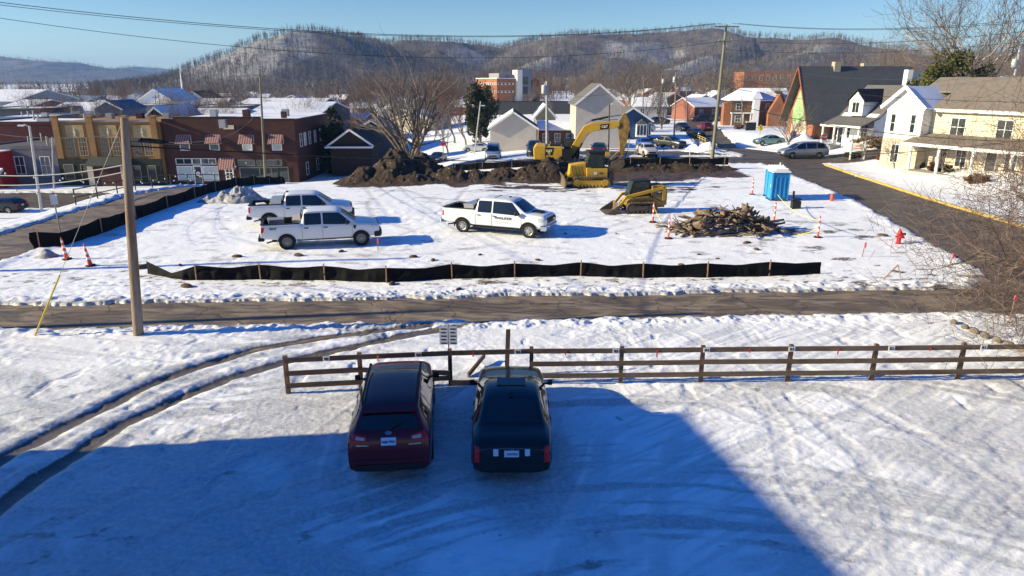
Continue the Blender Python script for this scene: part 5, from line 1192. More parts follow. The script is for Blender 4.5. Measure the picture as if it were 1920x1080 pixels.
# --- black saloon
BLK = paint('black_metallic', (0.010, 0.013, 0.015), 0.2, 0.22)
o, sk, w = passenger_car('saloon_car', 'black saloon parked nose to the broken fence, upright red tail lamps and a pale plate', (-0.02, 15.30, 0.02), R(90.3), BLK, 'sedan', detail=3, L_=4.84, Wd=1.79, H=1.44, group='cars parked at the board fence')
pl = patch(sk, [(-.155, .72), (-.155, .87), (.155, .87), (.155, .72)], 'B', 'licence_plate', PLB, o, off=.025, rnd=.01, rings=1); bx = min(v.co.x for v in pl.data.vertices)
plate_writing(pl, -.02, bx, .79, '1AV521', size=.078)
for s in (-1, 1):
    patch(sk, [(s*w*.76, .58), (s*w*.76, .93), (s*w*.88, .94), (s*w*.90, .60)], 'B', 'tail_light', REDL, o, off=.02, rnd=.02)
    patch(sk, [(s*w*.31, .74), (s*w*.31, .90), (s*w*.43, .90), (s*w*.43, .74)], 'B', 'pale_sticker', PLB, o, off=.016, rnd=.01, rings=1)
patch(sk, [(-w*.42, .905), (-w*.42, .922), (w*.42, .922), (w*.42, .905)], 'B', 'chrome_strip', mat('rosy_chrome', (0.30, 0.18, 0.18), 0.2, 0.8), o, off=.02, rnd=0, rings=1)
patch(sk, [(-.035, .875), (-.035, .90), (.035, .90), (0, .872)], 'B', 'badge', CHR, o, off=.03, rnd=0, rings=1)
patch(sk, [(-w*.75, .60), (-w*.74, .615), (w*.74, .615), (w*.75, .60)], 'B', 'boot_seam', BLKP, o, off=.004, rnd=0, rings=1)
mb = MB(); mb.box(-.42, .0, -.34, .34, 1.436, 1.452); soft(mb.build('sunroof', CGL, o), .02)
mb = MB(); mb.prism([(-.95, 1.41), (-.82, 1.41), (-.9, 1.50)], 'y', -.03, .03); mb.build('aerial_fin', BLKP, o)
# --- pickup trucks
def pickup(label, loc, rz, P, variant='a', L_=5.9, Wd=2.03, H=1.95, wbase=3.68, rim=None, toolbox=True, group='white pickup trucks on the snowy site', door_open=False, name='pickup_truck', cat='pickup truck', lift=0.0):
    o = thing(name, loc, rz, label, cat, group); w = Wd/2; r = .41; zf = 1.22+lift; hl = L_/2; bt = 1.33+lift; fx = hl-.98; rx = fx-wbase; cabb = -.95 if L_ < 6 else -1.05
    st = [(hl-.02, .58, .98, 1.02, .80*w, .70*w), (hl-.10, .52, 1.10, zf-.04, .90*w, .80*w), (hl-.45, .48, 1.12, zf, .97*w, .84*w), (hl-1.02, .45, 1.16, zf+.05, .985*w, .85*w), (hl-1.22, .45, 1.17, zf+.08, .985*w, .84*w),
          (hl-1.95, .45, 1.20, H-.06, .985*w, .73*w), (hl-2.3, .45, 1.20, H, .985*w, .74*w), (cabb+.35, .45, 1.22, H, .985*w, .74*w), (cabb+.12, .45, 1.22, H-.03, .985*w, .74*w), (cabb, .45, 1.22, bt+.02, .985*w, .80*w), (cabb-.03, .45, 1.22, bt, .985*w, .93*w), (cabb-.4, .47, 1.24, bt, .985*w, .94*w), (-hl+.5, .52, 1.24, bt, .985*w, .94*w), (-hl+.08, .55, 1.22, bt, .97*w, .92*w), (-hl, .60, 1.1, bt-.02, .95*w, .90*w)]
    body = loft(st, 'body', P, o, 2)
    mb = arch_cut((fx, rx), r, w, .50); mb.box(-hl+.10, cabb-.09, -w*.86, w*.86, .88, 2.2); boolean_cut(body, mb); sk = Skin(body)
    mb = MB(); mb.box(-hl+.095, cabb-.085, -w*.875, w*.875, .80, .90); mb.box(-hl+.09, -hl+.12, -w*.87, w*.87, .9, bt-.03); mb.box(cabb-.115, cabb-.085, -w*.87, w*.87, .9, bt-.02)
    for s in (-1, 1): mb.box(-hl+.12, cabb-.115, s*w*.865-.012, s*w*.865+.012, .9, bt-.02); mb.box(rx-.5, rx+.5, s*w*.86-(.22 if s > 0 else 0), s*w*.86+(.22 if s < 0 else 0), .9, 1.06)
    mb.build('bed_liner', BLKP, o)
    mb = MB()
    for s in (-1, 1): mb.beam((-hl+.06, s*w*.885, bt+.006), (cabb-.06, s*w*.885, bt+.006), .10, .03)
    mb.beam((-hl+.05, -w*.88, bt+.004), (-hl+.05, w*.88, bt+.004), .08, .03); mb.build('bed_rail', BLKP, o)
    for x in (fx, rx):
        for s in (-1, 1): wheel(o, x, s*(w-.16), r, .27, rim or STEEL, 8, s, .60)
    zl = 1.245; zt = H-.15; m1 = cabb+.98
    for v in ('L', 'R'):
        if door_open and v == 'L': pass
        patch(sk, [(cabb+.13, zl), (cabb+.15, zt), (m1, zt+.01), (m1, zl)], v, 'rear_door_window', CGL, o, rnd=.07)
        patch(sk, [(m1+.08, zl), (m1+.08, zt+.01), (hl-2.02, zt-.01), (hl-1.50, zl+.06), (hl-1.48, zl-.02), (hl-1.9, zl-.04)], v, 'front_door_window', CGL, o, rnd=.06)
        for xx in (cabb+.02, m1+.04, hl-1.40): patch(sk, [(xx, .55), (xx, 1.22), (xx-.013, 1.22), (xx-.013, .55)], v, 'door_seam', mat('seam_shade', (0.10, 0.10, 0.10), 0.8), o, off=.010, rnd=0, rings=1)
        for xx in (cabb+.34, m1+.30): patch(sk, [(xx, 1.075), (xx, 1.115), (xx-.22, 1.115), (xx-.22, 1.075)], v, 'door_handle', BLKP, o, off=.035, rnd=.01, rings=1)
        patch(sk, [(-hl+.02, .94), (-hl+.04, 1.20), (-hl+.22, 1.21), (-hl+.17, 1.04), (-hl+.13, .95)] if variant == 'a' else [(-hl+.02, .92), (-hl+.02, 1.22), (-hl+.14, 1.22), (-hl+.12, .92)], v, 'tail_light', REDL, o, off=.014, rnd=.02)
        patch(sk, [(hl-.10, .88), (hl-.12, 1.10), (hl-.48, 1.13), (hl-.38, .95)], v, 'headlight', CLRL, o, off=.016, rnd=.03)
        if variant == 'a': patch(sk, [(hl-1.36, 1.14), (hl-1.20, 1.12), (hl-1.22, .98), (hl-1.30, .92)], v, 'fender_vent', BLKP, o, off=.012, rnd=.02)
        # wheel arch lips
        lip = MB(); s = 1 if v == 'L' else -1
        for xc in (fx, rx):
            pts = [(xc+math.cos(t)*r*1.17, s*(w*.99), r*.98+math.sin(t)*r*1.17) for t in np.linspace(R(-8), R(188), 15)]
            lip.path([(a, b-s*.015, c) for a, b, c in pts], .022 if variant == 'a' else .035, 6)
            lip.build('arch_lip', P if variant == 'a' else BLKP, o); lip = MB()
        mirror_part(o, hl-1.66, s*(w*.94), zl+.02, s, BLKP, True)
    for s in (-1, 1): patch(sk, [(s*w*.68, .93), (s*w*.68, 1.10), (s*w*.90, 1.12), (s*w*.92, .95)], 'F', 'headlight', CLRL, o, off=.02, rnd=.03)
    patch(sk, [(hl-1.24, -w*.78), (hl-1.16, 0), (hl-1.24, w*.78), (hl-1.90, w*.66), (hl-1.86, 0), (hl-1.90, -w*.66)], 'T', 'windshield', CGL, o, off=.01, rnd=.06)
    mb = MB(); mb.box(cabb-.035, cabb+.02, -w*.60, w*.60, bt+.10, H-.16); mb.build('rear_window', CGL, o)
    patch(sk, [(-w*.64, .84), (-w*.64, 1.12), (w*.64, 1.12), (w*.64, .84)], 'F', 'grille', BLKP, o, off=.025, rnd=.05)
    mb = MB(); mb.prism([(-w*.97, hl-.30), (-w*.9, hl+.02), (-w*.5, hl+.12), (w*.5, hl+.12), (w*.9, hl+.02), (w*.97, hl-.30)][::-1], 'z', .46, .74)
    mb.v = [(y, x, z) for (x, y, z) in mb.v]; soft(mb.build('front_bumper', BLKP if variant != 'c' else CHR, o))
    mb = MB(); mb.box(-hl-.14, -hl+.16, -w*.95, w*.95, .50, .70); soft(mb.build('rear_bumper', BLKP if variant != 'c' else CHR, o))
    pt = MB(); pt.box(-hl-.155, -hl-.142, -.15, .15, .54, .69); pt.build('licence_plate', PLB, o)
    mb = MB(); mb.box(-hl+.5, hl-.5, -w*.62, w*.62, .38, .60)
    for x in (fx, rx): mb.box(x-.48, x+.48, -w*.66, w*.66, .5, .88)
    mb.tube((-hl+.55, -w*.55, .42), (-hl+.25, -w*.75, .38), .04); mb.build('underbody', BLKP, o)
    mb = MB()
    for s in (-1, 1): mb.box(rx+.75, fx-.62, s*w*.90-.07, s*w*.90+.07, .38, .43)
    if variant != 'a': mb.build('running_board', BLKP, o)
    if toolbox:
        TB = mat('aluminium_toolbox', (0.55, 0.55, 0.54), 0.35, 0.7); mb = MB(); mb.box(cabb-.72, cabb-.14, -w*.86, w*.86, .92, bt+.20); tb = mb.build('toolbox', TB, o); mb = MB(); mb.box(cabb-.74, cabb-.12, -w*.90, w*.90, bt+.20, bt+.26); mb.build('lid', TB, tb)
    mb = MB()
    if variant == 'c':
        for y in (-.35, 0, .35): mb.box(-.1, .0, y-.05, y+.05, H-.01, H+.03)
        mb.box(hl-2.5, hl-2.38, -.03, .03, H-.01, H+.06)
    else: mb.box(cabb+.12, cabb+.24, -.14, .14, H-.02, H+.02)
    mb.build('roof_lamps', BLKP, o)
    return o, sk, w
WHT = paint('white_paintwork', (0.70, 0.71, 0.72), 0.0, 0.3)
pr = G(538, 469); pf = G(679, 461); ang = math.atan2(pf.y-pr.y, pf.x-pr.x); fy = (-math.sin(ang)*.85, math.cos(ang)*.85)
c = (pr.lerp(pf, .47)+Vector((fy[0], fy[1], 0)))
t1, sk, w = pickup('white pickup truck with black plastic bumpers, nearest the front silt fence', (c.x, c.y, .02), ang, WHT, 'a', toolbox=False)
SG_ = mat('grey_lettering', (0.10, 0.11, 0.13), 0.5)
text_part('4x4', .15, SG_, t1, (-2.35, -w*.985, 1.13), (R(90), 0, 0), .01, 'side_lettering', .004, sx=1.6)
for dx, dy, sz, cc, nm in ((-1.0, .1, (.5, 1.2, .42), (0.6, 0.52, 0.42), 'tan_crate'), (-2.3, -.2, (.7, .6, .40), (0.30, 0.31, 0.33), 'grey_bin')):
    pass
def on_truck(t, lx, ly, lz): return t.matrix_basis @ Vector((lx, ly, lz))
def boxthing(name, label, cat, t, l, s, m, lidm=None, rz=0):
    p = on_truck(t, *l); o = thing(name, p, t.rotation_euler.z+rz, label, cat); mb = MB(); mb.box(-s[0]/2, s[0]/2, -s[1]/2, s[1]/2, 0, s[2]*.85); mb.build('box', m, o)
    mb = MB(); mb.box(-s[0]/2-.015, s[0]/2+.015, -s[1]/2-.015, s[1]/2+.015, s[2]*.85, s[2]); mb.build('lid', lidm or m, o); return o
boxthing('storage_crate', 'tan crate in the bed of the nearest white pickup, against its cab', 'crate', t1, (-1.08, 0, .91), (.62, 1.4, .58), mat('tan_plastic', (0.50, 0.42, 0.34), 0.6))
boxthing('plastic_bin', 'grey bin at the tailgate end of the nearest white pickup bed', 'bin', t1, (-2.25, .35, .91), (.75, .7, .50), mat('grey_bin_plastic', (0.22, 0.23, 0.25), 0.6), rz=.15)
# second pickup behind it
ang2 = ang-.03; c2 = G(566, 421); c2 = Vector((c2.x, c2.y+.3, .02))
t2, sk, w = pickup('white pickup truck with its driver door open, parked behind the nearest one', c2, ang2, WHT, 'b', L_=5.88, Wd=2.05, H=1.95, wbase=3.75)
mb = MB(); mb.at(.98, 1.0, 0, R(62)); mb.prism([(-.0, .55), (-1.05, .55), (-1.05, 1.22), (-.75, 1.84), (-.70, 1.84), (-.98, 1.22), (-.04, 1.20), (-.10, 1.55), (-.75, 1.90), (-.2, 1.86), (0, 1.25)][:4]+[(0, 1.22)], 'y', 0, .09)
mb.path([(-1.03, .045, 1.2), (-1.0, .045, 1.70), (-.85, .045, 1.92), (-.45, .045, 1.86), (.0, .045, 1.24)], .035, 6); mb.build('open_door', WHT, t2)
boxthing('yellow_case', 'small yellow case in the bed of the pickup with the open door', 'case', t2, (-1.65, .1, .91), (.35, .3, .36), mat('yellow_case_plastic', (0.75, 0.55, 0.06), 0.5))
boxthing('white_bucket_box', 'white box at the tailgate end of the pickup with the open door', 'box', t2, (-2.35, .2, .91), (.5, .5, .36), WHITE, rz=.4)
# third pickup
pr = G(868, 436); pf = G(991, 447); ang3 = math.atan2(pf.y-pr.y, pf.x-pr.x); fy = (-math.sin(ang3)*.88, math.cos(ang3)*.88); c = pr.lerp(pf, .47)+Vector((fy[0], fy[1], 0))
t3, sk, w = pickup('white heavy pickup truck with chrome bumpers and a lettered door, standing alone in the site', (c.x, c.y, .02), ang3, WHT, 'c', L_=6.25, Wd=2.08, H=2.02, wbase=4.0, lift=.06, rim=RIMS)
text_part('WALKER', .20, SG_, t3, (.66, -w*.990, 1.0), (R(90), 0, 0), .012, 'door_lettering', 0.0, sx=1.3)
mb = MB(); mb.beam((.15, -w*.992, .80), (.95, -w*.992, .80), .012, .035); mb.build('small_lettering', mat('pale_grey_print', (0.5, 0.5, 0.48), 0.6), t3)
mb = MB(); mb.prism([(-.03, -.06), (-.06, .05), (.5, .05), (.55, -.06)], 'y', -.32, .32); q = mb.build('hood_scoop', BLKP, t3); q.location = (2.1, 0, 1.31)
mb = MB(); mb.at(2.95, 0, 1.03); mb.box(.28, .32, -.14, .14, -.04, .04); mb.at(); mb.build('front_badge', mat('gold_badge', (0.6, 0.45, 0.12), 0.3, 0.8), t3)
# --- cars further away
def car_at(u, v, rz, name, label, kind, P, L_, Wd, H, cat='car', group='vehicles parked beyond the site', detail=1, **k):
    p = G(u, v); return passenger_car(name, label, (p.x, p.y, p.z+.02), rz, P, kind, detail=detail, cat=cat, group=group, L_=L_, Wd=Wd, H=H, **k)[0]
SIL = paint('silver_paint', (0.30, 0.32, 0.35), 0.5, 0.3); SBL = paint('blue_silver_paint', (0.38, 0.42, 0.50), 0.3); TEA = paint('teal_paint', (0.14, 0.24, 0.25), 0.3); BLUP = paint('bright_blue_paint', (0.012, 0.09, 0.42), 0.1)
GRYP = paint('dark_grey_paint', (0.05, 0.055, 0.055), 0.3); BKP = paint('black_paint', (0.012, 0.013, 0.016), 0.0); NAVY = paint('navy_paint', (0.02, 0.035, 0.06), 0.1); RDP = paint('red_car_paint', (0.20, 0.012, 0.02), 0.1); PLW = paint('pale_car_paint', (0.5, 0.48, 0.46), 0.2)
car_at(1503, 296, R(183), 'minivan', 'silver minivan turning out of the side street beside the stop sign', 'van', SIL, 5.1, 1.95, 1.75, 'minivan', None, 2)
car_at(1440, 272, R(187), 'hatchback_car', 'teal hatchback parked in the snow beyond the silver minivan', 'sedan', TEA, 4.4, 1.75, 1.48, 'car', None, 2)
car_at(1208, 280, R(-90), 'hatchback_car', 'bright blue hatchback seen from the front in the plowed lot', 'suv', BLUP, 4.3, 1.8, 1.55)
car_at(1213, 293, R(-84), 'hatchback_car', 'pale pinkish silver small car in front of the bright blue hatchback', 'suv', PLW, 3.9, 1.68, 1.48)
p = G(1251, 279); pk, _, _ = pickup('dark grey pickup truck facing the site right of the bright blue hatchback', (p.x, p.y, p.z), R(-52), GRYP, 'a', L_=5.4, Wd=1.92, H=1.8, wbase=3.2, toolbox=False, group='vehicles parked beyond the site')
car_at(1123, 291, R(80), 'saloon_car', 'dark blue black car with red tail lamps seen beyond the bulldozer cab', 'suv', NAVY, 4.4, 1.8, 1.5)
car_at(925, 298, R(-90), 'van', 'pale blue white van facing the site in front of the small beige house', 'van', SBL, 5.0, 1.95, 1.85, 'van')
car_at(820, 305, R(-100), 'saloon_car', 'black car in the dark street left of the pale van', 'sedan', BKP, 4.6, 1.8, 1.42)
car_at(1002, 292, R(-90), 'suv', 'dark car half hidden behind the excavator counterweight', 'suv', NAVY, 4.6, 1.85, 1.75)
car_at(895, 285, R(170), 'saloon_car', 'small snow-dusted blue car on the snowy drive left of the beige house', 'sedan', SBL, 4.4, 1.75, 1.42)
car_at(1205, 247, R(180), 'estate_car', 'blue silver estate parked side-on below the blue cottage', 'suv', SBL, 4.7, 1.82, 1.6, 'car', None, 2)
car_at(1280, 246, R(-85), 'saloon_car', 'dark car with lit lamps coming down the street beyond the lot', 'suv', BKP, 4.7, 1.85, 1.65, 'car', 'cars on the uphill street')
car_at(1305, 256, R(-75), 'saloon_car', 'black car just past the slope railing on the uphill street', 'sedan', BKP, 4.6, 1.8, 1.42, 'car', 'cars on the uphill street')
car_at(1320, 245, R(95), 'suv', 'dark red car driving away up the street', 'suv', RDP, 4.5, 1.85, 1.7, 'car', 'cars on the uphill street')
for i, (u, v, c_) in enumerate([(1180, 225, BKP), (1238, 233, NAVY), (1312, 228, NAVY), (1338, 227, GRYP), (1362, 228, NAVY), (1410, 234, SIL)]):
    car_at(u, v, R((0, 20, 185, 175, 10, -80)[i]), 'suv', ['black car beside the right corner of the blue cottage', 'dark navy car under the bare trees right of the blue cottage', 'navy car at the left of the distant row before the brick houses', 'dark grey car in the middle of the distant row', 'navy car at the right of the distant row by the apartments', 'grey car parked under the apartment porch'][i], 'suv', c_, 4.6, 1.85, 1.7, 'car', 'small cars far up the street', 1)
car_at(1568, 262, R(-95), 'suv', 'black off-road car with a white cover parked beside the church', 'van', BKP, 4.3, 1.85, 1.8, 'car', None)
car_at(2, 398, R(180), 'saloon_car', 'dark car cut by the left edge of the picture below the ramp railing', 'suv', BKP, 4.6, 1.85, 1.5, 'car', None)
car_at(664, 312, R(15), 'saloon_car', 'navy car in the shade behind the earth mound', 'suv', NAVY, 4.5, 1.8, 1.55)
# ------------------------------------------------------------------ earth mounds
DIRT = bpy.data.materials.new('turned_earth'); n, p = nodes_of(DIRT); g = n.nodes.new('ShaderNodeTexCoord'); ob_ = g.outputs['Object']
f1 = nnoise(n, 1.3, 7, 0.7, ob_); f2 = nnoise(n, 7, 6, 0.7, ob_)
c = nmix(n, nramp(n, f1, [(0.35, 0.0), (0.65, 1.0)]), (0.022, 0.013, 0.008), (0.070, 0.042, 0.025)); c = nmix(n, nramp(n, f2, [(0.58, 0.0), (0.68, 0.8)]), c, (0.20, 0.13, 0.08))
c = nmix(n, nramp(n, nnoise(n, 2.6, 5, 0.75, ob_), [(0.63, 0.0), (0.67, 0.7)]), c, (0.6, 0.6, 0.6)); n.links.new(c, p.inputs['Base Color']); p.inputs['Roughness'].default_value = 0.95
n.links.new(nbump(n, nnoise(n, 4.5, 8, 0.75, ob_), 1.0, 0.25), p.inputs['Normal'])
def mound(name, label, bumps, x0, x1, y0, y1, st, m, rough=0.5, cat='earth mound', cut=0.06, fs=1.5, smooth=True):
    nx = int((x1-x0)/st); ny = int((y1-y0)/st); X, Y = np.meshgrid(np.linspace(x0, x1, nx), np.linspace(y0, y1, ny), indexing='xy'); Z = np.zeros_like(X)
    for cx, cy, rx, ry, h in bumps:
        d = np.hypot((X-cx)/rx, (Y-cy)/ry) + 0.35*(fbm(X*0.7+cx, Y*0.7, 3)-0.5); Z = np.maximum(Z, h*(1-smn(0.0, 1.0, d)**0.8))
    rd_ = np.abs(fbm(X*fs, Y*fs, 4, 0.6)-0.5)*2; Z = Z*(1+rough*(0.5-rd_)) + rough*1.1*(fbm(X*2.9, Y*2.9, 4, 0.7)-0.5)*np.minimum(Z*2, 1)
    keep = Z > cut; V = np.stack([X, Y, gz(X, Y)+Z-0.05], -1).reshape(-1, 3); F = gridfaces(ny, nx); k = keep.ravel(); F = F[k[F].any(1)]
    used = np.unique(F); re = -np.ones(len(V), int); re[used] = np.arange(len(used)); c0 = V[used].mean(0); c0[2] = V[used][:, 2].min()
    o = npmesh(name, V[used]-c0, re[F], m, smooth); o.location = c0; return tag(o, label, cat)
mound('earth_mound', 'tall heap of dark brown earth clods in front of the many-stemmed tree', [(-10.4, 62.0, 4.8, 3.8, 2.5), (-7.9, 62.8, 3.6, 3.4, 2.3), (-13, 61.0, 3.4, 2.8, 1.3), (-5.6, 61.2, 3.2, 2.6, 1.2), (-9, 60, 5.5, 2.6, .8)], -17, -2.6, 56, 67, .10, DIRT, 0.42, fs=1.5)
mound('earth_mound', 'long low bank of dug brown earth running to the bulldozer blade', [(-5.0, 61.2, 4.6, 2.6, .75), (-3.0, 61.4, 4.0, 2.8, .85), (-0.8, 61.2, 4.0, 3.0, .95), (1.6, 61.0, 3.6, 3.0, 1.15), (3.3, 61.2, 3.0, 2.6, 1.7), (4.4, 62.3, 2.6, 2.6, 1.6), (6.0, 63.6, 3.2, 2.2, .7)], -9.5, 9.5, 57, 66.5, .10, DIRT, 0.42, fs=1.9)
mound('earth_mound', 'thin strip of frozen brown earth between the loader and the cross street', [(11.0, 66.6, 4.0, 1.7, .62), (13.5, 66.8, 4.0, 1.6, .70), (16, 66.9, 3.8, 1.5, .68), (18.5, 67.0, 3.2, 1.4, .60), (20.6, 67.1, 2.2, 1.0, .4), (8.6, 66.2, 3.0, 1.7, .5)], 6.0, 23, 64, 69.4, .10, DIRT, 0.4, fs=2.1)
GSN = mat('dirty_snow', (0.50, 0.50, 0.51), 0.8, col2=(0.20, 0.19, 0.18), scale=2.2, bump=0.9, bscale=5)
q = G(438, 383); mound('snow_pile', 'grey pile of dirty plowed snow behind the white pickups', [(q.x, q.y+1.2, 2.0, 1.6, .95), (q.x+.7, q.y+1.4, 1.4, 1.2, .8), (q.x-.8, q.y+1.0, 1.5, 1.2, .7), (q.x-1.9, q.y+.8, 1.5, 1.0, .4)], q.x-4, q.x+4, q.y-2, q.y+4.5, .08, GSN, 0.6, 'snow pile')
q = G(78, 486); mound('snow_pile', 'small icy snow heap by the end of the roadside silt fence', [(q.x, q.y+.3, .9, .7, .42)], q.x-1.5, q.x+1.5, q.y-1, q.y+1.6, .06, GSN, 0.5, 'snow pile')
q = G(1335, 286); mound('snow_pile', 'bright plowed snow bank at the foot of the tall wooden utility pole', [(q.x-.2, q.y+1.2, 2.2, 2.4, 1.2), (q.x-1.4, q.y+3.4, 1.8, 2.2, .9)], q.x-4, q.x+3, q.y-2, q.y+7, .12, ROOFSNOW, 0.3, 'snow pile')
q = G(1505, 262); mound('snow_pile', 'rounded white snow bank beside the church wall', [(q.x, q.y, 2.2, 1.3, 1.1)], q.x-3, q.x+3, q.y-2, q.y+2, .12, ROOFSNOW, 0.3, 'snow pile')
# ------------------------------------------------------------------ log pile
LB = mat('log_bark', (0.075, 0.048, 0.033), 0.9, col2=(0.23, 0.175, 0.125), scale=3.5, stretch=(1, 1, .4), bump=0.8); LE = mat('cut_wood', (0.32, 0.20, 0.10), 0.8, col2=(0.22, 0.13, 0.07), scale=9)
def log_proto(seed, L_, r, fork=False):
    rd = random.Random(seed); o = thing('log', (0, 0, 0)); n = 7; pts = []; rs = []
    for i in range(n): t = i/(n-1)-.5; pts.append((t*L_, rd.gauss(0, .04)*L_*.5, rd.gauss(0, .03)*L_*.5)); rs.append(r*(1-.35*(t+.5))*rd.uniform(.88, 1.12))
    mb = MB(); mb.path(pts, rs, 9)
    if fork: k = 3; mb.path([pts[k], Vector(pts[k])+Vector((.18*L_, .14*L_, .10*L_))], [r*.6, r*.35], 6)
    b = mb.build('bark', LB, o, smooth='all'); a = Vector(pts[0]); d = (a-Vector(pts[1])).normalized(); e = MB(); e.tube(a+d*.002, a+d*.012, rs[0]*.92, n=9); e.build('cut_end', LE, o); return o
def stump_proto(seed):
    rd = random.Random(seed); o = thing('stump', (0, 0, 0)); mb = MB(); mb.path([(0, 0, -.35), (0, 0, 0), (0, 0, .3), (0.02, 0, .5)], [.22, .26, .30, .36], 11)
    for k in range(7): a = k*.9+rd.random()*.4; mb.path([(math.cos(a)*.15, math.sin(a)*.15, .35), (math.cos(a)*.34, math.sin(a)*.34, .44+rd.random()*.1), (math.cos(a)*.48, math.sin(a)*.48, .42+rd.random()*.2)], [.14, .10, .04], 6)
    mb.build('roots', LB, o, smooth='all'); return o
LP = [log_proto(1, 2.1, .085), log_proto(2, 1.5, .12), log_proto(3, 2.6, .06, True), log_proto(4, 1.1, .15), log_proto(5, 2.3, .045, True), log_proto(6, 1.8, .08)]
ctr = G(1362, 437); rd = random.Random(17); usedl = set()
for i in range(130):
    a = rd.random()*6.283; q = rd.random()**.62; x = math.cos(a)*q*3.1; y = math.sin(a)*q*1.45; zz = max(0.05, (1-q**1.6)*1.25*rd.uniform(.45, 1.0))+.06
    k = rd.randrange(6); o = LP[k] if k not in usedl else copy_tree(LP[k]); usedl.add(k)
    o.location = (ctr.x+x, ctr.y+.3+y, zz); o.rotation_euler = (rd.uniform(0, 6.28), rd.gauss(0, .20), rd.gauss(0.15, .8)+(3.14 if rd.random() < .5 else 0)); s = rd.uniform(.7, 1.15); o.scale = (s, s, s)
    tag(o, 'one of the jumbled cut logs and limbs in the brush pile', 'log', 'logs and limbs in the brush pile')
for j, (x, y, z, rx, rz, l) in enumerate([(-1.7, -.5, .55, 1.3, .4, 'root stump lying at the left of the brush pile'), (.9, .2, 1.0, 1.1, 2.2, 'pale root stump near the top of the brush pile'), (-1.0, .9, .95, 2.0, 4.0, 'dark root stump at the upper left of the brush pile'), (1.2, 2.2, .4, .9, 1.0, 'small upturned stump standing behind the brush pile')]):
    o = stump_proto(40+j); o.location = (ctr.x+x, ctr.y+y, z); o.rotation_euler = (rx, .3, rz); tag(o, l, 'stump')
# ------------------------------------------------------------------ silt fences
SILT = mat('black_silt_cloth', (0.005, 0.005, 0.006), 0.85, spec=0.15, var=0.3, scale=2, bump=0.4, bscale=3, stretch=(0.5, 0.5, 2)); STK = mat('wood_stake', (0.42, 0.26, 0.17), 0.8, var=0.25, scale=6)
def silt(label, pts, h, stakes, sag=0.0, seed=1, side=(0, -1), open_end=False, hfun=None):
    P = [Vector((a, b, 0)) for a, b in pts]; o = thing('silt_fence', (P[0].x, P[0].y, g1(P[0].x, P[0].y)), 0, label, 'silt fence', 'black silt fences round the site'); z0 = o.location.z
    L_ = [0]
    for a, b in zip(P[:-1], P[1:]): L_.append(L_[-1]+(b-a).length)
    n = int(L_[-1]/.09); V = []; m = 7
    for i in range(n+1):
        s = L_[-1]*i/n; x = np.interp(s, L_, [q.x for q in P]); y = np.interp(s, L_, [q.y for q in P]); g_ = g1(x, y)+.03-z0
        d = min(abs(s-k) for k in stakes); hh = h*(1-.16*min(1, d/1.2)**1.2)+.05*(vn(s*1.3+seed, 3.1*seed)-.5); hh = hfun(s, hh) if hfun else hh
        for j in range(m):
            t = j/(m-1); w = (.10*(vn(s*1.9+seed*3, t*1.5)-.5)+.05*(vn(s*6, t*2+seed)-.5))*math.sin(math.pi*min(1, t*1.1+.02))+.04*(1-t)
            V.append((x+side[0]*w*2-o.location.x, y+side[1]*w*2-o.location.y, g_+hh*t-.06*(1-t)))
    npmesh('fabric', V, gridfaces(n+1, m), SILT, True, parent=o)
    for k in stakes:
        x = np.interp(k, L_, [q.x for q in P])+side[0]*.07-o.location.x; y = np.interp(k, L_, [q.y for q in P])+side[1]*.07-o.location.y; g_ = g1(x+o.location.x, y+o.location.y)-z0
        mb = MB(); mb.beam((x, y, g_-.1), (x+.02*math.sin(k*3), y, g_+h+.14), .045, .045); mb.build('stake', STK, o)
    return o
fp = [G(u, v) for u, v in [(278, 515), (345, 527), (370, 527), (490, 525), (610, 527), (725, 531), (848, 524), (965, 522), (1088, 520), (1205, 523), (1325, 522), (1440, 519), (1537, 515)]]
pts = [(q.x, q.y) for q in fp]; Ls = [0]
for a, b in zip(pts[:-1], pts[1:]): Ls.append(Ls[-1]+math.hypot(b[0]-a[0], b[1]-a[1]))
silt('long black silt fence across the front of the snowy site, sagging at its left end', pts, .66, [Ls[i] for i in (2, 3, 4, 5, 6, 7, 8, 9, 10, 11)], seed=2, hfun=lambda s, h: h*(.45+.55*abs(min(s, 2.8)-1.55)/1.4) if s < 2.8 else h)
silt('black silt fence running back along the left road to the stop sign', [(-24.6, 34.6), (-23.4, 35.0), (-23.1, 38), (-23.3, 43), (-23.1, 50), (-23.4, 58), (-23.3, 66), (-23.6, 72)], .85, [0.3, 4.5, 8.5, 12.5, 16.5, 20.5, 25, 29, 33, 37], seed=5, side=(1, 0))
silt('black silt fence along the back of the site before the cross street', [(-6, 71.0), (0, 70.7), (6, 70.8), (12, 70.9), (18, 71.0), (22, 71.2)], .75, [0.2, 3, 6, 9, 12, 15, 18, 21, 24, 27.6], seed=9)
# ------------------------------------------------------------------ board fence
WD = mat('weathered_fence_wood', (0.105, 0.065, 0.042), 0.85, col2=(0.17, 0.125, 0.09), scale=3, stretch=(.4, 2, 2), bump=0.4, bscale=14); WDT = mat('brown_fence_post', (0.17, 0.095, 0.058), 0.85, col2=(0.10, 0.065, 0.045), scale=4, stretch=(2, 2, .4))
up = [(541, 738), (678, 731), (845, 723), (996, 719), (1163, 718), (1313, 716), (1476, 714), (1633, 713), (1795, 711), (1958, 709), (2120, 707), (2285, 705)]
bp = [G(u, v) for u, v in up]; o = thing('board_fence', bp[0], 0, 'brown three-rail board fence with numbered parking bays and a broken section', 'fence'); O = bp[0]
SGW = mat('number_board_white', (0.7, 0.7, 0.68), 0.6); SGB = mat('number_board_black', (0.015, 0.015, 0.018), 0.6); REDF = mat('red_ribbon', (0.6, 0.02, 0.03), 0.6)
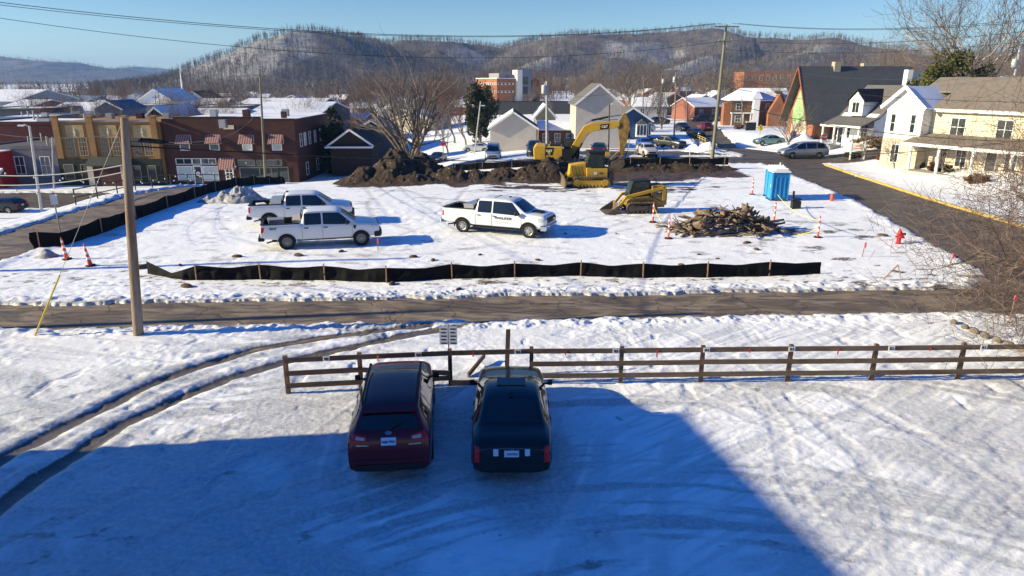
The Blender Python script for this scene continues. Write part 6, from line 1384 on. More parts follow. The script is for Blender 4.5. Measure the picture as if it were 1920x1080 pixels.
for i, q in enumerate(bp):
    r = q-O; mb = MB(); mb.box(r.x-.055, r.x+.055, r.y-.05, r.y+.05, r.z-.1, 1.12); mb.build('post', WDT, o)
def rail(i, j, z, dz0=0, dz1=0, x0=None, x1=None):
    a = bp[i]-O; b = bp[j]-O; p0 = Vector((a.x if x0 is None else x0, a.y-.075, z+dz0)); p1 = Vector((b.x if x1 is None else x1, b.y-.075, z+dz1)); mb = MB(); mb.beam(p0, p1, .036, .14); mb.build('rail', WD, o)
for i in range(len(bp)-1):
    rail(i, i+1, 1.02)
    if i not in (1, 2): rail(i, i+1, .64, .01*((i*7) % 3-1)); rail(i, i+1, .27)
    if i == 1: rail(i, i+1, .64, 0, -.22); rail(i, i+1, .27)
    if i == 2: rail(i, i+1, .10, .03, -.06)
q = G(950, 702)-O; mb = MB(); mb.beam((q.x, q.y-.12, .02), (q.x+.05, q.y-.12, 1.45), .13, .05, up=(0, 1, 0)); mb.build('broken_board', WDT, o)
for k, (u, s_) in enumerate([(620, 'B8'), (786, 'B7'), (971, 'B6'), (1156, 'B5'), (1328, 'B4'), (1491, 'B3'), (1682, 'B2'), (1861, 'B1')]):
    x = D(u, 662, 19.35).x-O.x; y = np.interp(x, [(b-O).x for b in bp], [(b-O).y for b in bp])-.10
    mb = MB(); mb.box(x-.09, x+.09, y-.012, y, .95, 1.09); nb = mb.build('number_board', SGW, o); text_part(s_, .12, SGB, nb, (x, y-.016, 1.02), (R(90), 0, 0), .002, 'number', .003)
for u, c_, dz in [(712, 'orange', .1), (887, 'r', .08), (1061, 'r', .08), (1234, 'r', .16), (1410, 'r', .06), (1580, 'r', .14), (1757, 'r', .06)]:
    x = D(u, 662, 19.35).x-O.x; y = np.interp(x, [(b-O).x for b in bp], [(b-O).y for b in bp])-.10; mb = MB(); mb.box(x-.018, x+.018, y-.008, y, .99-dz, 1.05); mb.build('ribbon', mat('orange_ribbon', (0.7, 0.2, 0.03), 0.6) if c_ == 'orange' else REDF, o)
q = G(893, 700); o = tag(MB().at(0, 0, 0).beam((-.22, -.55, .04), (.22, .55, .22), .05, .14).build('fallen_board', WD), 'loose grey board lying in the snow in the gap of the fence', 'board'); o.location = (q.x, q.y+.2, .05)
# notice sign behind the fence
q = G(843, 716); o = thing('notice_sign', (q.x, q.y, 0), 0, 'white double parking notice on a post behind the board fence', 'sign'); SGM = mat('sign_white', (0.62, 0.64, 0.66), 0.5)
mb = MB(); mb.tube((0, .03, -.1), (0, .03, 1.75), .02); mb.build('post', mat('galvanised', (0.35, 0.36, 0.37), 0.4, 0.6), o)
for s, rows in ((-1, ('RESERVED', 'AFTER', 'TENANT', 'PARKING', 'ONLY')), (1, ('TOWED', 'AT', 'OWNERS', 'RISK', '24 HR'))):
    mb = MB(); mb.at(s*.13, 0, 1.42, 0, 0, 0); mb.prism([(-.115, -.27), (.115, -.27), (.12, -.24), (.12, .24), (.115, .27), (-.115, .27), (-.12, .24), (-.12, -.24)], 'y', -.012, .0); pn = mb.build('panel', SGM, o)
    for k, t_ in enumerate(rows): mb = MB(); mb.box(s*.13-.075, s*.13+.075-(.02 if k % 2 else 0), -.016, -.0125, 1.60-k*.105, 1.635-k*.105); mb.build('text_line', SGB, pn)
# ------------------------------------------------------------------ poles and wires
WOOD = mat('utility_pole_wood', (0.20, 0.115, 0.06), 0.85, col2=(0.27, 0.23, 0.20), scale=2, stretch=(3, 3, .3), bump=0.5, bscale=16); WOODG = mat('green_grey_pole', (0.22, 0.21, 0.145), 0.85, col2=(0.15, 0.14, 0.10), scale=2, stretch=(3, 3, .3)); GREYP = mat('pale_grey_pole', (0.42, 0.43, 0.44), 0.6, var=.2)
INS = mat('insulator', (0.30, 0.30, 0.31), 0.3); TRF = mat('transformer_grey', (0.52, 0.54, 0.55), 0.5)
WIRE = mat('black_cable', (0.012, 0.012, 0.014), 0.6); WIRG = mat('grey_cable', (0.20, 0.21, 0.22), 0.5)
def upole(name, label, ub, vb, ut, vt, m, r=.15, arms=(), trafo=(), lamp=None, base=None, cat='utility pole', group=None):
    b = G(ub, vb) if base is None else base; rr_ = ray(ut, vt); k = b.y/rr_.y; top = Vector((rr_.x*k, b.y, CAM_H+rr_.z*k)); o = thing(name, b, 0, label, cat, group); T_ = top-b
    mb = MB(); mb.path([(0, 0, -.4), T_*.5, T_], [r*1.15, r, r*.78], 12); mb.build('shaft', m, o, smooth=True)
    for f, w, a in arms:
        c = T_*f; d = Vector((math.cos(a), math.sin(a), 0)); mb = MB(); mb.beam(c-d*w/2+Vector((0, -.12, 0)), c+d*w/2+Vector((0, -.12, 0)), .09, .11); ar = mb.build('crossarm', m, o)
        for s in (-1, -.55, .55, 1): mb = MB(); q = c+d*w*.48*s+Vector((0, -.12, .05)); mb.tube(q, q+Vector((0, 0, .2)), .04, .025, 7); mb.build('insulator', INS, ar)
    for f, dx in trafo:
        c = T_*f+Vector((dx, -.05, 0)); mb = MB(); mb.at(c.x, c.y, c.z); mb.lathe([(.05, .95), (.22, .9), (.26, .8), (.26, .05), (.22, 0), (.0, 0)], 14); mb.at(); mb.tube(c+Vector((.1, 0, .9)), c+Vector((.1, 0, 1.15)), .03); mb.build('transformer', TRF, o, smooth=True)
    if lamp:
        f, dx = lamp; c = T_*f; mb = MB(); mb.path([c, c+Vector((dx*.5, 0, .25)), c+Vector((dx, 0, .2))], .035, 6); mb.at(*(c+Vector((dx*1.1, 0, .15)))); mb.box(-.3, .3, -.12, .12, -.06, .08); mb.build('lamp_head', TRF, o)
    return o, b, top
poleA, bA, tA = upole('utility_pole', 'nearest brown wooden pole standing at the alley edge on the left', 258, 630, 233, 220, WOOD, .145)
poleB, bB, tB = upole('utility_pole', 'wooden pole behind the stop sign at the end of the roadside silt fence', 498, 345, 487, 135, WOODG, .14, arms=((.975, 1.3, 0),))
poleC, bC, tC = upole('utility_pole', 'tall greenish wooden pole with crossarms by the street corner', 1335, 300, 1362, 46, WOODG, .17, arms=((.985, 2.6, .1), (.88, 1.4, .1)))
poleD, bD, tD = upole('utility_pole', 'pale grey pole with a transformer in front of the beige houses', 1026, 296, 1025, 152, GREYP, .15, trafo=((.84, -.32),))
poleF, bF, tF = upole('utility_pole', 'dark wooden pole with twin transformers right of the blue cottage', 1264, 256, 1268, 128, WOOD, .13, trafo=((.80, -.3),), arms=((.97, 1.6, 0),))
poleG, bG, tG = upole('utility_pole', 'thin pole with a crossarm above the blue cottage roof', 1238, 232, 1241, 137, WOODG, .13, trafo=((.80, .3),), arms=((.97, 2.0, 0),))
poleK, bK, tK = upole('utility_pole', 'short pole with a small crossarm behind the blue cottage', 1205, 226, 1207, 144, WOODG, .13, arms=((.94, 1.3, 0),))
poleI, bI, tI = upole('lamp_post', 'tall grey lamp post at the snowy parking ramp on the left', 78, 399, 55, 236, GREYP, .12, lamp=(.985, -.7), cat='lamp post')
poleJ, bJ, tJ = upole('lamp_post', 'slim pole in front of the dark trees left of the brick offices', 889, 290, 901, 190, GREYP, .09, lamp=(.9, .4), cat='lamp post')
poleL, bL, tL = upole('lamp_post', 'thin black lamp post before the tall beige gable house', 1141, 288, 1143, 196, mat('black_metal', (0.02, 0.02, 0.02), .5), .07, lamp=(.98, .6), cat='lamp post')
poleM, bM_, tM = upole('utility_pole', 'leaning pale pole with a white transformer above the cream townhouse roof', 1885, 285, 1913, 86, GREYP, .14, arms=((.97, 1.8, .3),), trafo=((.80, -.4),), lamp=(.70, -1.2), base=Vector((D(1893, 200, 82).x, D(1893, 200, 82).y, .3)))
random.seed(9)
for i, (u, v, vt) in enumerate([(5, 300, 203), (99, 345, 257), (117, 228, 182), (298, 226, 168), (292, 228, 178), (345, 226, 196), (452, 236, 190), (1288, 238, 150), (700, 266, 190), (1392, 232, 186)]):
    p_ = D(u, v, 150 if i not in (1,) else 84); upole('utility_pole', ['thin pole at the left edge before the red shop', 'thin grey pole in front of the grey purple shop', 'thin pole rising behind the left of the tan store', 'thin pole right of the tan store roofs', 'second thin pole just left of the pair behind the tan store', 'short pole beside the church steeple', 'thin pole over the snowy roofs behind the red store', 'thin pole in the trees left of the tall wooden pole', 'reddish thin pole left of the many-stemmed tree', 'small pole beside the brick apartments'][i],
        u, v, u-1, vt, WOOD if i != 1 else GREYP, .10, arms=((.95, 1.2, .4),) if i not in (1, 9) else (), base=Vector((p_.x, p_.y, g1(p_.x, p_.y))))
def wire(label, a, b, sag, r=.02, m=None, n=26, extra=None, cat='cable'):
    a = Vector(a); b = Vector(b); pts = []
    for i in range(n+1): t = i/n; q = a.lerp(b, t); q.z -= sag*4*t*(1-t); pts.append(q-a)
    mb = MB(); mb.path(pts, r, 5); o = mb.build('overhead_cable', m or WIRE, smooth='all', fix=False); o.location = a; return tag(o, label, cat, 'overhead cables strung across the view')
wire('upper twin power line crossing the sky from the left edge to the tall pole', D(-260, -30, 42), tC+Vector((-1.2, -.1, .1)), 2.0, .022)
wire('second power line close beneath the upper one across the sky', D(-260, -24, 42), tC+Vector((-.6, -.1, .1)), 2.0, .018)
wire('lower power line dipping across the hilltops from the left edge', D(-260, -8, 44), tC+Vector((-.3, -.1, -1.6)), 2.6, .018)
for i, (u, v, z0, dx) in enumerate([(2200, 2, 0.1, 1.2), (2200, 8, .1, .6), (2200, 20, -1.5, .3), (2200, 40, -2.4, .0)]):
    wire(['topmost line leaving the tall pole to the upper right', 'second line leaving the tall pole to the upper right', 'third line leaving the tall pole above the church roof', 'faint fourth line above the church and townhouse roofs'][i], tC+Vector((dx, -.1, z0)), D(u, v, 50), 1.1, .018)
wire('pale service line from the tall pole to the leaning transformer pole', bC.lerp(tC, .76), bM_.lerp(tM, .78), 1.6, .02, WIRG)
wire('dark line crossing the church roof and townhouse gable', bC.lerp(tC, .62), D(2250, 190, 46), .9, .02)
wire('second dark line just below, crossing the townhouse windows', bC.lerp(tC, .56), D(2250, 205, 46), 1.1, .02)
wire('thick black cable sagging past the porch roofs on the right', bC.lerp(tC, .46), D(2250, 262, 44), 1.6, .035)
wire('low black cable along the cross street to the lawn on the right', bC.lerp(tC, .02)+Vector((0, 0, 1.0)), D(2300, 200, 40), 1.6, .03)
wire('low black cable passing in front of the excavator and the dark red store', bA.lerp(tA, .88), bC.lerp(tC, .03)+Vector((0, 0, .6)), .8, .024)
wire('thin cable from the nearest pole across the tan store', bA.lerp(tA, .93), D(-80, 232, 40), .4, .012)
wire('thin cable from the nearest pole to the pole behind the stop sign', bA.lerp(tA, .90), bB.lerp(tB, .55), .9, .016)
wire('pale cable from the left edge to the nearest pole across the tan store front', D(-80, 322, 26), bA.lerp(tA, .80), .25, .022, WIRG)
wire('second pale cable from the left edge, lower, to the nearest pole', D(-80, 342, 26), bA.lerp(tA, .77), .25, .022, WIRG)
wire('thin twisted cable looping from the nearest pole over the dark red store', bA.lerp(tA, .91), bB.lerp(tB, .72), 1.5, .012, WIRG)
wire('slack line between the pale grey pole and the tall wooden pole', bD.lerp(tD, .80), bC.lerp(tC, .72), 1.0, .014)
q = bA.lerp(tA, .895); o = thing('cable_splice', q+Vector((.35, .05, 0)), 0, 'black cable splice case hanging right of the nearest pole', 'cable splice'); mb = MB(); mb.path([(0, 0, .03), (.12, 0, .06), (.75, .02, 0), (.95, .02, -.02)], [.02, .075, .075, .02], 8); mb.build('case', WIRE, o, smooth='all'); mb = MB(); mb.path([(.1, 0, 0), (.15, 0, -.25), (.05, 0, -.4), (-.1, 0, -.3)], .012, 5); mb.build('slack_loop', WIRE, o)
an = G(64, 633); o = thing('guy_wire', an, 0, 'guy wire with a yellow guard anchored left of the nearest pole', 'guy wire'); d = (tA-an)
mb = MB(); mb.path([(0, 0, 0), d*.97], .009, 5); mb.build('wire', WIRG, o); mb = MB(); mb.path([d*.01, d*.30], .03, 8); mb.build('yellow_guard', mat('yellow_guard', (0.62, 0.47, 0.05), .5, var=.2), o)
# pole off the left edge whose shadow crosses the snow
o, _, _ = upole('utility_pole', 'wooden pole standing outside the left edge whose shadow crosses the snow', 0, 0, 0, 0, WOOD, .18, base=Vector((-33, 17.5, 0))) if False else (None, None, None)
o = thing('utility_pole', (-30.5, 21.2, 0), 0, 'wooden pole beyond the left edge of the picture, throwing a long shadow', 'utility pole'); mb = MB(); mb.path([(0, 0, -.3), (0, 0, 10.5)], [.19, .14], 10); mb.build('shaft', WOOD, o)
o = thing('utility_pole', (-35.5, 28.6, 0), 0, 'second wooden pole beyond the left edge, further up the side road', 'utility pole'); mb = MB(); mb.path([(0, 0, -.3), (0, 0, 11.5)], [.19, .14], 10); mb.build('shaft', WOOD, o)
# ------------------------------------------------------------------ string of bulbs
BULB = mat('white_bulb', (0.85, 0.83, 0.75), .3); random.seed(4)
for i, (a, b, sg) in enumerate([((-20, 318, 34), (470, 300, 60), 1.2), ((10, 352, 34), (400, 318, 52), 1.0), ((60, 322, 36), (420, 292, 58), 1.2)]):
    A = D(*a); B = D(*b); pts = []; o = thing('string_lights', A, 0, ['upper string of white bulbs in front of the shops', 'lowest string of white bulbs over the ramp railing', 'middle string of white bulbs before the tan store'][i], 'string lights', 'strings of white bulbs')
    for k in range(31): t = k/30; q = A.lerp(B, t); q.z -= sg*4*t*(1-t); pts.append(q-A)
    mb = MB(); mb.path(pts, .006, 4); mb.build('cord', WIRE, o)
    for k in range(1, 30, 2): mb = MB(); mb.at(*(pts[k]-Vector((0, 0, .07)))); mb.lathe([(.001, .06), (.03, .045), (.042, 0), (.03, -.035), (.001, -.05)], 8, cap=False); mb.build('bulb', BULB, o, smooth=True)
# ------------------------------------------------------------------ traffic cones and delineators
ORG = mat('safety_orange', (0.80, 0.10, 0.03), .5, var=.12, scale=6); REF = mat('reflective_white', (0.78, 0.78, 0.78), .4)
def delineator(label, u, v, h=1.12, r=.055, tilt=0.0, cone=False, lean=0.0, base=True):
    q = G(u, v); o = thing('delineator' if not cone else 'traffic_cone', (q.x, q.y, q.z+.06), 0, label, 'delineator post' if not cone else 'traffic cone', 'orange and white delineators'); o.rotation_euler = (lean, tilt, 0)
    r1 = r*.8 if not cone else r*.35; mb = MB(); z = [0, .30, .42, .56, .68, .84, .94, 1.0]; rr = [r+(r1-r)*t for t in z]
    for k in range(7): (mb.lathe([(rr[k], z[k]*h), (rr[k+1], z[k+1]*h)], 14, mi=k % 2))
    mb.lathe([(r1, h), (r1*.6, h+.03), (r1*.6, h+.08), (0.001, h+.09)], 10, mi=0); mb.build('post', [ORG, REF], o, smooth=True)
    if base: mb = MB(); mb.prism([(math.cos(a)*.22, math.sin(a)*.22) for a in np.linspace(0, 2*math.pi, 9)[:-1]], 'z', -.04, .035); mb.build('base', RUB, o)
    return o
delineator('orange and white post between the skid loader and the brush pile', 1224, 418)
delineator('orange and white post at the left front of the brush pile', 1253, 449)
delineator('orange and white post beside the portable toilets', 1410, 366)
delineator('orange and white post behind the right side of the brush pile', 1451, 417)
delineator('orange and white post right of the brush pile, holding the tape', 1533, 447)
delineator('leaning orange and white cone beside the end of the roadside silt fence', 126, 488, .98, .11, -.10, True)
delineator('leaning orange and white cone nearest the alley on the left', 170, 500, .98, .11, -.13, True)
q = G(1559, 378); o = thing('traffic_cone', q, 0, 'small plain orange cone at the road edge right of the toilets', 'traffic cone'); mb = MB(); mb.lathe([(.12, 0), (.12, .5), (.09, .55), (.001, .56)], 12); mb.build('cone', ORG, o, smooth=True)
TAPE = mat('yellow_tape', (0.70, 0.68, 0.10), .5)
for l, a, b, sg in [('yellow tape sagging from the toilets to the right-hand delineator', (1455, 390, .9), (1533, 447, 1.0), .35), ('yellow tape lying loose from the brush pile to the right-hand delineator', (1478, 440, .1), (1533, 447, .6), .2), ('loose yellow tape tied to the post by the skid loader', (1224, 418, 1.0), (1246, 432, .1), .05), ('thin rope between the posts behind the brush pile', (1224, 418, 1.0), (1451, 417, 1.0), .75)]:
    A = G(a[0], a[1])+Vector((0, 0, a[2])); B = G(b[0], b[1])+Vector((0, 0, b[2])); mb = MB(); pts = []
    for k in range(13): t = k/12; q = A.lerp(B, t); q.z -= sg*4*t*(1-t); pts.append(q-A)
    for k in range(12): mb.beam(pts[k], pts[k+1], .008, .028 if 'rope' not in l else .010)
    o = mb.build('barrier_tape', TAPE if 'rope' not in l else WIRG); o.location = A; tag(o, l, 'tape')
# hydrant
q = G(1684, 458); HYR = mat('hydrant_red', (0.50, 0.012, 0.02), .4, bevel=.01); o = thing('fire_hydrant', q, 0, 'red fire hydrant near the road on the right of the site', 'fire hydrant')
mb = MB(); mb.lathe([(.17, 0), (.17, .05), (.11, .06), (.11, .5), (.15, .51), (.15, .56), (.12, .58), (.10, .70), (.05, .76), (.035, .84), (.001, .85)], 16); mb.build('barrel', HYR, o, smooth=True)
mb = MB(); mb.tube((-.2, 0, .42), (.2, 0, .42), .055, n=10); mb.build('side_outlets', HYR, o); mb = MB(); mb.tube((.05, -.0, .44), (.05, -.24, .44), .08, n=12); mb.tube((.1, 0, .55), (.30, 0, .55), .07, n=10); mb.build('front_outlet', HYR, o)
# stakes
PNK = mat('pink_ribbon', (0.8, 0.12, 0.18), .6)
for l, u, v, h, tl in [('wooden stake with pink ribbon right of the silt fence end', 1615, 484, .75, .12), ('wooden stake with red ribbon at the bottom right by the stone edging', 1893, 600, .95, .04), ('wooden stake with pink ribbon before the nearest white pickup', 709, 472, .65, 0), ('short wooden stake with pink ribbon near the road corner', 1780, 498, .55, .15), ('wooden stake with ribbon behind the low earth bank', 891, 316, .8, 0)]:
    q = G(u, v); o = thing('survey_stake', q, 0, l, 'stake'); mb = MB(); mb.beam((0, 0, -.1), (tl*h, 0, h), .035, .035); mb.build('stake', STK, o); mb = MB(); mb.box(tl*h-.03, tl*h+.05, -.03, .03, h-.22, h+.03); mb.build('ribbon', PNK, o)
q = G(1653, 527); o = thing('broken_stakes', q, 0, 'two broken wooden stakes leaning together with one lying on the snow', 'stake'); mb = MB(); mb.beam((0, 0, 0), (.62, .05, .72), .04, .04); mb.build('long_stake', STK, o); mb = MB(); mb.beam((.62, .05, .72), (.78, .0, .22), .04, .04); mb.build('short_stake', STK, o); mb = MB(); mb.beam((.0, -.02, .05), (.95, -.05, .06), .04, .03); mb.build('fallen_stake', STK, o)
# ------------------------------------------------------------------ portable toilets
TB_ = mat('toilet_blue', (0.012, 0.17, 0.45), .4, var=.15, scale=2); TBL = mat('toilet_light_blue', (0.03, 0.26, 0.52), .4); TW = mat('toilet_roof_white', (0.72, 0.73, 0.73), .5)
def toilet(loc, rz, label):
    o = thing('portable_toilet', loc, rz, label, 'portable toilet', 'portable toilets'); w = .56
    mb = MB(); mb.box(-w, w, -w, w, .12, 2.05); mb.build('cabin', TB_, o)
    for i, (x, y) in enumerate(((-w, -w), (w, -w), (-w, w), (w, w))): mb = MB(); mb.box(x-.035, x+.035, y-.035, y+.035, .08, 2.08); mb.build('corner_post', TBL, o)
    for x in (-.30, 0.0, .30): mb = MB(); mb.prism([(x-.09, .3), (x+.09, .3), (x+.03, 1.0), (x+.03, 1.7), (x-.03, 1.7), (x-.03, 1.0)], 'y', -w-.028, -w-.002); mb.build('panel_rib', TBL, o)
    mb = MB(); mb.box(-w-.03, -w-.002, -.42, .42, .2, 1.95); dr = mb.build('door', TBL, o); mb = MB(); mb.box(-w-.06, -w-.031, -.34, -.26, 1.0, 1.2); mb.build('latch', TW, dr)
    mb = MB(); mb.prism([(-w-.07, 2.05), (w+.07, 2.05), (w+.05, 2.15), (w*.55, 2.28), (-w*.55, 2.28), (-w-.05, 2.15)], 'y', -w-.07, w+.07)
    for k in range(5): x = -.4+k*.2; mb.box(x-.045, x+.045, -w-.05, w+.05, 2.26, 2.33)
    mb.build('roof', TW, o); mb = MB(); mb.box(-w-.05, w+.05, -w-.05, w+.05, 0, .12); mb.build('skid', BLKP, o)
    mb = MB(); mb.tube((.35, .4, 2.1), (.35, .4, 2.5), .05); mb.build('vent_pipe', TW, o); return o
q = G(1461, 378); toilet((q.x, q.y+.55, q.z), R(-3), 'front blue portable toilet with a white ribbed roof'); toilet((q.x+.28, q.y+1.85, q.z), R(-3), 'blue portable toilet just behind and left of the front one')
q = G(1491, 392); o = thing('hand_wash_stand', q, 0, 'black hand wash stand right of the portable toilets', 'wash stand'); mb = MB(); mb.box(-.28, .28, -.2, .2, 0, .55); mb.build('tank', BLKP, o); mb = MB(); mb.beam((-.2, .05, .5), (-.2, .05, 1.2), .10, .12); mb.box(-.28, .28, -.2, .2, .62, .72); mb.build('dispenser', BLKP, o)
# ------------------------------------------------------------------ railings, kerbs, signs
def railing(label, pts, h, rails_, m, post=1.8, r=.03, name='railing', cat='railing'):
    P = [Vector((a, b, g1(a, b))) if len((a, b)) == 2 else None for a, b in pts]; O = P[0]; o = thing(name, O, 0, label, cat); tot = 0
    for a, b in zip(P[:-1], P[1:]):
        for z in rails_: mb = MB(); mb.tube(a-O+Vector((0, 0, z)), b-O+Vector((0, 0, z)), r, n=6); mb.build('rail', m, o)
        k = max(1, int((b-a).length/post))
        for i in range(k+1):
            if i == k and b is not P[-1]: continue
            q = a.lerp(b, i/k)-O; mb = MB(); mb.tube(q+Vector((0, 0, -.3)), q+Vector((0, 0, h)), r*1.15, n=6); mb.build('post', m, o)
    return o
DKM = mat('dark_railing', (0.03, 0.033, 0.036), .5, .3); GRM = mat('grey_railing', (0.25, 0.26, 0.27), .45, .5); YLW = mat('yellow_paint', (0.56, 0.36, 0.045), .7, col2=(0.42, 0.34, 0.20), scale=2.2); WPR = mat('white_rail', (0.6, 0.6, 0.6), .5)
railing('dark railing on the snow bank above the left street', [(-30.1, 47.5), (-30.1, 58), (-30.2, 68), (-30.2, 76)], 1.15, (1.1, .55), DKM, 2.6, .04)
railing('grey ramp railing at the lower left', [(-45.5, 60), (-41, 60.5), (-36.2, 61.5)], 1.1, (1.05, .5), GRM, 2.2, .035); railing('grey sloping handrail at the left edge of the ramp', [(-42.5, 55), (-38.2, 58.0), (-36.4, 60.2)], 1.0, (.95, .5), GRM, 2.5, .03)
railing('low white pipe rail along the front of the lot', [(10.8, 80.6), (17.4, 80.6), (20.4, 80.6)], .75, (.7,), WPR, 3.2, .05)
def gpts(l): return [tuple(G(u, v)[:2]) for u, v in l]
railing('yellow guard rail beside the uphill street', gpts([(1343, 281), (1322, 268), (1289, 252)]), .75, (.72, .4), YLW, 2.5, .05, 'guard_rail', 'guard rail')
railing('white stair rail on the bank below the yellow guard rail', gpts([(1335, 293), (1316, 280), (1302, 272)]), .95, (.9, .45), WPR, 1.2, .03)
# kerb along the right of the main road
def kerb(label, f, ys, m, w=.16, h=.14, name='kerb'):
    mb = MB(); pts = [(f(y), y) for y in ys]
    for (a, b), (c, d) in zip(pts[:-1], pts[1:]):
        z0, z1 = g1(a, b), g1(c, d); mb.add([(a, b, z0-.2), (a+w, b, z0-.2), (a+w, b, z0+h), (a, b, z0+h), (c, d, z1-.2), (c+w, d, z1-.2), (c+w, d, z1+h), (c, d, z1+h)], [(0, 1, 2, 3), (7, 6, 5, 4), (3, 2, 6, 7), (0, 3, 7, 4), (1, 5, 6, 2)])
    return tag(mb.build(name, m), kind='structure')
kerb('k', lambda y: float(np.interp(y, *RR))-.22+.03*math.sin(y*1.7), np.arange(8, 71.6, .8), YLW)
kerb('k', lambda y: float(np.interp(y, *RL))-.02, np.arange(80.5, 125, 1.5), mat('concrete_kerb', (0.32, 0.31, 0.29), .9, var=.2))
# stone edging at the right
ST = mat('edging_stone', (0.24, 0.20, 0.155), .9, col2=(0.13, 0.11, 0.09), scale=4, bump=.6)
ep = gpts([(1775, 604), (1800, 614), (1835, 630), (1880, 648), (1925, 664), (1990, 690)]); rd = random.Random(3)
k_ = 0
for (a, b), (c, d) in zip(ep[:-1], ep[1:]):
    L_ = math.hypot(c-a, d-b); n = max(1, int(L_/.34))
    for i in range(n):
        t = (i+.5)/n; x = a+(c-a)*t; y = b+(d-b)*t; mb = MB(); s = [rd.uniform(.13, .19), rd.uniform(.09, .13), rd.uniform(.09, .14)]; bm = bmesh.new(); bmesh.ops.create_icosphere(bm, subdivisions=2, radius=1)
        vs = [(v.co.x*s[0]*(1+.15*vn(v.co.y*3+i, v.co.z*3)), v.co.y*s[1], v.co.z*s[2]) for v in bm.verts]; fs = [tuple(v.index for v in f.verts) for f in bm.faces]; bm.free(); mb.add(vs, fs)
        o = mb.build('edging_stone', ST, smooth='all'); o.location = (x, y, .10); o.rotation_euler = (rd.uniform(-.2, .2), rd.uniform(-.2, .2), math.atan2(d-b, c-a)+rd.uniform(-.2, .2)); tag(o, 'one of the rough stones edging the snowy bed at the lower right', 'stone', 'stones edging the bed at the lower right')
# clods and stones lying on the site
CL = mat('clod', (0.13, 0.085, 0.055), .95, col2=(0.07, 0.05, 0.035), scale=6, bump=.6)
for i, (u, v, s) in enumerate([(445, 484, .28), (640, 474, .2), (560, 482, .3), (268, 504, .35), (338, 500, .15), (775, 484, .22), (812, 490, .18), (1008, 490, .16), (1060, 440, .12), (1278, 500, .2), (1400, 458, .25), (1418, 470, .2), (1345, 488, .12), (1530, 345, .2), (1655, 444, .28), (900, 480, .12), (1155, 440, .1), (1310, 480, .12), (735, 535, .22), (350, 540, .3), (860, 545, .15)]):
    q = G(u, v); bm = bmesh.new(); bmesh.ops.create_icosphere(bm, subdivisions=2, radius=1); mb = MB(); mb.add([(v_.co.x*s*(1+.5*(vn(v_.co.y*2+i*3, v_.co.z*2)-.5)), v_.co.y*s*.6, v_.co.z*s*.4) for v_ in bm.verts], [tuple(v_.index for v_ in f.verts) for f in bm.faces]); bm.free()
    o = mb.build('earth_clod', CL, smooth=True); o.location = (q.x, q.y, q.z+.08); o.rotation_euler = (0, 0, i*1.3); tag(o, 'one of the loose frozen earth clods lying on the snow of the site', 'clod', 'loose clods on the snowy site')
# traffic signs
STR_ = mat('stop_red', (0.50, 0.01, 0.02), .4); PG = mat('sign_post_metal', (0.30, 0.31, 0.30), .5, .5)
def octo(r): return [(r*math.cos(R(22.5+45*k)), r*math.sin(R(22.5+45*k))) for k in range(8)]
def stop_sign(label, u, v, uc, vc, rz=0):
    b = G(u, v); k = b.y/ray(uc, vc).y; zc = CAM_H+ray(uc, vc).z*k-b.z; o = thing('stop_sign', b, rz, label, 'stop sign'); mb = MB(); mb.tube((0, .03, -.2), (0, .03, zc+.1), .04); mb.build('post', PG, o)
    mb = MB(); mb.at(0, 0, zc); mb.prism(octo(.42), 'y', -.012, 0); f = mb.build('face', REF, o); mb = MB(); mb.at(0, 0, zc); mb.prism(octo(.385), 'y', -.018, -.0125); mb.build('red_field', STR_, f); text_part('STOP', .30, REF, f, (0, -.021, zc), (R(90), 0, 0), .002, 'lettering', .01); return o
stop_sign('red stop sign in front of the dark red brick store', 495, 341, 493, 303); stop_sign('red stop sign behind the silver minivan', 1541, 291, 1544, 257)
b = G(1424, 262); o = thing('warning_sign', b, 0, 'yellow diamond warning sign beside the teal hatchback', 'traffic sign'); k = b.y/ray(1424, 240).y; zc = CAM_H+ray(1424, 240).z*k-b.z
mb = MB(); mb.tube((0, .03, -.2), (0, .03, zc), .04); mb.build('post', PG, o); mb = MB(); mb.at(0, 0, zc); mb.prism([(.55, 0), (0, .55), (-.55, 0), (0, -.55)], 'y', -.012, 0); f = mb.build('face', mat('sign_yellow', (0.75, 0.55, 0.03), .5), o)
mb = MB(); mb.at(0, 0, zc); mb.path([(.05, -.02, -.28), (.05, -.02, -.05), (-.08, -.02, .08), (-.02, -.02, .25)], .035, 5); mb.prism([(-.14, .18), (.12, .2), (.02, .36)], 'y', -.02, -.015); mb.build('arrow', SGB, f)
b = G(113, 438); o = thing('road_sign', b, R(20), 'small white sign on a grey post beside the left road', 'sign'); k = b.y/ray(116, 372).y; zc = CAM_H+ray(116, 372).z*k-b.z; mb = MB(); mb.tube((0, .03, -.2), (0, .03, zc-.2), .04); mb.build('post', PG, o); mb = MB(); mb.box(-.17, .17, -.02, 0.02, zc-.35, zc+.2); mb.build('panel', REF, o)
b = G(951, 312); 
b = D(951, 286, 92); o = thing('road_sign', (D(831, 290, 92).x, b.y, g1(D(831, 290, 92).x, b.y)), 0, 'small red and white sign on a thin brown pole left of the pale van', 'sign'); mb = MB(); mb.tube((0, 0, -.2), (0, 0, 5.2), .05); mb.build('pole', WOOD, o); mb = MB(); mb.box(-.25, .25, -.07, -.05, 2.3, 2.75); mb.build('panel', STR_, o)
b = G(1606, 300); o = thing('yard_sign', b, R(-10), 'white framed yard sign on the lawn corner across the road', 'sign'); mb = MB()
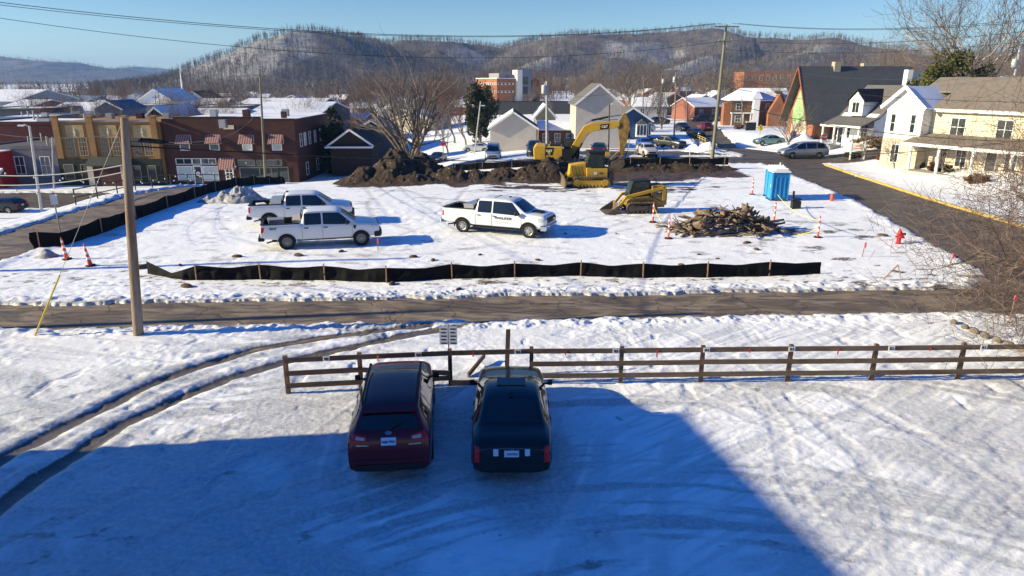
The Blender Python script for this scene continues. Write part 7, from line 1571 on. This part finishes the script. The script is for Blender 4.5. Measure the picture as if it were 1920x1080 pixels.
mb.box(-.75, -.63, -.06, .06, 0, 2.0); mb.build('post', TRIM, o); mb = MB(); mb.box(.63, .75, -.06, .06, 0, 2.0); mb.build('post', TRIM, o); mb = MB(); mb.box(-.62, .62, -.03, .03, .95, 1.75); f = mb.build('panel', TRIM, o); mb = MB(); mb.box(-.45, .45, -.04, -.031, 1.15, 1.25); mb.box(-.35, .35, -.04, -.031, 1.4, 1.52); mb.build('lettering', mat('orange_print', (0.7, 0.25, 0.1), .6), f)
b = G(1407, 245); o = thing('sign_box', b, 0, 'dark low sign box on the lawn before the apartments', 'sign'); mb = MB(); mb.box(-.9, .9, -.2, .2, 0, 1.5); mb.build('box', DKM, o); mb = MB(); mb.box(-.95, .95, -.24, .24, 1.5, 1.62); mb.build('cap', ROOFSNOW, o)
b = G(1487, 262); o = thing('mailbox', b, 0, 'blue mailbox under the bare tree by the church', 'mailbox'); mb = MB(); mb.box(-.3, .3, -.3, .3, .15, 1.1); mb.prism([(-.3, 1.1), (.3, 1.1), (.2, 1.3), (-.2, 1.3)], 'y', -.3, .3); mb.build('box', mat('mailbox_blue', (0.01, 0.04, 0.25), .5), o); mb = MB(); mb.box(-.26, .26, -.26, .26, 0, .14); mb.build('legs', DKM, o)
q = D(1713, 135, 92); o = thing('chimney_stack', (q.x, q.y, 0.3), 0, 'white and blue grey chimney block rising behind the dormer house roof', 'chimney'); mb = MB(); mb.box(-1.0, -.3, -.5, .5, 0, 9.3); mb.build('white_face', TRIM, o); mb = MB(); mb.box(-.28, 1.0, -.5, .5, 0, 9.1); mb.build('grey_face', mat('slate_face', (0.2, 0.24, 0.3), .7), o)
# ------------------------------------------------------------------ construction machines
CY = mat('machine_yellow', (0.62, 0.36, 0.035), .42, col2=(0.50, 0.29, 0.04), scale=1.2, bevel=.02); CYD = mat('muddy_yellow', (0.40, 0.24, 0.05), .7, col2=(0.16, 0.10, 0.05), scale=2.5); MBK = mat('machine_black', (0.018, 0.018, 0.018), .55); MUD = mat('muddy_steel', (0.085, 0.06, 0.042), .85, col2=(0.17, 0.13, 0.10), scale=4, bump=.5)
CGR = glass_mat('cab_glass', (0.03, 0.05, 0.045), .06); LW = mat('logo_white', (0.8, 0.8, 0.78), .5); LY = mat('logo_yellow', (0.75, 0.45, 0.02), .5)
def bev(o, w=.03):
    def md(ob): b = ob.modifiers.new('b', 'BEVEL'); b.width = w; b.segments = 2; b.limit_method = 'ANGLE'
    return bake(o, md)
def track(par, x0, x1, y0, y1, h, frame, name='track', n=44):
    "closed belt with grouser shoes round the ends"
    r = h/2; o = None; mb = MB(); P = []; L1 = x1-x0-2*r; per = 2*L1+2*math.pi*r
    def pt(s, rad):
        s %= per
        if s < L1: return (x0+r+s, r-rad, 0)
        s -= L1
        if s < math.pi*r: a = s/r; return (x1-r+rad*math.sin(a), r-rad*math.cos(a), a)
        s -= math.pi*r
        if s < L1: return (x1-r-s, r+rad, math.pi)
        s -= L1; a = s/r+math.pi; return (x0+r+rad*math.sin(a), r-rad*math.cos(a), a)
    N_ = 60; vs = []
    for i in range(N_):
        a = pt(per*i/N_, r*.97); b = pt(per*i/N_, r*.80); vs += [(a[0], y0, a[1]), (a[0], y1, a[1]), (b[0], y1, b[1]), (b[0], y0, b[1])]
    fs = []
    for i in range(N_):
        a = i*4; b = ((i+1) % N_)*4
        for k in range(4): fs.append((a+k, a+(k+1) % 4, b+(k+1) % 4, b+k))
    mb.add(vs, fs)
    for i in range(n):
        a = pt(per*i/n, r*.99); t = a[2]; mb.at(a[0], 0, a[1], 0, 0, -t); mb.box(-.03, .03, y0-.01, y1+.01, -.035, .035)
    mb.at(); t_ = mb.build(name, MUD, par)
    mb = MB(); mb.box(x0+r*.8, x1-r*.8, y0+.05, y1-.05, r*.55, r*1.45); mb.tube((x0+r, y0+.03, r), (x0+r, y1-.03, r), r*.68, n=18); mb.tube((x1-r, y0+.03, r), (x1-r, y1-.03, r), r*.68, n=18)
    k = max(3, int((x1-x0)/.38))
    for i in range(k): x = x0+r+(x1-x0-2*r)*(i+.5)/k; mb.tube((x, y0+.02, r*.42), (x, y1-.02, r*.42), r*.24, n=12)
    mb.build('track_frame', frame, t_); return t_
def logo(par, x, y, z, w, h, ry=0.0, txt='CAT', model=None):
    mb = MB(); s = h*.18; mb.prism([(-w/2, -h/2), (w/2-s, -h/2), (w/2, h/2), (-w/2+s, h/2)], 'y', -.006, 0); p = mb.build('logo_panel', MBK, par); p.location = (x, y, z); p.rotation_euler = (0, ry, 0)
    text_part(txt, min(h*.62, w*.36), LW, p, (0, -.010, h*.05 if model else 0), (R(90), 0, 0), .003, 'logo_lettering', h*.02)
    mb = MB(); mb.add([(-h*.20, -.016, -h*.27), (h*.20, -.016, -h*.27), (0, -.016, h*.0)], [(0, 1, 2)]); mb.build('logo_triangle', LY, p)
    if model: text_part(model, h*.26, LW, p, (0, -.010, -h*.36), (R(90), 0, 0), .003, 'model_number')
    return p
# --- excavator
o = thing('excavator', (4.55, 66.9, .02), R(-4), 'large yellow excavator with its boom arched over and bucket lowered', 'excavator'); EX = o; o.scale = (.95, .95, .95)
for s in (-1, 1): track(o, -1.9, 2.1, s*1.35-.3, s*1.35+.3, .95, MUD)
mb = MB(); mb.box(-.9, .9, -1.0, 1.0, .5, .95); mb.lathe([(.8, .9), (.8, 1.15)], 20); mb.build('undercarriage', MUD, o)
bev(MB().prism([(-2.55, 1.15), (-1.35, 1.1), (-1.35, 2.55), (-2.35, 2.62), (-2.62, 2.3)], 'y', -1.35, 1.35).build('counterweight', CY, o), .10)
bev(MB().box(-1.34, .25, -1.33, 1.33, 1.12, 2.45).build('engine_housing', CY, o), .05)
MB().box(-1.0, .1, -1.0, .9, 2.45, 2.62).build('engine_cover', MBK, o); MB().tube((-.4, .3, 2.6), (-.4, .3, 3.05), .06).tube((-.9, -.4, 2.5), (-.9, -.4, 2.85), .12).build('exhaust', MUD, o)
MB().box(.25, 1.9, -1.33, 1.33, 1.0, 1.3).box(.25, 1.2, -1.33, -.35, 1.3, 2.2).build('platform', MBK, o)
bev(MB().prism([(.35, 1.3), (1.95, 1.3), (2.0, 2.0), (1.75, 3.0), (.45, 3.05)], 'y', .3, 1.3).build('cab', MBK, o), .05)
c_ = LAST[0]
for y, n_ in ((.292, 'cab_window'), (1.308, 'cab_window')): MB().prism([(.5, 1.75), (1.85, 1.75), (1.65, 2.9), (.55, 2.92)], 'y', y-.006, y+.006).build(n_, CGR, c_)
MB().prism([(-.002, 1.5), (.012, 1.5), (-.13, 2.85), (-.145, 2.85)], 'y', .38, 1.22).build('windscreen', CGR, c_); LAST[0].location = (1.985, 0, 0)
MB().box(.3, .34, -1.3, -.4, 2.2, 2.9).box(.3, 1.2, -1.34, -1.30, 2.85, 2.9).box(1.16, 1.2, -1.34, -1.3, 1.3, 2.9).build('handrail', MBK, o)
boom = [(.95, 1.55), (1.35, 1.5), (2.55, 3.35), (3.2, 3.85), (5.55, 4.2), (5.85, 4.45), (5.75, 4.75), (5.3, 4.85), (3.0, 4.65), (2.35, 4.35), (1.85, 3.6), (.95, 1.95)]
bev(MB().prism(boom, 'y', -.30, .26).build('boom', CY, o), .03); bm_ = LAST[0]; logo(bm_, 4.35, -.305, 4.33, .95, .50, -.10)
MB().tube((1.55, -.45, 1.5), (2.2, -.42, 2.75), .10).build('boom_cylinder', MBK, o); MB().tube((2.2, -.42, 2.75), (2.75, -.40, 3.75), .055).build('cylinder_rod', CHR, LAST[0])
MB().tube((3.05, 0, 4.9), (4.7, 0, 5.25), .10).build('stick_cylinder', MBK, o); MB().tube((4.7, 0, 5.25), (6.25, 0, 5.45), .05).build('cylinder_rod', CHR, LAST[0])
MB().path([(2.5, -.2, 4.6), (3.2, -.2, 5.0), (4.5, -.2, 4.95), (5.6, -.2, 5.0)], .03, 6).build('hose', MBK, o)
stick = [(5.55, 4.5), (5.7, 4.3), (5.9, 2.4), (5.85, 1.35), (6.15, 1.25), (6.45, 2.2), (6.85, 4.1), (6.75, 4.9), (6.35, 5.65), (6.15, 5.6)]
bev(MB().prism(stick, 'y', -.22, .18).build('stick', CYD, o), .03)
MB().tube((6.72, 0, 4.7), (6.85, 0, 3.2), .08).build('bucket_cylinder', MBK, o); MB().tube((6.85, 0, 3.2), (6.75, 0, 1.9), .045).build('cylinder_rod', CHR, LAST[0])
MB().beam((6.75, -.15, 1.95), (6.05, -.15, 1.9), .05, .1).beam((6.75, .1, 1.95), (6.3, .1, 1.05), .05, .1).build('bucket_linkage', MUD, o)
bk = [(6.35, 1.25), (5.85, 1.35), (5.3, 1.0), (4.9, .45), (5.0, -.02), (5.45, .0), (6.15, .25), (6.45, .65)]
mb = MB(); mb.prism(bk, 'y', -.62, -.58); mb.prism(bk, 'y', .54, .58)
for a, b in zip(bk[2:], bk[3:]+[bk[0]]): mb.beam((a[0], -.02, a[1]), (b[0], -.02, b[1]), 1.17, .05, up=(0, 0, 1))
mb.build('bucket', MUD, o)
for k in range(5): MB().at(4.93, -.5+k*.24, .03).prism([(0, 0), (.05, .12), (-.25, .02)], 'y', -.05, .05).build('bucket_tooth', MUD, o)
thumb = MB().prism([(5.75, 1.9), (5.95, 1.8), (5.2, 1.0), (4.7, .5), (4.6, .6), (5.1, 1.25)], 'y', -.25, .2).build('thumb', CYD, o)
logo(o, -1.05+.0, -1.345, 2.0, .85, .72, 0, 'CAT', '326')
# --- bulldozer, facing left
q = G(1106, 353); o = thing('bulldozer', (q.x, q.y+.9, q.z+.05), R(183), 'yellow bulldozer with an enclosed cab facing the earth bank', 'bulldozer')
for s in (-1, 1): track(o, -1.55, 1.55, s*.92-.23, s*.92+.23, .85, CY, n=36)
bev(MB().prism([(.35, .75), (1.72, .75), (1.62, 1.75), (.35, 1.95)], 'y', -.55, .55).build('hood', CY, o), .04); hd = LAST[0]
for k in range(4): MB().beam((.5+k*.28, .556, .95), (.72+k*.26, .556, 1.7), .015, .07, up=(0, 1, 0)).build('hood_brace', MBK, hd)
bev(MB().prism([(-1.35, .7), (.30, .7), (.35, 1.55), (-.05, 1.55), (-.05, 1.5), (-1.35, 1.5)], 'y', -.80, .80).build('side_tank', CY, o), .04); tk = LAST[0]
text_part('D4', .24, SGB, tk, (-.85, .806, 1.12), (R(90), 0, R(180)), .004, 'model_lettering', .006)
MB().box(-.50, -.28, .802, .81, 1.02, 1.22).build('badge', LW, tk)
bev(MB().prism([(-1.15, 1.4), (.25, 1.1), (.30, 1.9), (.1, 2.72), (-1.10, 2.72)], 'y', -.68, .68).build('cab', MBK, o), .04); cb = LAST[0]
for s in (-1, 1):
    MB().prism([(-1.0, 1.6), (-.42, 1.6), (-.42, 2.55), (-.98, 2.55)], 'y', s*.684-.006, s*.684+.006).build('cab_window', CGR, cb); MB().prism([(-.34, 1.35), (.22, 1.25), (.22, 1.9), (.05, 2.55), (-.34, 2.55)], 'y', s*.684-.006, s*.684+.006).build('cab_door_glass', CGR, cb)
MB().prism([(.30, 1.95), (.314, 1.95), (.125, 2.62), (.112, 2.62)], 'y', -.58, .58).build('windscreen', CGR, cb)
bev(MB().box(-1.45, .2, -.74, .74, 2.72, 2.86).build('cab_roof', MBK, o), .03); MB().box(-1.5, -1.12, .35, .78, 2.45, 2.82).build('lamp_box', CY, o)
MB().beam((1.5, .72, 1.3), (1.95, .72, .6), .08, .10).beam((1.5, -.72, 1.3), (1.95, -.72, .6), .08, .10).beam((.2, 1.0, .55), (2.0, 1.05, .4), .10, .16).beam((.2, -1.0, .55), (2.0, -1.05, .4), .10, .16).build('push_arm', CY, o)
mb = MB(); pr_ = [(2.05, 0), (2.0, .3), (2.02, .65), (2.18, 1.0), (2.25, 1.0), (2.10, .65), (2.08, .3), (2.16, 0)]; mb.prism(pr_, 'y', -1.45, 1.45); mb.build('blade', MUD, o)
MB().tube((1.2, .25, 1.98), (1.2, .25, 2.35), .05).tube((.75, -.2, 1.95), (.75, -.2, 2.15), .10).build('exhaust', MBK, o)
MB().box(-1.95, -1.5, -.5, .5, .5, 1.1).prism([(-1.9, .5), (-1.7, .5), (-1.85, .05), (-2.0, .1)], 'y', -.1, .1).build('ripper', MUD, o)
# operator in the dozer cab
def skin_fig(name, chains, m, par, sub=2):
    verts = []; edges = []; rad = []; ids = {}
    for ch in chains:
        prev = None
        for (co, r) in ch:
            k = tuple(round(c, 4) for c in co)
            if k not in ids: ids[k] = len(verts); verts.append(co); rad.append(r)
            i = ids[k]
            if prev is not None and prev != i: edges.append((prev, i))
            prev = i
    me = bpy.data.meshes.new(name); me.from_pydata(verts, edges, []); ob = bpy.data.objects.new(name, me); COL.objects.link(ob); me.materials.append(m)
    def md(x):
        x.modifiers.new('s', 'SKIN'); l = me.skin_vertices[0].data
        for i, r in enumerate(rad): l[i].radius = (r if isinstance(r, tuple) else (r, r)); 
        l[0].use_root = True
        s = x.modifiers.new('u', 'SUBSURF'); s.levels = sub; s.render_levels = sub
    bake(ob, md); ob.data.polygons.foreach_set('use_smooth', [True]*len(ob.data.polygons)); ob.parent = par; return ob
SKN = mat('face_skin', (0.42, 0.24, 0.17), .6); HIV = mat('hi_vis_yellow', (0.45, 0.70, 0.06), .6); DEN = mat('dark_work_trousers', (0.03, 0.035, 0.05), .8)
pw = o.matrix_basis @ Vector((-.75, .30, 1.50)); pe = thing('person', pw, R(183), 'machine operator in a hi-vis yellow jacket seated in the bulldozer cab', 'person')
skin_fig('body', [[((0, 0, 0), .13), ((.02, 0, .22), .14), ((.03, 0, .42), .15), ((.03, 0, .52), .07), ((.05, 0, .60), .06), ((.06, 0, .70), .10), ((.05, 0, .80), .085)],
    [((0, 0, 0), .13), ((.05, .11, -.02), .10), ((.45, .13, .03), .07), ((.50, .13, -.35), .05), ((.60, .13, -.38), .04)], [((0, 0, 0), .13), ((.05, -.11, -.02), .10), ((.45, -.13, .03), .07), ((.50, -.13, -.35), .05), ((.60, -.13, -.38), .04)],
    [((.03, 0, .42), .15), ((.02, .20, .42), .065), ((.10, .25, .18), .05), ((.35, .20, .15), .04), ((.42, .19, .16), .035)], [((.03, 0, .42), .15), ((.02, -.20, .42), .065), ((.10, -.25, .18), .05), ((.35, -.20, .15), .04), ((.42, -.19, .16), .035)]], SKN, pe)
skin_fig('jacket', [[((0, 0, .02), .14), ((.02, 0, .22), .155), ((.03, 0, .42), .165), ((.03, 0, .50), .08)], [((.03, 0, .42), .165), ((.02, .20, .42), .08), ((.10, .25, .18), .065), ((.33, .20, .15), .05)], [((.03, 0, .42), .165), ((.02, -.20, .42), .08), ((.10, -.25, .18), .065), ((.33, -.20, .15), .05)]], HIV, pe)
mb = MB(); mb.at(.055, 0, .74); mb.lathe([(.13, 0), (.125, .03), (.115, .05), (.10, .11), (.05, .15), (.001, .16)], 14); mb.build('hard_hat', LW, pe, smooth=True)
# --- compact track loader, facing left
q = G(1192, 402); o = thing('skid_loader', (q.x+.25, q.y+.8, q.z+.05), R(186), 'muddy compact track loader with its bucket down beside the brush pile', 'track loader')
for s in (-1, 1): track(o, -1.05, 1.0, s*.78-.20, s*.78+.20, .72, MUD, n=30)
bev(MB().prism([(-1.62, .35), (.75, .30), (.95, .75), (.7, .95), (-1.2, 1.15), (-1.62, 1.0)], 'y', -.55, .55).build('chassis', CYD, o), .03)
bev(MB().prism([(-1.72, .5), (-.75, .5), (-.70, 1.75), (-1.45, 1.80), (-1.72, 1.5)], 'y', -.66, .66).build('engine_cover', CYD, o), .05)
for k in range(4): MB().box(-1.735, -1.721, -.45, .45, .75+k*.17, .85+k*.17).build('grille_slot', MBK, o)
bev(MB().prism([(-.72, .75), (.70, .70), (.80, 1.1), (.55, 2.05), (-.62, 2.12)], 'y', -.50, .50).build('cab', MBK, o), .05); cb = LAST[0]
for s in (-1, 1): MB().prism([(-.55, 1.15), (.60, 1.15), (.42, 1.95), (-.50, 1.98)], 'y', s*.504-.006, s*.504+.006).build('cab_window', CGR, cb)
MB().prism([(.79, 1.15), (.80, 1.15), (.575, 2.0), (.56, 2.0)], 'y', -.42, .42).build('windscreen', CGR, cb)
for s in (-1, 1):
    y = s*.64; a = MB(); a.beam((-1.55, y, 1.65), (.95, y, 1.05), .12, .20).beam((.90, y, 1.10), (1.42, y, .45), .12, .17).beam((-1.5, y, .8), (-1.5, y, 1.75), .12, .22); bev(a.build('lift_arm', CY, o), .015)
    MB().tube((-1.35, y-s*.02, .75), (-.2, y-s*.02, 1.30), .05).build('lift_cylinder', MBK, o)
MB().beam((1.38, 0, .5), (1.38, 0, .25), 1.2, .10).build('coupler', MUD, o)
bk = [(1.42, .62), (1.42, .08), (1.52, .0), (2.35, .0)]
mb = MB()
for a, b in zip(bk[:-1], bk[1:]): mb.beam((a[0], 0, a[1]), (b[0], 0, b[1]), 1.85, .03, up=(0, 0, 1) if abs(a[0]-b[0]) > .2 else (0, 0, 1))
mb.build('bucket', MUD, o)
for s in (-1, 1): MB().prism([(1.42, .62), (1.42, .08), (1.52, .0), (2.35, .0), (2.2, .12)], 'y', s*.92-.015, s*.92+.015).build('bucket_side', MUD, o)
lp = logo(o, -1.2, .68, 1.30, .4, .26); lp.rotation_euler = (0, 0, R(180)); lp.location = (-1.2, .668, 1.35)
MB().path([(-1.2, -.2, 1.8), (-1.2, -.2, 2.05), (-1.0, -.2, 2.1)], .04, 6).build('exhaust', MBK, o)
# ------------------------------------------------------------------ haze
m = bpy.data.materials.new('thin_haze'); m.use_nodes = True; n = m.node_tree; n.nodes.clear()
oo = n.nodes.new('ShaderNodeOutputMaterial'); pv = n.nodes.new('ShaderNodeVolumePrincipled')
pv.inputs['Color'].default_value = (0.25, 0.50, 1.0, 1); pv.inputs['Density'].default_value = 0.00013; pv.inputs['Anisotropy'].default_value = 0.0
n.links.new(pv.outputs[0], oo.inputs['Volume'])
mb = MB(); mb.box(-3800, 3800, -500, 5900, -13.5, 170); tag(mb.build('haze', m), kind='stuff')
